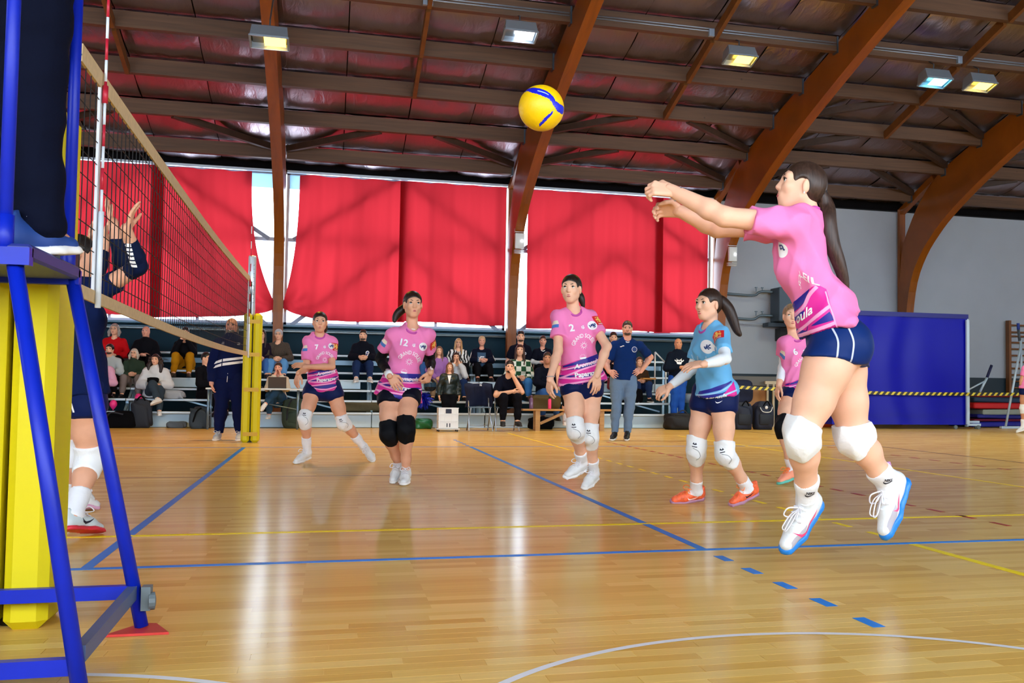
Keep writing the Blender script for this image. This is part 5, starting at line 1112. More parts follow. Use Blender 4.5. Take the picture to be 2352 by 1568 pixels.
# joint positions in metres for every person
POSE = {
 'jumper': dict(H=1.760, J=dict(pelvis=(3.226,-0.955,1.075), neck=(3.098,-0.946,1.630), head=(3.058,-0.941,1.752), shL=(2.961,-1.053,1.567), shR=(3.069,-0.778,1.603), elL=(2.654,-1.043,1.582), elR=(2.772,-0.659,1.597), wrL=(2.479,-0.894,1.705), wrR=(2.577,-0.721,1.651), haL=(2.382,-0.869,1.725), haR=(2.465,-0.692,1.668), hpL=(3.186,-1.026,1.033), hpR=(3.278,-0.888,1.040), knL=(3.029,-1.009,0.651), knR=(3.356,-0.891,0.635), anL=(3.192,-0.763,0.334), anR=(3.583,-0.811,0.401), toL=(3.077,-0.749,0.100), toR=(3.552,-0.831,0.163))),
 'p7': dict(H=1.660, J=dict(pelvis=(0.992,6.200,0.834), neck=(0.939,6.176,1.357), head=(0.945,6.131,1.504), shL=(1.090,6.191,1.310), shR=(0.811,6.144,1.301), elL=(1.078,6.089,1.031), elR=(0.815,6.086,1.007), wrL=(0.821,5.949,1.024), wrR=(0.748,5.792,0.957), haL=(0.698,5.960,1.049), haR=(0.718,5.786,0.822), hpL=(1.083,6.199,0.826), hpR=(0.902,6.199,0.824), knL=(1.210,6.183,0.434), knR=(0.816,6.007,0.476), anL=(1.443,6.376,0.160), anR=(0.848,6.198,0.117), toL=(1.552,6.248,0.004), toR=(0.721,6.052,0.004))),
 'p12': dict(H=1.740, J=dict(pelvis=(1.643,3.857,0.812), neck=(1.738,3.822,1.327), head=(1.736,3.805,1.542), shL=(1.900,3.823,1.297), shR=(1.550,3.834,1.292), elL=(1.915,4.010,1.074), elR=(1.478,3.997,1.076), wrL=(1.886,3.656,0.964), wrR=(1.536,3.651,0.933), haL=(1.865,3.653,0.908), haR=(1.597,3.618,0.853), hpL=(1.725,3.858,0.813), hpR=(1.561,3.854,0.811), knL=(1.683,3.595,0.480), knR=(1.543,3.656,0.434), anL=(1.709,3.800,0.106), anR=(1.656,3.956,0.150), toL=(1.671,3.598,0.004), toR=(1.594,3.762,0.004))),
 'p2': dict(H=1.760, J=dict(pelvis=(3.040,2.933,0.922), neck=(2.955,2.913,1.455), head=(2.922,2.864,1.637), shL=(3.101,2.912,1.431), shR=(2.810,2.912,1.418), elL=(3.200,2.766,1.179), elR=(2.806,2.798,1.133), wrL=(3.099,2.676,0.956), wrR=(2.718,2.672,0.922), haL=(3.097,2.684,0.794), haR=(2.711,2.679,0.807), hpL=(3.116,2.929,0.923), hpR=(2.961,2.937,0.921), knL=(3.106,2.909,0.463), knR=(2.960,2.807,0.510), anL=(3.213,3.173,0.137), anR=(3.096,3.102,0.223), toL=(3.092,3.044,0.004), toR=(2.923,3.018,0.100))),
 'libero': dict(H=1.660, J=dict(pelvis=(3.721,1.725,0.832), neck=(3.665,1.685,1.284), head=(3.637,1.660,1.443), shL=(3.705,1.548,1.235), shR=(3.647,1.828,1.253), elL=(3.636,1.333,1.052), elR=(3.618,1.907,0.995), wrL=(3.462,1.274,1.012), wrR=(3.442,1.900,0.865), haL=(3.350,1.305,0.999), haR=(3.358,1.925,0.820), hpL=(3.749,1.655,0.833), hpR=(3.677,1.791,0.831), knL=(3.753,1.623,0.391), knR=(3.601,1.793,0.415), anL=(4.009,1.797,0.126), anR=(3.696,2.020,0.089), toL=(3.862,1.785,0.004), toR=(3.508,2.063,0.004))),
 'p6': dict(H=1.700, J=dict(pelvis=(5.254,3.472,0.861), neck=(5.173,3.436,1.324), head=(5.145,3.434,1.520), shL=(5.308,3.424,1.299), shR=(5.060,3.428,1.281), elL=(5.421,3.506,1.090), elR=(5.136,3.557,1.110), wrL=(5.338,3.377,0.890), wrR=(5.012,3.404,0.906), haL=(5.310,3.389,0.790), haR=(4.980,3.407,0.794), hpL=(5.327,3.459,0.858), hpR=(5.187,3.478,0.856), knL=(5.255,3.263,0.497), knR=(5.001,3.313,0.522), anL=(5.325,3.363,0.097), anR=(5.115,3.341,0.120), toL=(5.178,3.226,0.004), toR=(4.934,3.248,0.004))),
 'ref2': dict(H=1.800, J=dict(pelvis=(-0.346,10.633,0.932), neck=(-0.329,10.602,1.507), head=(-0.339,10.597,1.679), shL=(-0.117,10.550,1.414), shR=(-0.555,10.667,1.421), elL=(-0.078,10.558,1.095), elR=(-0.594,10.668,1.101), wrL=(-0.048,10.486,0.840), wrR=(-0.591,10.591,0.846), haL=(-0.045,10.491,0.713), haR=(-0.569,10.591,0.719), hpL=(-0.240,10.606,0.914), hpR=(-0.432,10.657,0.912), knL=(-0.213,10.566,0.488), knR=(-0.452,10.613,0.486), anL=(-0.183,10.614,0.099), anR=(-0.481,10.657,0.097), toL=(-0.187,10.391,0.004), toR=(-0.516,10.435,0.004))),
 'coach': dict(H=1.800, J=dict(pelvis=(5.631,10.488,1.000), neck=(5.670,10.450,1.602), head=(5.672,10.440,1.791), shL=(5.895,10.392,1.535), shR=(5.449,10.512,1.529), elL=(6.115,10.588,1.348), elR=(5.353,10.546,1.220), wrL=(5.903,10.380,1.129), wrR=(5.321,10.268,1.104), haL=(5.749,10.402,1.085), haR=(5.377,10.214,1.063), hpL=(5.732,10.461,0.987), hpR=(5.530,10.516,0.985), knL=(5.728,10.453,0.534), knR=(5.526,10.508,0.531), anL=(5.708,10.491,0.121), anR=(5.512,10.543,0.118), toL=(5.627,10.289,0.004), toR=(5.402,10.356,0.004))),
 'blockA': dict(H=1.740, J=dict(pelvis=(-0.289,1.159,0.822), neck=(-0.291,1.134,1.393), head=(-0.316,1.133,1.544), shL=(-0.327,1.274,1.361), shR=(-0.182,1.029,1.354), elL=(-0.138,1.415,1.478), elR=(0.022,0.928,1.477), wrL=(-0.192,1.366,1.752), wrR=(-0.020,0.811,1.649), haL=(-0.236,1.372,1.866), haR=(0.000,0.801,1.747), hpL=(-0.329,1.221,0.809), hpR=(-0.263,1.092,0.810), knL=(-0.369,1.295,0.462), knR=(-0.240,1.203,0.399), anL=(-0.396,1.363,0.123), anR=(-0.271,0.981,0.119), toL=(-0.271,1.333,0.004), toR=(-0.154,1.145,0.004))),
 'blockB': dict(H=1.720, J=dict(pelvis=(-0.546,2.089,0.803), neck=(-0.573,2.071,1.361), head=(-0.576,2.065,1.500), shL=(-0.616,2.153,1.323), shR=(-0.506,2.002,1.316), elL=(-0.542,2.261,1.521), elR=(-0.417,2.093,1.538), wrL=(-0.516,2.288,1.758), wrR=(-0.396,2.151,1.745), haL=(-0.505,2.280,1.874), haR=(-0.386,2.141,1.888), hpL=(-0.575,2.137,0.803), hpR=(-0.518,2.042,0.804), knL=(-0.580,2.230,0.476), knR=(-0.481,2.135,0.467), anL=(-0.529,2.236,0.085), anR=(-0.486,2.206,0.124), toL=(-0.439,2.319,0.004), toR=(-0.402,2.276,0.004))),
 'ref1': dict(H=1.800, J=dict(pelvis=(0.043,-1.482,2.245), neck=(0.018,-1.497,2.718), head=(0.015,-1.502,2.843), shL=(-0.066,-1.336,2.768), shR=(0.096,-1.640,2.621), elL=(-0.101,-1.313,2.477), elR=(0.141,-1.641,2.381), wrL=(-0.095,-1.302,2.201), wrR=(0.159,-1.635,2.153), haL=(-0.093,-1.298,2.114), haR=(0.161,-1.632,2.073), hpL=(-0.004,-1.403,2.258), hpR=(0.090,-1.553,2.206), knL=(-0.017,-1.260,1.897), knR=(0.120,-1.544,1.837), anL=(-0.032,-1.193,1.403), anR=(0.151,-1.529,1.332), toL=(0.038,-1.084,1.331), toR=(0.240,-1.423,1.260))),
 'girlR': dict(H=1.660, J=dict(pelvis=(15.284,13.083,0.973), neck=(15.308,13.054,1.467), head=(15.285,13.050,1.705), shL=(15.470,13.016,1.360), shR=(15.187,13.092,1.356), elL=(15.547,13.007,1.104), elR=(15.140,13.116,1.099), wrL=(15.570,13.011,0.885), wrR=(15.145,13.125,0.879), haL=(15.572,13.015,0.775), haR=(15.156,13.127,0.770), hpL=(15.356,13.065,0.955), hpR=(15.214,13.103,0.954), knL=(15.384,13.079,0.498), knR=(15.189,13.130,0.514), anL=(15.411,13.089,0.114), anR=(15.198,13.145,0.130), toL=(15.306,13.065,0.004), toR=(15.056,13.183,0.004))),
 's_red': dict(H=1.683, J=dict(pelvis=(-3.033,16.640,1.189), neck=(-3.033,16.564,1.676), head=(-3.033,16.540,1.864), shL=(-2.857,16.584,1.625), hpL=(-2.946,16.640,1.179), knL=(-2.903,16.244,1.269), anL=(-2.893,16.100,1.019), toL=(-2.863,15.912,0.934), elL=(-2.777,16.564,1.368), wrL=(-2.983,16.383,1.349), haL=(-3.063,16.313,1.319), shR=(-3.210,16.584,1.625), hpR=(-3.121,16.640,1.179), knR=(-3.163,16.244,1.269), anR=(-3.173,16.100,1.019), toR=(-3.203,15.912,0.934), elR=(-3.290,16.564,1.368), wrR=(-3.083,16.383,1.349), haR=(-3.003,16.313,1.319))),
 's_bald': dict(H=1.623, J=dict(pelvis=(-2.462,16.640,1.185), neck=(-2.462,16.564,1.655), head=(-2.462,16.540,1.837), shL=(-2.292,16.584,1.606), hpL=(-2.378,16.640,1.175), knL=(-2.332,16.258,1.265), anL=(-2.322,16.100,1.016), toL=(-2.292,15.919,0.934), elL=(-2.222,16.504,1.367), wrL=(-2.432,16.364,1.367), haL=(-2.532,16.364,1.397), shR=(-2.633,16.584,1.606), hpR=(-2.546,16.640,1.175), knR=(-2.592,16.258,1.265), anR=(-2.602,16.100,1.016), toR=(-2.632,15.919,0.934), elR=(-2.703,16.504,1.367), wrR=(-2.493,16.364,1.367), haR=(-2.393,16.364,1.397))),
 's_mustard': dict(H=1.609, J=dict(pelvis=(-1.729,16.640,1.185), neck=(-1.729,16.564,1.650), head=(-1.729,16.540,1.830), shL=(-1.560,16.584,1.602), hpL=(-1.645,16.640,1.175), knL=(-1.599,16.261,1.365), anL=(-1.589,16.100,1.015), toL=(-1.559,15.920,0.934), elL=(-1.540,16.414,1.412), wrL=(-1.679,16.410,1.710), haL=(-1.709,16.420,1.800), shR=(-1.898,16.584,1.602), hpR=(-1.812,16.640,1.175), knR=(-1.859,16.261,1.365), anR=(-1.869,16.100,1.015), toR=(-1.899,15.920,0.934), elR=(-1.918,16.414,1.412), wrR=(-1.779,16.410,1.710), haR=(-1.749,16.420,1.800))),
 's_shirt': dict(H=1.514, J=dict(pelvis=(-2.961,15.880,0.839), neck=(-2.961,15.804,1.277), head=(-2.961,15.780,1.446), shL=(-2.802,15.824,1.231), hpL=(-2.883,15.880,0.829), knL=(-2.831,15.524,0.919), anL=(-2.821,15.500,0.610), toL=(-2.791,15.331,0.534), elL=(-2.742,15.724,1.009), wrL=(-2.851,15.644,1.029), haL=(-2.891,15.524,1.039), shR=(-3.120,15.824,1.231), hpR=(-3.040,15.880,0.829), knR=(-3.091,15.524,0.919), anR=(-3.101,15.500,0.610), toR=(-3.131,15.331,0.534), elR=(-3.180,15.724,1.009), wrR=(-3.071,15.644,1.029), haR=(-3.031,15.524,1.039))),
 's_pink': dict(H=1.639, J=dict(pelvis=(-3.008,15.380,0.626), neck=(-3.008,15.304,1.100), head=(-3.008,15.280,1.284), shL=(-2.836,15.324,1.051), hpL=(-2.923,15.380,0.616), knL=(-2.878,14.994,0.706), anL=(-2.871,14.998,0.292), toL=(-2.841,14.815,0.207), elL=(-2.766,15.244,0.810), wrL=(-2.976,15.104,0.810), haL=(-3.076,15.104,0.840), shR=(-3.180,15.324,1.051), hpR=(-3.093,15.380,0.616), knR=(-3.138,14.994,0.706), anR=(-3.145,14.998,0.292), toR=(-3.175,14.815,0.207), elR=(-3.250,15.244,0.810), wrR=(-3.040,15.104,0.810), haR=(-2.940,15.104,0.840))),
 's_green': dict(H=1.372, J=dict(pelvis=(-2.533,15.880,0.831), neck=(-2.533,15.804,1.227), head=(-2.533,15.780,1.381), shL=(-2.389,15.824,1.186), hpL=(-2.462,15.880,0.821), knL=(-2.403,15.557,0.911), anL=(-2.393,15.500,0.603), toL=(-2.363,15.347,0.534), elL=(-2.309,15.804,0.976), wrL=(-2.483,15.670,0.991), haL=(-2.563,15.614,0.961), shR=(-2.677,15.824,1.186), hpR=(-2.605,15.880,0.821), knR=(-2.663,15.557,0.911), anR=(-2.673,15.500,0.603), toR=(-2.703,15.347,0.534), elR=(-2.757,15.804,0.976), wrR=(-2.583,15.670,0.991), haR=(-2.503,15.614,0.961))),
 's_poncho': dict(H=1.574, J=dict(pelvis=(-2.076,15.380,0.623), neck=(-2.076,15.304,1.078), head=(-2.076,15.280,1.254), shL=(-1.911,15.324,1.030), hpL=(-1.994,15.380,0.613), knL=(-1.946,15.010,0.703), anL=(-1.940,15.003,0.305), toL=(-1.910,14.828,0.223), elL=(-1.831,15.304,0.790), wrL=(-2.026,15.139,0.783), haL=(-2.106,15.075,0.753), shR=(-2.242,15.324,1.030), hpR=(-2.158,15.380,0.613), knR=(-2.066,14.980,0.803), anR=(-1.946,14.790,0.523), toR=(-2.026,14.630,0.423), elR=(-2.322,15.304,0.790), wrR=(-2.126,15.139,0.783), haR=(-2.046,15.075,0.753))),
 's_black': dict(H=1.665, J=dict(pelvis=(-1.184,15.380,0.628), neck=(-1.184,15.304,1.109), head=(-1.184,15.280,1.296), shL=(-1.091,15.453,1.060), hpL=(-1.131,15.448,0.618), knL=(-0.797,15.238,0.708), anL=(-0.790,15.087,0.315), toL=(-0.760,14.901,0.229), elL=(-0.976,15.438,0.815), wrL=(-0.903,15.297,0.818), haL=(-0.834,15.191,0.828), shR=(-1.309,15.179,1.060), hpR=(-1.238,15.312,0.618), knR=(-0.958,15.035,0.708), anR=(-0.965,15.011,0.287), toR=(-0.995,14.825,0.201), elR=(-1.268,15.070,0.815), wrR=(-1.040,15.125,0.818), haR=(-0.921,15.082,0.828))),
 's_navyw': dict(H=1.615, J=dict(pelvis=(-0.279,16.640,1.185), neck=(-0.279,16.564,1.652), head=(-0.279,16.540,1.833), shL=(-0.109,16.584,1.603), hpL=(-0.195,16.640,1.175), knL=(-0.149,16.260,1.265), anL=(-0.139,16.100,1.016), toL=(-0.109,15.920,0.934), elL=(-0.029,16.564,1.357), wrL=(-0.229,16.393,1.345), haL=(-0.309,16.327,1.315), shR=(-0.448,16.584,1.603), hpR=(-0.363,16.640,1.175), knR=(-0.409,16.260,1.265), anR=(-0.419,16.100,1.016), toR=(-0.449,15.920,0.934), elR=(-0.528,16.564,1.357), wrR=(-0.329,16.393,1.345), haR=(-0.249,16.327,1.315))),
 's_grey': dict(H=1.633, J=dict(pelvis=(0.051,16.640,1.186), neck=(0.051,16.564,1.658), head=(0.051,16.540,1.841), shL=(0.223,16.584,1.609), hpL=(0.136,16.640,1.176), knL=(0.181,16.256,1.266), anL=(0.191,16.100,1.017), toL=(0.221,15.918,0.934), elL=(0.303,16.564,1.360), wrL=(0.101,16.390,1.346), haL=(0.021,16.323,1.316), shR=(-0.120,16.584,1.609), hpR=(-0.034,16.640,1.176), knR=(-0.079,16.256,1.266), anR=(-0.089,16.100,1.017), toR=(-0.119,15.918,0.934), elR=(-0.200,16.564,1.360), wrR=(0.001,16.390,1.346), haR=(0.081,16.323,1.316))),
 's_laptop': dict(H=1.479, J=dict(pelvis=(0.139,14.970,0.537), neck=(0.139,14.858,0.965), head=(0.139,14.810,1.131), shL=(0.294,14.878,0.920), hpL=(0.216,14.970,0.527), knL=(0.129,14.592,0.717), anL=(-0.051,14.402,0.457), toL=(-0.121,14.242,0.337), elL=(0.314,14.708,0.746), wrL=(0.189,14.680,1.011), haL=(0.159,14.690,1.101), shR=(-0.017,14.878,0.920), hpR=(0.062,14.970,0.527), knR=(0.009,14.622,0.617), anR=(0.002,14.721,0.256), toR=(-0.028,14.556,0.180), elR=(-0.037,14.708,0.746), wrR=(0.089,14.680,1.011), haR=(0.119,14.690,1.101))),
 's_hoodie': dict(H=1.689, J=dict(pelvis=(1.737,16.640,1.189), neck=(1.737,16.564,1.678), head=(1.737,16.540,1.867), shL=(1.914,16.584,1.627), hpL=(1.825,16.640,1.179), knL=(1.867,16.243,1.269), anL=(1.873,15.943,0.965), toL=(1.903,15.754,0.877), elL=(1.964,16.424,1.408), wrL=(1.797,16.223,1.409), haL=(1.717,16.163,1.369), shR=(1.559,16.584,1.627), hpR=(1.649,16.640,1.179), knR=(1.607,16.243,1.269), anR=(1.600,15.943,0.965), toR=(1.570,15.754,0.877), elR=(1.509,16.424,1.408), wrR=(1.677,16.223,1.409), haR=(1.757,16.163,1.369))),
 's_hidden': dict(H=1.523, J=dict(pelvis=(3.101,16.640,1.180), neck=(3.101,16.564,1.620), head=(3.101,16.540,1.791), shL=(3.261,16.584,1.574), hpL=(3.180,16.640,1.170), knL=(3.231,16.282,1.260), anL=(3.241,16.100,1.011), toL=(3.271,15.930,0.934), elL=(3.331,16.614,1.332), wrL=(3.351,16.564,1.117), haL=(3.351,16.534,0.967), shR=(2.941,16.584,1.574), hpR=(3.022,16.640,1.170), knR=(2.971,16.282,1.260), anR=(2.961,16.100,1.011), toR=(2.931,15.930,0.934), elR=(2.871,16.614,1.332), wrR=(2.851,16.564,1.117), haR=(2.851,16.534,0.967))),
 's_lav': dict(H=1.350, J=dict(pelvis=(3.245,15.880,0.829), neck=(3.245,15.804,1.406), head=(3.245,15.780,1.557), shL=(3.387,15.824,1.365), hpL=(3.315,15.880,0.819), knL=(3.375,15.562,0.909), anL=(3.385,15.500,0.602), toL=(3.415,15.349,0.534), elL=(3.467,15.804,1.159), wrL=(3.295,15.674,0.989), haL=(3.215,15.618,0.959), shR=(3.103,15.824,1.365), hpR=(3.175,15.880,0.819), knR=(3.115,15.562,0.909), anR=(3.105,15.500,0.602), toR=(3.075,15.349,0.534), elR=(3.023,15.804,1.159), wrR=(3.195,15.674,0.989), haR=(3.275,15.618,0.959))),
 's_zebra': dict(H=1.455, J=dict(pelvis=(3.730,16.640,1.176), neck=(3.730,16.564,1.596), head=(3.730,16.540,1.759), shL=(3.883,16.584,1.553), hpL=(3.806,16.640,1.166), knL=(3.860,16.298,1.256), anL=(3.870,16.100,1.007), toL=(3.900,15.937,0.934), elL=(3.963,16.564,1.330), wrL=(3.780,16.417,1.336), haL=(3.700,16.358,1.306), shR=(3.577,16.584,1.553), hpR=(3.654,16.640,1.166), knR=(3.600,16.298,1.256), anR=(3.590,16.100,1.007), toR=(3.560,15.937,0.934), elR=(3.497,16.564,1.330), wrR=(3.680,16.417,1.336), haR=(3.760,16.358,1.306))),
 's_scream': dict(H=1.477, J=dict(pelvis=(3.596,15.880,0.837), neck=(3.596,15.804,1.264), head=(3.596,15.780,1.429), shL=(3.751,15.824,1.220), hpL=(3.672,15.880,0.827), knL=(3.726,15.532,0.917), anL=(3.736,15.500,0.608), toL=(3.766,15.335,0.534), elL=(3.771,15.654,1.046), wrL=(3.646,15.650,1.309), haL=(3.616,15.660,1.399), shR=(3.441,15.824,1.220), hpR=(3.519,15.880,0.827), knR=(3.466,15.532,0.917), anR=(3.456,15.500,0.608), toR=(3.426,15.335,0.534), elR=(3.421,15.654,1.046), wrR=(3.546,15.650,1.309), haR=(3.576,15.660,1.399))),
 's_adidas': dict(H=1.563, J=dict(pelvis=(4.235,16.640,1.182), neck=(4.235,16.564,1.634), head=(4.235,16.540,1.809), shL=(4.399,16.584,1.587), hpL=(4.316,16.640,1.172), knL=(4.365,16.272,1.262), anL=(4.375,16.100,1.013), toL=(4.405,15.925,0.934), elL=(4.449,16.424,1.385), wrL=(4.295,16.254,1.402), haL=(4.215,16.199,1.362), shR=(4.071,16.584,1.587), hpR=(4.154,16.640,1.172), knR=(4.105,16.272,1.262), anR=(4.095,16.100,1.013), toR=(4.065,15.925,0.934), elR=(4.021,16.424,1.385), wrR=(4.175,16.254,1.402), haR=(4.255,16.199,1.362))),
 's_tee': dict(H=1.814, J=dict(pelvis=(5.081,16.640,1.197), neck=(5.081,16.564,1.721), head=(5.081,16.540,1.924), shL=(5.271,16.584,1.667), hpL=(5.175,16.640,1.187), knL=(5.211,16.213,1.277), anL=(5.221,16.100,1.026), toL=(5.251,15.897,0.934), elL=(5.341,16.614,1.379), wrL=(5.361,16.564,1.123), haL=(5.361,16.534,0.973), shR=(4.890,16.584,1.667), hpR=(4.986,16.640,1.187), knR=(4.951,16.213,1.277), anR=(4.941,16.100,1.026), toR=(4.911,15.897,0.934), elR=(4.820,16.614,1.379), wrR=(4.800,16.564,1.123), haR=(4.800,16.534,0.973))),
 's_white': dict(H=1.634, J=dict(pelvis=(5.575,16.640,1.186), neck=(5.575,16.564,1.659), head=(5.575,16.540,1.842), shL=(5.747,16.584,1.610), hpL=(5.660,16.640,1.176), knL=(5.705,16.256,1.266), anL=(5.715,16.100,1.017), toL=(5.745,15.917,0.934), elL=(5.817,16.504,1.369), wrL=(5.607,16.364,1.369), haL=(5.507,16.364,1.399), shR=(5.404,16.584,1.610), hpR=(5.490,16.640,1.176), knR=(5.445,16.256,1.266), anR=(5.435,16.100,1.017), toR=(5.405,15.917,0.934), elR=(5.334,16.504,1.369), wrR=(5.544,16.364,1.369), haR=(5.644,16.364,1.399))),
 's_check': dict(H=1.850, J=dict(pelvis=(4.924,15.880,0.859), neck=(4.924,15.804,1.395), head=(4.924,15.780,1.602), shL=(5.118,15.824,1.340), hpL=(5.020,15.880,0.849), knL=(5.054,15.445,0.939), anL=(5.064,15.500,0.628), toL=(5.094,15.293,0.534), elL=(5.198,15.804,1.057), wrL=(4.974,15.597,1.019), haL=(4.894,15.521,0.989), shR=(4.730,15.824,1.340), hpR=(4.828,15.880,0.849), knR=(4.794,15.445,0.939), anR=(4.784,15.500,0.628), toR=(4.754,15.293,0.534), elR=(4.650,15.804,1.057), wrR=(4.874,15.597,1.019), haR=(4.954,15.521,0.989))),
 's_navym': dict(H=1.850, J=dict(pelvis=(5.407,15.380,0.639), neck=(5.407,15.304,1.219), head=(5.407,15.280,1.426), shL=(5.601,15.324,1.164), hpL=(5.503,15.380,0.629), knL=(5.537,14.945,0.719), anL=(5.545,14.986,0.253), toL=(5.575,14.779,0.157), elL=(5.651,15.164,0.924), wrL=(5.467,14.923,0.859), haL=(5.387,14.858,0.819), shR=(5.213,15.324,1.164), hpR=(5.311,15.380,0.629), knR=(5.277,14.945,0.719), anR=(5.270,14.986,0.253), toR=(5.240,14.779,0.157), elR=(5.163,15.164,0.924), wrR=(5.347,14.923,0.859), haR=(5.427,14.858,0.819))),
 's_coach': dict(H=1.780, J=dict(pelvis=(4.331,13.860,0.565), neck=(4.331,13.688,1.002), head=(4.331,13.600,1.201), shL=(4.518,13.708,0.949), hpL=(4.424,13.860,0.555), knL=(4.461,13.441,0.645), anL=(4.470,13.465,0.195), toL=(4.500,13.266,0.103), elL=(4.548,13.508,0.739), wrL=(4.371,13.460,1.041), haL=(4.351,13.480,1.141), shR=(4.145,13.708,0.949), hpR=(4.239,13.860,0.555), knR=(4.201,13.441,0.645), anR=(4.193,13.465,0.195), toR=(4.163,13.266,0.103), elR=(4.085,13.628,0.676), wrR=(4.351,13.483,0.745), haR=(4.491,13.441,0.725))),
 's_hair': dict(H=1.850, J=dict(pelvis=(7.180,16.640,1.199), neck=(7.180,16.564,1.741), head=(7.180,16.540,1.949), shL=(7.375,16.584,1.686), hpL=(7.276,16.640,1.189), knL=(7.310,16.205,1.279), anL=(7.320,16.100,1.028), toL=(7.350,15.893,0.934), elL=(7.455,16.564,1.403), wrL=(7.230,16.357,1.359), haL=(7.150,16.281,1.329), shR=(6.986,16.584,1.686), hpR=(7.084,16.640,1.189), knR=(7.050,16.205,1.279), anR=(7.040,16.100,1.028), toR=(7.010,15.893,0.934), elR=(6.906,16.564,1.403), wrR=(7.130,16.357,1.359), haR=(7.210,16.281,1.329))),
 's_long': dict(H=1.600, J=dict(pelvis=(7.558,15.880,0.844), neck=(7.558,15.804,1.226), head=(7.558,15.780,1.405), shL=(7.726,15.824,1.178), hpL=(7.642,15.880,0.834), knL=(7.688,15.504,0.924), anL=(7.698,15.500,0.615), toL=(7.728,15.321,0.534), elL=(7.806,15.804,0.933), wrL=(7.608,15.635,1.004), haL=(7.528,15.569,0.974), shR=(7.390,15.824,1.178), hpR=(7.475,15.880,0.834), knR=(7.428,15.504,0.924), anR=(7.418,15.500,0.615), toR=(7.388,15.321,0.534), elR=(7.310,15.804,0.933), wrR=(7.508,15.635,1.004), haR=(7.588,15.569,0.974))),
 's_girl': dict(H=1.240, J=dict(pelvis=(3.286,14.270,0.693), neck=(3.286,14.260,1.059), head=(3.286,14.250,1.202), shL=(3.417,14.280,1.022), hpL=(3.351,14.270,0.693), knL=(3.356,14.250,0.402), anL=(3.366,14.270,0.110), toL=(3.396,14.133,0.052), elL=(3.467,14.300,0.818), wrL=(3.477,14.240,0.642), haL=(3.477,14.210,0.522), shR=(3.156,14.280,1.022), hpR=(3.222,14.270,0.693), knR=(3.216,14.250,0.402), anR=(3.206,14.270,0.110), toR=(3.176,14.133,0.052), elR=(3.106,14.300,0.818), wrR=(3.096,14.240,0.642), haR=(3.096,14.210,0.522))),
 's_cross': dict(H=1.740, J=dict(pelvis=(8.076,14.770,1.061), neck=(8.076,14.760,1.574), head=(8.076,14.750,1.775), shL=(8.258,14.780,1.522), hpL=(8.166,14.770,1.061), knL=(8.146,14.750,0.652), anL=(8.156,14.770,0.243), toL=(8.186,14.586,0.160), elL=(8.338,14.720,1.256), wrL=(8.098,14.540,1.277), haL=(7.998,14.540,1.297), shR=(7.893,14.780,1.522), hpR=(7.985,14.770,1.061), knR=(8.006,14.750,0.652), anR=(7.996,14.770,0.243), toR=(7.966,14.586,0.160), elR=(7.813,14.720,1.256), wrR=(8.053,14.540,1.277), haR=(8.153,14.540,1.297))),
 's_sub': dict(H=1.700, J=dict(pelvis=(5.586,14.020,0.982), neck=(5.586,14.010,1.483), head=(5.586,14.000,1.679), shL=(5.764,14.030,1.432), hpL=(5.674,14.020,0.982), knL=(5.656,14.000,0.582), anL=(5.666,14.020,0.183), toL=(5.696,13.840,0.102), elL=(5.814,14.050,1.152), wrL=(5.824,13.990,0.912), haL=(5.824,13.960,0.792), shR=(5.407,14.030,1.432), hpR=(5.497,14.020,0.982), knR=(5.516,14.000,0.582), anR=(5.506,14.020,0.183), toR=(5.476,13.840,0.102), elR=(5.357,14.050,1.152), wrR=(5.347,13.990,0.912), haR=(5.347,13.960,0.792))),
}
# ================================================================ players
PINK, LBLUE = fabric('jersey_pink', '#ee82bb', .6, .05), fabric('jersey_blue', '#6db6e8', .6, .05)
MAG, NAVYP, PALE, WHT = M('print_magenta', '#df1f98', .55), M('print_navy', '#16108a', .5), M('print_pale_pink', '#f7a6d6', .55), M('print_white', '#f4f4f8', .5)
PRED, PYEL, PBLU = M('patch_red', '#d4202c', .5), M('patch_yellow', '#f0c05a', .5), M('crest_blue', '#173a7a', .5)
SHORT, BLK, PADW, PADB = fabric('shorts_navy', '#101d4d', .5, .05), fabric('shorts_black', '#0c0f1e', .5, .05), fabric('pad_white', '#eef1f4', .8, .25), fabric('pad_black', '#0f1116', .7, .1)
SOCKW, COLM = fabric('sock_white', '#e9ebf0', .8, .2), M('collar_magenta', '#c34aa8', .6)
SHW, SOLW = M('shoe_white', '#dfe2e4', .5, bump=(50, .15)), M('sole_white', '#e8e8e8', .5)
SHO, SOLO = M('shoe_orange', '#f2683c', .5, noise=(45, .25)), M('sole_mauve', '#a87c96', .5)
LACEW, LACEO = M('lace_white', '#e8e8ee', .7), M('lace_orange', '#ff8a3c', .6)

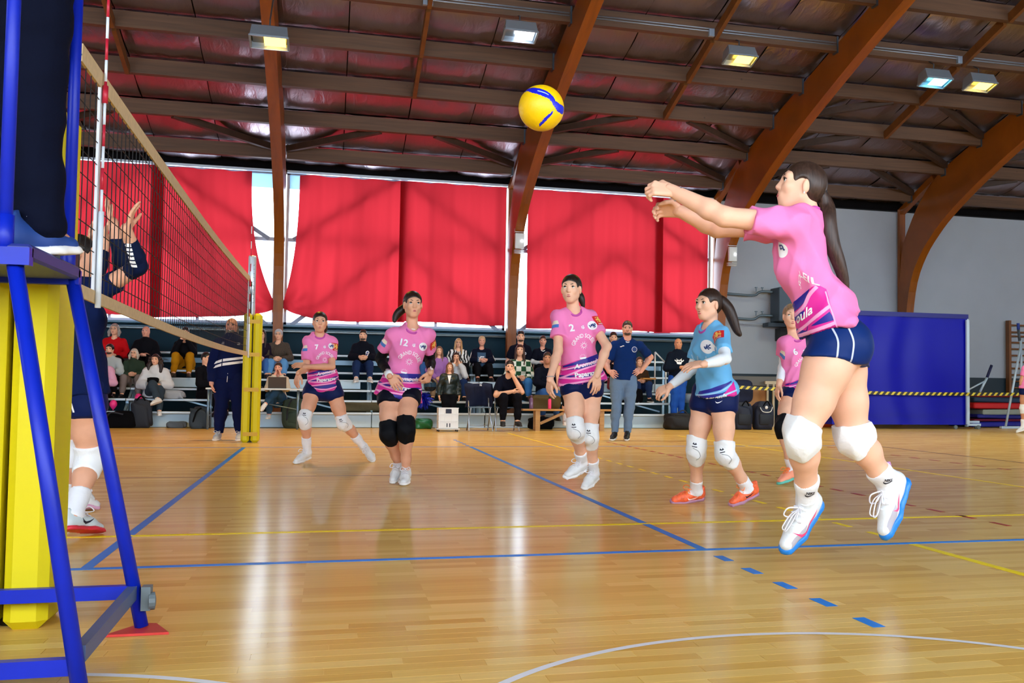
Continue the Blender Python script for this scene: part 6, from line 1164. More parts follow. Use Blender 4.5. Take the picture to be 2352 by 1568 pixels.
def crest(P, o, y, x, rx=None, r=.034, ring=PBLU):
    rx = P['lf'] if rx is None else rx; org = P['J']['neck']
    decal(o, poly2d(disc2d(r)), org+rx*x+P['up']*y, rx, P['up'], WHT, 'crest')
    for st in ([(-.022, .006), (-.012, -.008), (-.004, .010), (-.014, -.014)], [(-.004, -.006), (.004, .012), (.006, -.010)], [(.008, -.008), (.016, .012), (.022, .002), (.012, -.004), (.020, -.012), (.006, -.016)]):
        decal(o, poly2d(*stroke2d([(a*r/.034, b*r/.034) for a, b in st], .006*r/.034)), org+rx*x+P['up']*y, rx, P['up'], ring, 'crest_letter', off=.0032)
def patch(P, o, s, y=-.03):
    """red sleeve badge with a yellow cross on the upper arm"""
    a, b = P['J']['sh'+s], P['J']['el'+s]; d = nrm(a-b); sg = 1 if s == 'L' else -1
    n = nrm(P['fwd']*.75+P['lf']*sg*.65); n = nrm(n-d*(n @ d)); rx = np.cross(d, n); org = lerp(a, b, .26)+n*.01
    q = 1.45; Q = lambda P_: [(x*q, y*q) for x, y in P_]
    decal(o, poly2d(Q([(-.028, -.034), (.028, -.034), (.033, .028), (-.033, .028)])), org, rx, d, PRED, 'sleeve_patch', depth=.2)
    decal(o, poly2d(*[Q(p_) for p_ in ([(-.006, -.018), (.006, -.018), (.006, .022), (-.006, .022)], [(-.02, -.004), (-.006, -.004), (-.006, .008), (-.02, .008)], [(.006, -.004), (.02, -.004), (.02, .008), (.006, .008)],
                       *[disc2d(.004, 8, x, y_) for x, y_ in ((-.015, .017), (.015, .017), (-.015, -.013), (.015, -.013))])]), org, rx, d, PYEL, 'patch_cross', off=.0034, depth=.2)
    decal(o, poly2d(Q([(-.018, -.029), (.018, -.029), (.018, -.025), (-.018, -.025)])), org, rx, d, WHT, 'patch_text', off=.0034, depth=.2)
def jersey_front(P, num=None, k=1., shards=True, base=PALE, number_only=False):
    o = P['shirt']; rx, u, org = P['lf'], P['up'], P['J']['neck']; 
    if num: decal(o, text2d(num, .078*k, .03), org+rx*-.055*k+u*-.125*k, rx, u, WHT, 'number')
    decal(o, poly2d(*stroke2d([(-.012, .004), (.0, .010), (.012, .012)], .006), *stroke2d([(-.012, -.004), (.002, -.002), (.010, .006)], .006), *stroke2d([(-.004, -.012), (.008, -.008), (.012, 0)], .006)), org+rx*.035*k+u*-.13*k, rx, u, WHT, 'maker_mark')
    crest(P, o, -.125*k, .115*k, r=.036*k)
    R = .088*k
    decal(o, text2d('GRAND SOLEIL', .044*k, .012), org+rx*.025*k+u*(-.285*k), rx, u, WHT, 'lettering', bend=lambda x, y: ((R+y)*math.sin(x*.78/R), (R+y)*math.cos(x*.78/R)))
    sun = [[(r0*math.cos(a-.12), r0*math.sin(a-.12)), (r1*math.cos(a), r1*math.sin(a)), (r0*math.cos(a+.12), r0*math.sin(a+.12))] for a in np.linspace(0, 6.283, 11)[:-1] for r0, r1 in ((.022*k, .034*k),)]
    decal(o, poly2d(*sun, *stroke2d([(.016*k*math.cos(a), .016*k*math.sin(a)) for a in np.linspace(0, 6.283, 14)], .004*k)), org+rx*.025*k+u*-.275*k, rx, u, WHT, 'sun_print')
    ic = [(-.03*k, 0), (.03*k, 0), (.02*k, -.014*k), (-.02*k, -.014*k)]
    decal(o, poly2d(ic, *[[(math.cos(a-.1)*.016*k, math.sin(a-.1)*.012*k+.004*k), (math.cos(a)*.036*k, math.sin(a)*.026*k+.004*k), (math.cos(a+.1)*.016*k, math.sin(a+.1)*.012*k+.004*k)] for a in np.linspace(.3, 2.84, 6)]), org+rx*.0+u*-.368*k, rx, u, WHT, 'sunrise_print', off=.005)
    if shards:
        B = [(-.26, -.44), (-.05, -.385), (.10, -.392), (.26, -.34), (.26, -.64), (-.26, -.64)]
        decal(o, poly2d([(x*k, y*k) for x, y in B]), org, rx, u, MAG, 'hem_print', maxe=.014)
        navy = [[(-.26, -.445), (-.03, -.387), (.24, -.345), (.12, -.41), (-.10, -.425)], [(-.12, -.432), (.10, -.425), (.16, -.405), (.04, -.462), (-.16, -.452)], [(-.26, -.475), (-.12, -.50), (.02, -.50), (-.2, -.525)], [(-.02, -.51), (.14, -.478), (.26, -.485), (.10, -.53), (-.06, -.535)], [(-.16, -.575), (.08, -.565), (.24, -.58), (.02, -.61), (-.1, -.6)]]
        decal(o, poly2d(*[[(x*k, y*k) for x, y in q] for q in navy]), org, rx, u, NAVYP, 'hem_print_navy', off=.003, maxe=.014)
        for ln in ([(-.26, -.46), (-.08, -.44), (.1, -.415), (.26, -.37)], [(-.26, -.54), (-.05, -.47), (.12, -.44), (.26, -.40)], [(-.26, -.50), (0, -.535), (.14, -.50), (.26, -.46)], [(-.26, -.57), (-.05, -.56), (.1, -.55), (.26, -.50)], [(-.2, -.56), (0, -.62), (.26, -.56)]):
            decal(o, poly2d(*stroke2d([(x*k, y*k) for x, y in ln], .013*k)), org, rx, u, base, 'hem_line', off=.0038, maxe=.014)
        decal(o, text2d('Aromoula', .052*k, .02), org+rx*.03*k+u*-.425*k, rx, u, WHT, 'sponsor_lettering', bend=lambda x, y: (x+y*.25, y+x*.12), off=.0055)
        decal(o, text2d('Paparazzo', .052*k, .035), org+rx*.02*k+u*-.505*k, rx, u, WHT, 'sponsor_lettering', off=.0055)
    patch(P, o, 'L')
    a, b = P['J']['shR'], P['J']['elR']; d = nrm(a-b); n = nrm(P['fwd']*.8-P['lf']*.6); n = nrm(n-d*(n @ d)); r2 = np.cross(d, n)
    decal(o, poly2d([(-.03, -.03), (.03, -.03), (.03, .0), (-.03, .0)]), lerp(a, b, .3), r2, d, M('patch_lblue', '#4a7cc8', .5), 'sleeve_patch', depth=.2)
    decal(o, poly2d([(-.028, .002), (.03, .002), (.022, .034), (-.016, .034)]), lerp(a, b, .3), r2, d, M('patch_cream', '#f0dcc8', .5), 'sleeve_patch', depth=.2)
def pad_logo(P, s, col=PBLU):
    if s not in P['pads']: return
    J = P['J']; b = J['kn'+s]; u = nrm(nrm(J['hp'+s]-b)-nrm(J['an'+s]-b)); n = nrm(A(CAM_POS)-b); n = nrm(n-u*(n @ u)); rx = np.cross(u, n)
    decal(P['pads'][s], poly2d([(-.016, .0), (-.008, .012), (0, .002), (.008, .012), (.016, 0), (0, -.004)], [(-.018, -.012), (.018, -.012), (.018, -.018), (-.018, -.018)]), b+u*.055-rx*.01, rx, u, M('logo_dark', '#10142a', .5), 'pad_logo', depth=.25)
    decal(P['pads'][s], poly2d(*stroke2d([(-.02, .03), (.02, .01), (.035, -.03), (.01, -.06)], .004)), b+rx*.0, rx, u, M('seam_grey', '#8b9096', .7), 'pad_seam', depth=.25)
def swoosh(o, c, rx, u, L, mat, nm='shoe_logo', off=.002, depth=.12, maxe=.008):
    P = [(-.5, .12), (-.42, -.12), (-.22, -.2), (.1, -.1), (.5, .16), (.1, -.0), (-.2, -.07), (-.36, -.02)]
    return decal(o, poly2d([(x*L, y*L) for x, y in P]), c, rx, u, mat, nm, off=off, depth=depth, maxe=maxe)
DOWN = (0, 0, -1)
GRP = 'volleyball players on court'
# ---- player numbered 7
P7 = human('player', 'pink jersey volleyball player numbered 7 with arms folded across, striding left beside the net pad', POSE['p7'], dict(h=.010, arm=.88, legs=.95, face=(.02, -.98, .12), gaze=(.15, -.9, .3), hair=('pony', '#2a1712'), skin='light', open=.6, group=GRP,
    tail=dict(p=[(.957, 6.252, 1.50), (.99, 6.244, 1.47), (1.0, 6.25, 1.41)], r=.024),
    top=dict(m=PINK, name='jersey', hem=-.10, sl=.72, collar=COLM, under=True, cuff=.012, wr=.0055), bot=dict(m=SHORT, t=.30), sock=(SOCKW, 1.55), pad=(PADW, .80, 1.22), shoe=dict(m=SHW, sole=SOLW, lace=LACEW),
    handL=dict(n=(.0, .6, -.7), c=.3), handR=dict(c=.25, n=(.6, .5, 0))))
jersey_front(P7, '7', .92)
for s in 'LR': pad_logo(P7, s)
# ---- player numbered 12
P12 = human('player', 'pink jersey volleyball player numbered 12 with black arm sleeves and black knee pads', POSE['p12'], dict(h=.009, arm=.9, legs=.97, face=(.10, -.95, .20), gaze=(.2, -.8, .45), hair=('pony', '#24140f'), skin='light', group=GRP,
    tail=dict(p=[(1.745, 3.91, 1.57), (1.70, 3.945, 1.54), (1.635, 3.95, 1.49), (1.60, 3.95, 1.44), (1.59, 3.93, 1.40)], r=.026),
    top=dict(m=PINK, name='jersey', hem=-.14, sl=.62, collar=COLM, under=True, cuff=.016, wr=.0055, flare=.03), bot=dict(m=BLK, t=.33), pad=(PADB, .78, 1.26), armsleeve=dict(m=PADB, t0=.66, t1=1.93), shoe=dict(m=SHW, sole=SOLW, lace=LACEW),
    handR=dict(c=.25, n=(.3, .5, -.4)), handL=dict(c=.95, n=(-.6, .5, 0), th=.9)))
jersey_front(P12, '12', 1.)
MB().tube([lerp(P12['J']['elR'], P12['J']['wrR'], .86), lerp(P12['J']['elR'], P12['J']['wrR'], 1.08)], .034, 14).build('wrist_tape', PADW, P12['root'], smooth=True)
b = P12['J']['wrL']
decal(P12['body'], poly2d([(-.008, -.01), (.008, -.01), (.008, -.004), (-.002, -.004), (-.002, .01), (-.008, .01)]), lerp(P12['J']['elL'], b, .75), P12['lf'], P12['up'], WHT, 'sleeve_logo', off=.012)
# ---- player numbered 2
P2 = human('player', 'tall pink jersey volleyball player numbered 2 standing with hanging arms and white knee pads', POSE['p2'], dict(h=.009, arm=.86, legs=.93, face=(-.42, -.84, .26), gaze=(-.5, -.7, .5), hair=('pony', '#241610'), skin='fair', open=.5, group=GRP,
    tail=dict(p=[(2.985, 2.965, 1.64), (3.012, 2.95, 1.60), (3.03, 2.94, 1.56), (3.045, 2.94, 1.50)], r=.02),
    top=dict(m=PINK, name='jersey', hem=-.05, sl=.60, collar=COLM, under=True, cuff=.018, wr=.0055), bot=dict(m=SHORT, t=.28), sock=(SOCKW, 1.68), pad=(PADW, .80, 1.30), shoe=dict(m=SHW, sole=SOLW, lace=LACEW),
    handR=dict(c=.3, n=(.7, .3, 0)), handL=dict(c=.22, n=(-.3, .8, 0))))
jersey_front(P2, '2', 1.0)
for s in 'LR': pad_logo(P2, s)
MB().tube([lerp(P2['J']['elR'], P2['J']['wrR'], .97)+A(.031*math.cos(a), .031*math.sin(a), 0) for a in np.linspace(0, 6.28, 15)[:-1]], .004, 6, closed=True).build('bracelet', M('bracelet', '#c8c8d4', .3, metal=.6), P2['root'])
# ---- libero in blue
LB = human('player', 'libero in a sky blue jersey with white arm sleeves and orange shoes', POSE['libero'], dict(h=.009, arm=.9, legs=.98, face=(-.90, -.40, .12), gaze=(-.9, -.3, .3), hair=('pony', '#2a1a13'), skin='fair', open=.8, group=GRP, hs=1.04,
    tail=dict(p=[(3.715, 1.68, 1.49), (3.745, 1.672, 1.475), (3.79, 1.66, 1.42), (3.825, 1.655, 1.34), (3.85, 1.65, 1.27), (3.875, 1.645, 1.235)], r=.03),
    top=dict(m=LBLUE, name='jersey', hem=-.02, sl=.70, collar=M('collar_purple', '#b03a9c', .6), under=True, cuff=.016, wr=.0055), bot=dict(m=SHORT, t=.30), sock=(SOCKW, 1.72), pad=(PADW, .80, 1.28), armsleeve=dict(m=fabric('sleeve_white', '#e6ecf2', .7, .08), t0=.55, t1=1.98), shoe=dict(m=SHO, sole=SOLO, lace=LACEO),
    handL=dict(c=.30, n=(.1, .5, -.8)), handR=dict(c=.5, n=(.2, .6, -.6))))
side = nrm(-A(fw)+A(0, 0, .04)); o = LB['shirt']; u = LB['up']; rx = nrm(np.cross(u, side)); org = LB['J']['neck']
decal(o, poly2d(disc2d(.042, ry=.048)), org+rx*-.045+u*-.125, rx, u, WHT, 'crest')
for st_ in ([(-.02, .002), (-.012, -.016), (-.006, .004)], [(-.002, .014), (.0, -.012), (.01, -.018)], [(.022, .014), (.008, .004), (.01, -.008), (.022, -.010)]): decal(o, poly2d(*stroke2d(st_, .008)), org+rx*-.045+u*-.125, rx, u, PBLU, 'crest_letter', off=.0035)
decal(o, poly2d([(-.12, -.44), (.10, -.375), (.105, -.385), (.02, -.43), (-.13, -.462)], [(-.14, -.472), (.02, -.452), (.06, -.44), (-.02, -.50), (-.15, -.51)]), org, rx, u, NAVYP, 'hem_print_navy')
decal(o, poly2d([(-.02, -.505), (.12, -.385), (.135, -.5), (.05, -.51)], [(-.1, -.525), (.02, -.512), (.13, -.51), (.13, -.54), (-.08, -.55)]), org, rx, u, MAG, 'hem_print')
decal(o, poly2d(*stroke2d([(-.14, -.515), (.0, -.475), (.135, -.445)], .010), *stroke2d([(-.14, -.468), (0, -.445), (.1, -.40)], .008)), org, rx, u, M('print_pale_blue', '#a9d2f2', .5), 'hem_line', off=.0035)
decal(o, text2d('Aromoula', .050, .02), org+rx*-.045+u*-.485, rx, u, WHT, 'sponsor_lettering', bend=lambda x, y: (x+y*.3, y+x*.1), off=.005)
decal(o, poly2d(*stroke2d([(-.05, .03), (-.03, -.03)], .006), *stroke2d([(-.02, .03), (-.01, -.03), (.01, -.02)], .006), *stroke2d([(.03, .03), (.03, -.03)], .006)), org+rx*-.09+u*-.22, rx, u, M('print_pale_blue', '#a9d2f2', .5), 'lettering', off=.003)
patch(LB, o, 'L')
swoosh(LB['bottom'], LB['T'](-.12), rx, u, .05, WHT, 'shorts_logo', depth=.3)
for s in 'LR':
    pad_logo(LB, s); sh, Pt, (f_, u_, l_) = LB['shoes'][s]; n_ = nrm(-A(fw)); sgn = 1 if l_ @ n_ > 0 else -1; swoosh(sh, Pt(.42, .052), -f_, u_, .085, WHT if s == 'R' else M('logo_dark', '#10142a', .5), depth=.15)
# ---- player numbered 6 behind the jumper
P6 = human('player', 'pink jersey volleyball player with white arm sleeves half hidden behind the jumping player', POSE['p6'], dict(h=.010, face=(-.3, -.92, .18), gaze=(-.5, -.7, .5), hair=('pony', '#8a6a50'), skin='fair', open=.8, group=GRP,
    top=dict(m=PINK, name='jersey', hem=-.10, sl=.60, collar=COLM, under=True, cuff=.012, wr=.0055), bot=dict(m=SHORT, t=.30), sock=(SOCKW, 1.72), pad=(PADB, .80, 1.25), armsleeve=dict(m=fabric('sleeve_white', '#e6ecf2', .7, .08), t0=.58, t1=1.9), shoe=dict(m=M('shoe_peach', '#f59a7a', .5), sole=M('sole_teal', '#5fc0b0', .5), lace=LACEO), handR=dict(c=.3), handL=dict(c=.3)))
jersey_front(P6, '6', .95)
# ---- the jumping player in front
JP = human('player', 'large foreground player in pink jersey jumping with both arms stretched towards the ball', POSE['jumper'], dict(h=.0072, hh=.0042, hdh=.004, hairh=.0055, face=(-.955, .22, .20), hup=(.22, -.02, .97), gaze=(-.9, .15, .35), hair=('pony', '#33221a'), skin='fair', hs=.99, fwd=(-.93, .25, -.1), bend=(-.075, .02, 0), shin=.0, shdn=.0, legs=1.06, fat=1.04, group=GRP,
    tail=dict(p=[(3.145, -.967, 1.735), (3.175, -.975, 1.665), (3.165, -1.0, 1.60), (3.178, -1.01, 1.50), (3.213, -1.01, 1.41), (3.245, -1.0, 1.33), (3.258, -.99, 1.27)], r=.025),
    top=dict(m=PINK, name='jersey', hem=.13, hemn=(.42, -.05, -.9), sl=.62, collar=COLM, cuff=.016, wr=.008, e=.018, flare=.0, hip=.008), bot=dict(m=fabric('shorts_blue', '#0f2a66', .45, .05), t=.5, e=.008, wr=.002, cut=((3.23, -.96, .985), (-.12, 0, -1))), sock=(SOCKW, 1.66), pad=(PADW, .85, 1.17),
    shoe=dict(m=M('shoe_pale', '#dfe4e8', .5, bump=(40, .2)), sole=M('sole_blue', '#1d7fd6', .4), S=1.12, h=.0062, lace=LACEW),
    handL=dict(n=(.05, .75, -.5), c=.75, th=.8), handR=dict(n=(.05, -.6, -.6), c=.6, th=.7)))
o = JP['shirt']; u = JP['up']; n_ = nrm(-A(fw)*.9+A(-.5, 0, 0)); n_ = nrm(n_-u*(n_ @ u)); rx = np.cross(u, n_); org = JP['J']['neck']
D_ = lambda bm, m_, nm, off=.0025, **k: decal(o, bm, org, rx, u, m_, nm, off=off, **k)
D_(poly2d([(-.22, -.41), (-.015, -.315), (.012, -.32), (.035, -.34), (.062, -.56), (-.03, -.60), (-.22, -.60)]), MAG, 'hem_print')
D_(poly2d([(-.22, -.405), (-.03, -.322), (-.065, -.375), (-.11, -.40), (-.22, -.43)], [(-.20, -.435), (-.11, -.42), (-.075, -.41), (-.10, -.445), (-.2, -.455)], [(-.06, -.485), (.035, -.438), (.05, -.478)], [(-.2, -.475), (-.09, -.50), (-.07, -.47), (-.1, -.535), (-.2, -.55)]), NAVYP, 'hem_print_navy', .0035)
for ln, w_ in (([(-.2, -.44), (-.09, -.405), (-.04, -.35), (.0, -.32)], .016), ([(-.2, -.52), (-.07, -.47), (.04, -.415)], .014), ([(-.16, -.52), (-.05, -.505), (.05, -.49)], .014), ([(-.1, -.585), (-.02, -.56), (.06, -.525)], .014), ([(.03, -.35), (.045, -.45), (.066, -.58)], .006)):
    D_(poly2d(*stroke2d(ln, w_)), PALE, 'hem_line', .0042)
decal(o, text2d('oula', .06, .02), org+rx*-.085+u*-.43, rx, u, WHT, 'sponsor_lettering', bend=lambda x, y: (x+y*.2, y+x*.35), off=.0055)
n2 = nrm(JP['fwd']*.8+n_*.65); n2 = nrm(n2-u*(n2 @ u)); r2 = np.cross(u, n2)
decal(o, poly2d(disc2d(.036)), org+r2*.0+u*-.13, r2, u, WHT, 'crest')
for st_ in ([(-.012, .012), (.0, .018), (-.004, -.002), (.008, .002)], [(.004, .014), (.016, .012), (.012, -.008), (.02, -.006)]): decal(o, poly2d(*stroke2d(st_, .007)), org+r2*.0+u*-.125, r2, u, PBLU, 'crest_letter', off=.0035)
decal(o, text2d('SOLEIL', .042, .01), org+r2*.06+u*-.25, r2, u, WHT, 'lettering', bend=lambda x, y: (x*.6+y*.3, y-abs(x)*.9), off=.003)
# shorts stripes, laces, shoe marks
sh_o = JP['bottom']; hp_, kn_ = JP['J']['hpL'], JP['J']['knL']; n3 = nrm(-A(fw)); u3 = A(up2); r3 = A(rt2)
for dx in (-.055, .012):
    decal(sh_o, poly2d(*stroke2d([(dx-.018, .11), (dx, .06), (dx+.020, 0), (dx+.018, -.05), (dx+.002, -.13)], .008)), JP['J']['pelvis'], r3, u3, M('stripe_grey', '#b9c2d6', .5), 'side_stripe', depth=.4)
for s in 'LR':
    sh, Pt, (f_, u_, l_) = JP['shoes'][s]
    swoosh(sh, Pt(.50, .050), -f_, u_, .16 if s == 'L' else .09, M('logo_pink', '#ff4d86', .45), depth=.15)
    so = JP['sock'+s]; c = lerp(JP['J']['knL' if s == 'L' else 'knR'], JP['J']['an'+s], .86); swoosh(so, c, r3, u3, .05, M('logo_dark', '#10142a', .5), 'sock_logo', depth=.2)
    decal(so, text2d('NIKE', .018, .03), c+u3*.009, r3, u3, M('logo_dark', '#10142a', .5), 'sock_logo', depth=.2)
    c = Pt(.46, .105); mL = LACEW
    for k in (0, 1): MB().tube(catmull([c, c+(f_*.05+u_*.03)*1.+n3*.02*(k*2-1), c+(f_*.12+u_*.02)+n3*.03*(k*2-1), c+(f_*.10-u_*.01)+n3*.01, c], 6), .0032, 5).build('lace_loop', mL, sh, smooth=True)
    decal(sh, poly2d([(-.10, .0), (-.02, .012), (.03, .045), (-.01, .05), (-.08, .03)]), Pt(.62, .018), -f_, u_, M('shoe_grey_panel', '#b4b0bc', .6), 'toe_panel', depth=.15, off=.0012)
    # pale side wedges and blue heel/toe trims
    W_ = [[(-.11+.045*i, .012), (-.085+.045*i, .034), (-.065+.045*i, .012)] for i in range(4)]
    decal(sh, poly2d(*W_), Pt(.36, 0.), -f_ if l_ @ n3 > 0 else -f_, u_, M('sole_blue', '#1d7fd6', .4), 'sole_wedge', depth=.15)
    MB().tube([Pt(.02, .115), Pt(-.01, .125), Pt(.02, .135)], .008, 6).build('pull_tab', M('tab_mauve', '#c58ac4', .5), sh, smooth=True)
MB().tube([lerp(JP['J']['elL'], JP['J']['wrL'], .93)+rt_*.0+A(0, .03*math.cos(a), .03*math.sin(a))+A(.01*math.sin(a), 0, 0) for rt_ in (A(0, 0, 0),) for a in np.linspace(0, 6.28, 17)[:-1]], .004, 6, closed=True).build('bracelet', M('bracelet', '#c8c8d4', .3, metal=.6), JP['root'])
ec = JP['HPt'](.079, -.006, -.038); MB().lathe([(.001, -.005), (.005, 0), (.001, .005)], ec, 10).build('earring', M('pearl', '#f4f2ec', .2), JP['root'], smooth=True)
# ================================================================ officials, opponents and spectators
F_ = (-.12, -.98, .05)
def C(n, c, **k): return fabric(n, c, k.get('r', .85), k.get('b', .2))
JEAN, JEAND, BLACKC, NAVYC = C('jeans', '#3a66a8'), C('jeans_dark', '#1c2f58'), C('black_cloth', '#0c0d14'), C('navy_cloth', '#0d1738')
SHG, SHB = M('shoe_grey', '#c2c6ca', .5), M('shoe_black', '#101218', .5)
sp_shoe = lambda m, s: dict(m=m, sole=s, lace=None)
def check_mat(name, c1, c2, sc, kind='check'):
    mt = bpy.data.materials.new(name); mt.use_nodes = True; nt = mt.node_tree; b = nt.nodes['Principled BSDF']; tc = nd(nt, 'ShaderNodeTexCoord')
    if kind == 'check': t = nd(nt, 'ShaderNodeTexChecker'); t.inputs['Scale'].default_value = sc; t.inputs[1].default_value = (*lin(c1), 1); t.inputs[2].default_value = (*lin(c2), 1); nt.links.new(tc.outputs['Object'], t.inputs[0]); out = t.outputs[0]
    else:
        t = nd(nt, 'ShaderNodeTexWave'); t.inputs['Scale'].default_value = sc; t.inputs['Distortion'].default_value = 9; nt.links.new(tc.outputs['Object'], t.inputs[0])
        r = nd(nt, 'ShaderNodeValToRGB'); r.color_ramp.interpolation = 'CONSTANT'; r.color_ramp.elements[0].color = (*lin(c1), 1); r.color_ramp.elements[1].position = .5; r.color_ramp.elements[1].color = (*lin(c2), 1); nt.links.new(t.outputs['Fac'], r.inputs[0]); out = r.outputs[0]
    nt.links.new(out, b.inputs['Base Color']); b.inputs['Roughness'].default_value = .85; return mt
# ---- second referee
R2 = human('referee', 'bearded referee in a navy tracksuit standing behind the yellow pad of the far post', POSE['ref2'], dict(h=.011, male=True, face=(-.1, -.98, -.02), hair=('bald', '#555555'), brow='#4a443e', beard='#7d7872', skin='pink', fat=1.05, fwd=F_,
    top=dict(m=C('track_navy', '#0b1640'), name='tracksuit_top', hem=-.04, sl=1.97, hood=True, e=.022, wr=.004), bot=dict(m=C('track_navy', '#0b1640'), t=1.96, e=.022, wr=.004), shoe=dict(m=SHG, sole=SOLW, lace=LACEW), handR=dict(c=.35), handL=dict(c=.35)))
o = R2['shirt']; org = R2['J']['neck']; rx, u = R2['lf'], R2['up']
for y0 in (-.30, -.36): decal(o, poly2d([(-.22, y0-.10), (-.10, y0-.06), (-.10, y0-.02), (-.2, y0-.06)], [(-.085, y0-.055), (.2, y0+.0), (.2, y0+.035), (-.085, y0-.015)]), org, rx, u, WHT, 'chest_stripe', off=.003)
for x in (-.1, .12): decal(o, poly2d([(-.022, 0), (-.01, .012), (0, .003), (.01, .012), (.022, 0)], [(-.02, -.012), (.02, -.012), (.02, -.02), (-.02, -.02)]), org+rx*x+u*-.08, rx, u, WHT, 'chest_logo', off=.003)
MB().tube([R2['HPt'](-.03, .07, -.1), org+R2['fwd']*.14+u*-.03, R2['HPt'](.03, .07, -.1)], .003, 5).build('whistle_cord', M('logo_dark', '#10142a', .5), R2['root'])
MB().lathe([(.004, 0), (.012, .006), (.012, .02), (.004, .026)], R2['HPt'](0, .105, -.075), 8, axis=(0, -1, 0)).build('whistle', M('whistle', '#d0d4d8', .3), R2['root'])
MB().tube([R2['T'](.1)+R2['fwd']*.15, R2['T'](-.12)+R2['fwd']*.165], .004, 5).build('drawstring', WHT, R2['root'])
# long grey hair behind the neck
sdf_obj('long_hair', [cone(R2['HPt'](x*.06, -.05, -.02), R2['HPt'](x*.075, -.03, -.13), .03, .018, .02) for x in (-1, 1)], .009, hair_mat('#6d675f'), R2['root'])
# ---- standing coach
CO = human('coach', 'coach in a dark blue polo and light jeans standing with hands on hips', POSE['coach'], dict(h=.011, male=True, face=(-.25, -.95, .05), hair=('short', '#3a2d26'), beard='#4a3a30', skin='pink', open=.8, fwd=(-.15, -.98, 0),
    top=dict(m=C('polo_blue', '#0e2c66'), name='polo_shirt', hem=-.02, sl=.72, e=.018, cuff=.014, collar=M('polo_collar', '#cdd6e6', .6), wr=.004), bot=dict(m=C('jeans_pale', '#6a86a8'), t=1.97, e=.016, wr=.004), shoe=dict(m=SHB, sole=SOLW, lace=None),
    handL=dict(d=(-.9, -.35, -.3), n=(0, .6, -.3), c=.25, sp=.3), handR=dict(d=(.6, -.6, -.55), n=(.3, .6, 0), c=.25, sp=.3)))
crest(CO, CO['shirt'], -.13, .12, r=.045, ring=WHT); decal(CO['shirt'], poly2d(disc2d(.038)), CO['J']['neck']+CO['lf']*.12+CO['up']*-.13, CO['lf'], CO['up'], M('polo_crest_fill', '#1b3f80', .6), 'crest_fill', off=.0045)
decal(CO['shirt'], poly2d(*stroke2d([(-.03, -.008), (-.008, -.004), (.004, .008), (.03, .012)], .012)), CO['J']['neck']+CO['lf']*-.08+CO['up']*-.1, CO['lf'], CO['up'], WHT, 'chest_logo', off=.003)
# ---- blockers behind the net
for key, lb, hr in (('blockA', 'opponent in navy blocking at the net with raised hands, seen through the mesh', '#1c1412'), ('blockB', 'second opponent in navy standing further behind the net pad', '#2b1c14')):
    B = human('player', lb, POSE[key], dict(h=.009, face=(.93, .15, .22), hair=('pony', hr), skin='light', fwd=(.95, .1, 0), group='players of the opposing team',
        top=dict(m=C('opp_navy', '#0c1a44'), name='jersey', hem=-.06, sl=.45, e=.016, cuff=.012, wr=.004, collar=WHT), bot=dict(m=SHORT, t=.30), sock=(SOCKW, 1.55), pad=(PADW, .78, 1.28), armsleeve=dict(m=C('sleeve_navy', '#0b1838', r=.6), t0=.82, t1=1.75),
        shoe=dict(m=M('shoe_mint', '#c6d2d4', .5) if key == 'blockA' else SHW, sole=M('sole_red', '#d42a3c', .5) if key == 'blockA' else M('sole_pink', '#dca8c8', .5), lace=LACEW), handL=dict(c=.15, sp=.35, n=(.9, 0, .2)), handR=dict(c=.15, sp=.35, n=(.9, 0, .2))))
    if key == 'blockA':
        a, b = B['J']['elR'], B['J']['wrR']; d = nrm(b-a); n_ = nrm(-A(fw)); n_ = nrm(n_-d*(n_ @ d))
        slv = [c_ for c_ in B['root'].children if c_.name.startswith('arm_sleeve')]
        for s_ in slv: decal(s_, poly2d(*[[(-.07+.024*i, -.015), (-.054+.024*i, -.015), (-.05+.024*i, .015), (-.066+.024*i, .015)] for i in range(6)]), lerp(a, b, .42), d, np.cross(n_, d), WHT, 'sleeve_print', depth=.15)
        decal(B['bottom'], poly2d(*stroke2d([(0, .1), (.015, .0), (.03, -.14)], .01)), B['J']['pelvis'], A(rt2), A(up2), WHT, 'side_stripe', depth=.4)
        for s_ in 'LR':
            sh, Pt, (f_, u_, l_) = B['shoes'][s_]; swoosh(sh, Pt(.45, .05), f_, u_, .1, M('logo_dark', '#10142a', .5), depth=.15)
# ---- first referee on the stand
human('referee', 'referee in navy trousers standing on the blue stand at the left', POSE['ref1'], dict(h=.011, male=True, face=(.5, .85, 0), hair=('short', '#2a2220'), skin='tan', fat=1.0, fwd=(.5, .85, 0), facial=True,
    top=dict(m=C('ref_shirt', '#d8dce4'), name='shirt', hem=-.04, sl=.7, e=.02, wr=.004), bot=dict(m=C('ref_trousers', '#050a1e'), t=2.03, e=.03, wr=.002), shoe=dict(S=1.12, m=M('shoe_skate', '#1a3f86', .6), sole=SOLW, lace=LACEW), handR=dict(c=.3), handL=dict(c=.3)))
# ---- girl cut by the right border
human('player', 'pink shirted girl cut off by the right edge in front of the gym mats', POSE['girlR'], dict(h=.012, face=F_, hair=('pony', '#2b1c14'), skin='tan', fwd=F_, top=dict(m=PINK, name='jersey', hem=-.06, sl=.6, e=.014), bot=dict(m=SHORT, t=.3), sock=(SOCKW, 1.6), pad=(PADW, .8, 1.25), shoe=dict(m=SHW, sole=SOLW, lace=None)))
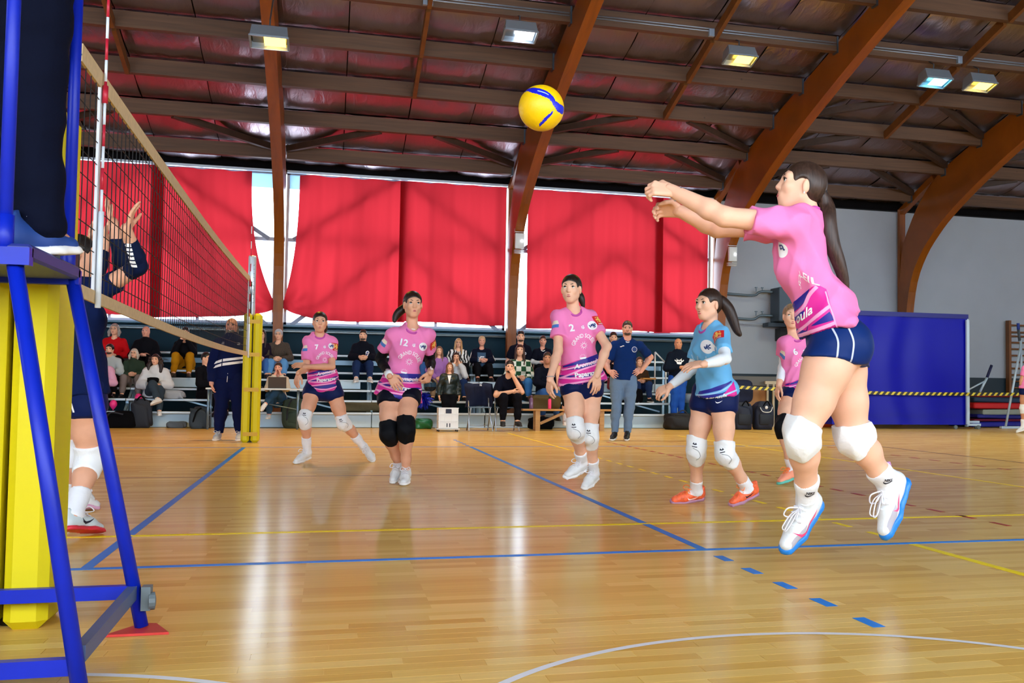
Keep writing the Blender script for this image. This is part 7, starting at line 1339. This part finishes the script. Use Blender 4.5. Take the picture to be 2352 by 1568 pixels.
# ---- spectators and bench people: (key, label, spec)
sg = dict(face=F_, fwd=F_, h=.014, hh=.0085, hdh=.0075, hairh=.010)
SPG = 'spectators on the bleachers'
def spec(key, label, top, bot, hair=('short', '#2a2018'), shoe=(SHB, SHB), nm='person', grp=SPG, **kw):
    d = dict(sg); d.update(kw); t = dict(name='jacket', hem=-.08, sl=1.95, e=.022, wr=.005); t.update(top); b_ = dict(t=1.95, e=.016, wr=.004); b_.update(bot)
    d.update(top=t, bot=b_, hair=hair, shoe=sp_shoe(*shoe), group=grp); return human(nm, label, POSE[key], d)
spec('s_red', 'grey haired woman with glasses in a red jacket in the back row', dict(m=C('red_jacket', '#c01018')), dict(m=BLACKC), ('bob', '#8d8884'), glasses=True)
spec('s_bald', 'bald man in a black coat in the back row at the left', dict(m=BLACKC, hood=True), dict(m=BLACKC), ('bald', '#555555'), male=True, brow='#4a4440', skin='pink')
spec('s_mustard', 'person in mustard trousers with hands before the mouth in the back row', dict(m=BLACKC), dict(m=C('mustard', '#b07a10')), ('short', '#1a1414'), (M('boot_brown', '#3c3226', .6), SHB))
spec('s_shirt', 'dark haired young man in a pale blue shirt in the middle row at the left', dict(m=C('pale_shirt', '#b9c8cf'), name='shirt'), dict(m=BLACKC), ('cap', '#120e10'), male=True, beard='#3a2c26')
spec('s_pink', 'dark haired woman in a pale pink top in the front row at the left', dict(m=C('pale_pink', '#d9a4c4'), name='sweater'), dict(m=BLACKC), ('long', '#16100f'))
spec('s_green', 'grey blonde woman with glasses in a green sweater in the middle row', dict(m=C('green_knit', '#2f4034'), name='sweater', hood=True), dict(m=C('greige', '#7d7472')), ('bob', '#b3aca2'), glasses=True)
SPP = spec('s_poncho', 'curly haired woman in a white poncho with crossed legs in the front row', dict(m=C('white_knit', '#cdd3da'), name='poncho', e=.045, hood=True, flare=.06, sl=1.75, hem=-.1), dict(m=C('grey_denim', '#34424f')), ('curly', '#241614'), (SHW, SOLW))
spec('s_black', 'young man in black turned sideways beside the navy referee in the front row', dict(m=BLACKC, name='sweater'), dict(m=BLACKC), ('short', '#14100f'), male=True, face=(.75, -.62, 0), fwd=(.75, -.62, 0))
spec('s_navyw', 'woman with sunglasses half hidden by the yellow far post pad', dict(m=C('plum_coat', '#1d1526')), dict(m=JEAN), ('long', '#2a1c18'), glasses=True)
spec('s_grey', 'grey haired woman in a brown patterned top and blue jeans in the back row', dict(m=check_mat('brown_pattern', '#4a3f36', '#2e2620', 18, 'wave'), name='blouse'), dict(m=C('jeans_light', '#5a92cc')), ('cap', '#a3a6aa'), glasses=True)
spec('s_laptop', 'person in a cream shirt behind the laptop at the scorer table', dict(m=C('cream_shirt', '#cbbfae'), name='shirt'), dict(m=C('jeans_teal', '#2c4c68')), ('short', '#2b1d18'), (SHW, SOLW), skin='pink', grp='officials at the scorer table')
SH_ = spec('s_hoodie', 'man in a black hooded sweater and jeans right of the player numbered 7', dict(m=C('hoodie_black', '#0e121e'), hood=True), dict(m=JEAND), ('short', '#2a201a'), (SHG, SOLW), male=True, beard='#4a3c34')
decal(SH_['shirt'], poly2d(disc2d(.04)), SH_['J']['neck']+SH_['lf']*.11+SH_['up']*-.16, SH_['lf'], SH_['up'], WHT, 'crest'); decal(SH_['shirt'], poly2d(disc2d(.026)), SH_['J']['neck']+SH_['lf']*.11+SH_['up']*-.16, SH_['lf'], SH_['up'], PBLU, 'crest_fill', off=.005)
spec('s_hidden', 'person in a dark top and jeans hidden behind the player numbered 12', dict(m=C('plum_coat', '#1d1526')), dict(m=JEAN), ('long', '#2a1c18'))
spec('s_lav', 'young girl in a lavender sweater in the middle row', dict(m=C('lavender', '#9a6cb0'), name='sweater'), dict(m=C('beige_cloth', '#8a7560')), ('long', '#6b4c36'))
spec('s_zebra', 'blonde woman in a black and white zebra sweater in the back row', dict(m=check_mat('zebra_knit', '#e4e8ec', '#15191f', 5, 'wave'), name='sweater'), dict(m=BLACKC), ('long', '#b08a5c'), glasses=True)
spec('s_scream', 'woman in a white gilet shouting with hands at her mouth in the middle row', dict(m=C('offwhite', '#c6cbd2'), name='gilet'), dict(m=JEAND), ('long', '#33211a'), open=1.6)
AD = spec('s_adidas', 'short blond haired person in a striped black track jacket in the back row', dict(m=C('trackjacket', '#0d1226')), dict(m=BLACKC), ('cap', '#b79c78'), skin='pink')
decal(AD['shirt'], poly2d([(-.09, -.06), (.09, -.06), (.085, -.36), (-.085, -.36)]), AD['J']['neck'], AD['lf'], AD['up'], C('slate_tee', '#3f5876'), 'shirt_front'); decal(AD['shirt'], poly2d(*[[(-.06, y), (.06, y), (.06, y-.018), (-.06, y-.018)] for y in (-.14, -.17, -.20)]), AD['J']['neck'], AD['lf'], AD['up'], WHT, 'lettering', off=.005)
for s in 'LR':
    for k_ in (0, 1): MB().tube([lerp(AD['J']['sh'+s], AD['J']['el'+s], t)+AD['lf']*(1 if s == 'L' else -1)*.068+AD['fwd']*(.02+.022*k_) for t in (0, .5, .95)], .006, 5).build('stripe', WHT, AD['shirt'])
TE = spec('s_tee', 'man in a black tee with dark hair sitting tall in the back row', dict(m=C('tee_black', '#0c1020'), sl=.75, name='tee'), dict(m=BLACKC), ('short', '#181210'), male=True, beard='#4a3a30')
crest(TE, TE['shirt'], -.15, .1, r=.03)
spec('s_white', 'woman in a dark top with white sleeves and crossed arms in the back row', dict(m=C('tee_black', '#0c1020'), sl=.75, name='tee', collar=WHT), dict(m=BLACKC), ('short', '#3a2720'), armsleeve=dict(m=C('offwhite', '#c6cbd2'), t0=.6, t1=1.9), skin='pink')
spec('s_check', 'long haired woman in a green and white checked sweater in the middle row', dict(m=check_mat('green_check', '#0f4a2c', '#dfe6df', 9.5), name='sweater'), dict(m=C('jeans_bright', '#3f7fc4')), ('long', '#3a2018'))
spec('s_navym', 'heavy man in a dark navy coat seated behind the wooden bench', dict(m=C('coat_navy', '#0e1424'), name='coat'), dict(m=JEAN), ('short', '#3a2a20'), male=True, fat=1.15, skin='tan')
SCO = spec('s_coach', 'seated coach in a black polo resting his chin on his hand', dict(m=C('polo_black', '#0d1020'), sl=.75, name='polo_shirt', cuff=.012, collar=M('polo_trim', '#c9cdd6', .6)), dict(m=C('trousers_black', '#0b0d16')), ('short', '#1c1411'), (M('shoe_dark', '#1a1c22', .6), SHB), male=True, beard='#3a2a22', h=.012, nm='coach', grp=None, handL=dict(c=.7, d=(-.3, 0, .95), n=(0, .9, 0)), handR=dict(c=.25))
spec('s_hair', 'dark haired person mostly hidden behind the standing coach in the back row', dict(m=C('plum_coat', '#1d1526')), dict(m=BLACKC), ('short', '#2e1c18'))
spec('s_long', 'long haired woman in a brown coat holding cardboard behind the standing coach', dict(m=C('brown_coat', '#3b2a20')), dict(m=JEAND), ('long', '#4a2c1e'), (SHB, SOLW))
GI = spec('s_girl', 'girl in a black leather jacket standing behind the white bottle crate', dict(m=M('leather_black', '#10201f', .35, bump=(14, .4)), hem=-.02), dict(m=BLACKC), ('long', '#6b4226'), grp=None, skin='fair')
decal(GI['shirt'], poly2d([(-.035, -.0), (.035, 0), (0, -.16)]), GI['J']['neck']+GI['up']*-.02, GI['lf'], GI['up'], WHT, 'shirt_front', off=.004)
BC_ = spec('s_cross', 'bald man in a printed hoodie standing with crossed arms by the bin', dict(m=C('hoodie_navy', '#0c1626'), hood=True, e=.026), dict(m=C('jeans_royal', '#1f4fa8')), ('bald', '#555555'), (M('shoe_red', '#7a1a22', .6), SOLW), male=True, brow='#6a5c54', skin='tan', grp=None)
decal(BC_['shirt'], poly2d(*stroke2d([(-.09, .03), (-.05, .0), (-.03, .03), (0, .01), (.03, .035), (.06, .0), (.1, .03)], .02), [(-.06, -.01), (.06, -.01), (.04, -.06), (-.04, -.06)], *stroke2d([(-.05, .06), (-.04, -.03)], .008), *stroke2d([(.05, .06), (.045, -.03)], .008)), BC_['J']['neck']+BC_['up']*-.17, BC_['lf'], BC_['up'], WHT, 'chest_print', depth=.6)
spec('s_sub', 'substitute player in pink standing hidden behind the player numbered 2', dict(m=PINK, sl=.6, name='jersey'), dict(m=SHORT, t=.3), ('pony', '#2b1c14'), (SHW, SOLW), sock=(SOCKW, 1.6), pad=(PADB, .8, 1.25), grp=None)
# handbag things held or lying with the spectators
o = POSE['s_long']['J']; c = A(o['pelvis'])+A(.12, -.36, .2)
MB().box(c, (.34, .1, .03), rz=.3).build('cardboard_clapper', M('cardboard', '#b8823f', .8), label='orange cardboard clapper held by the woman behind the standing coach', cat='clapper')
c = A(SPP['J']['pelvis'])+A(0, -.3, .2); blob('clutch_bag', 'small black bag held on the lap of the woman in the white poncho', 'bag', c, (.2, .1, .1), m_blk, 41)
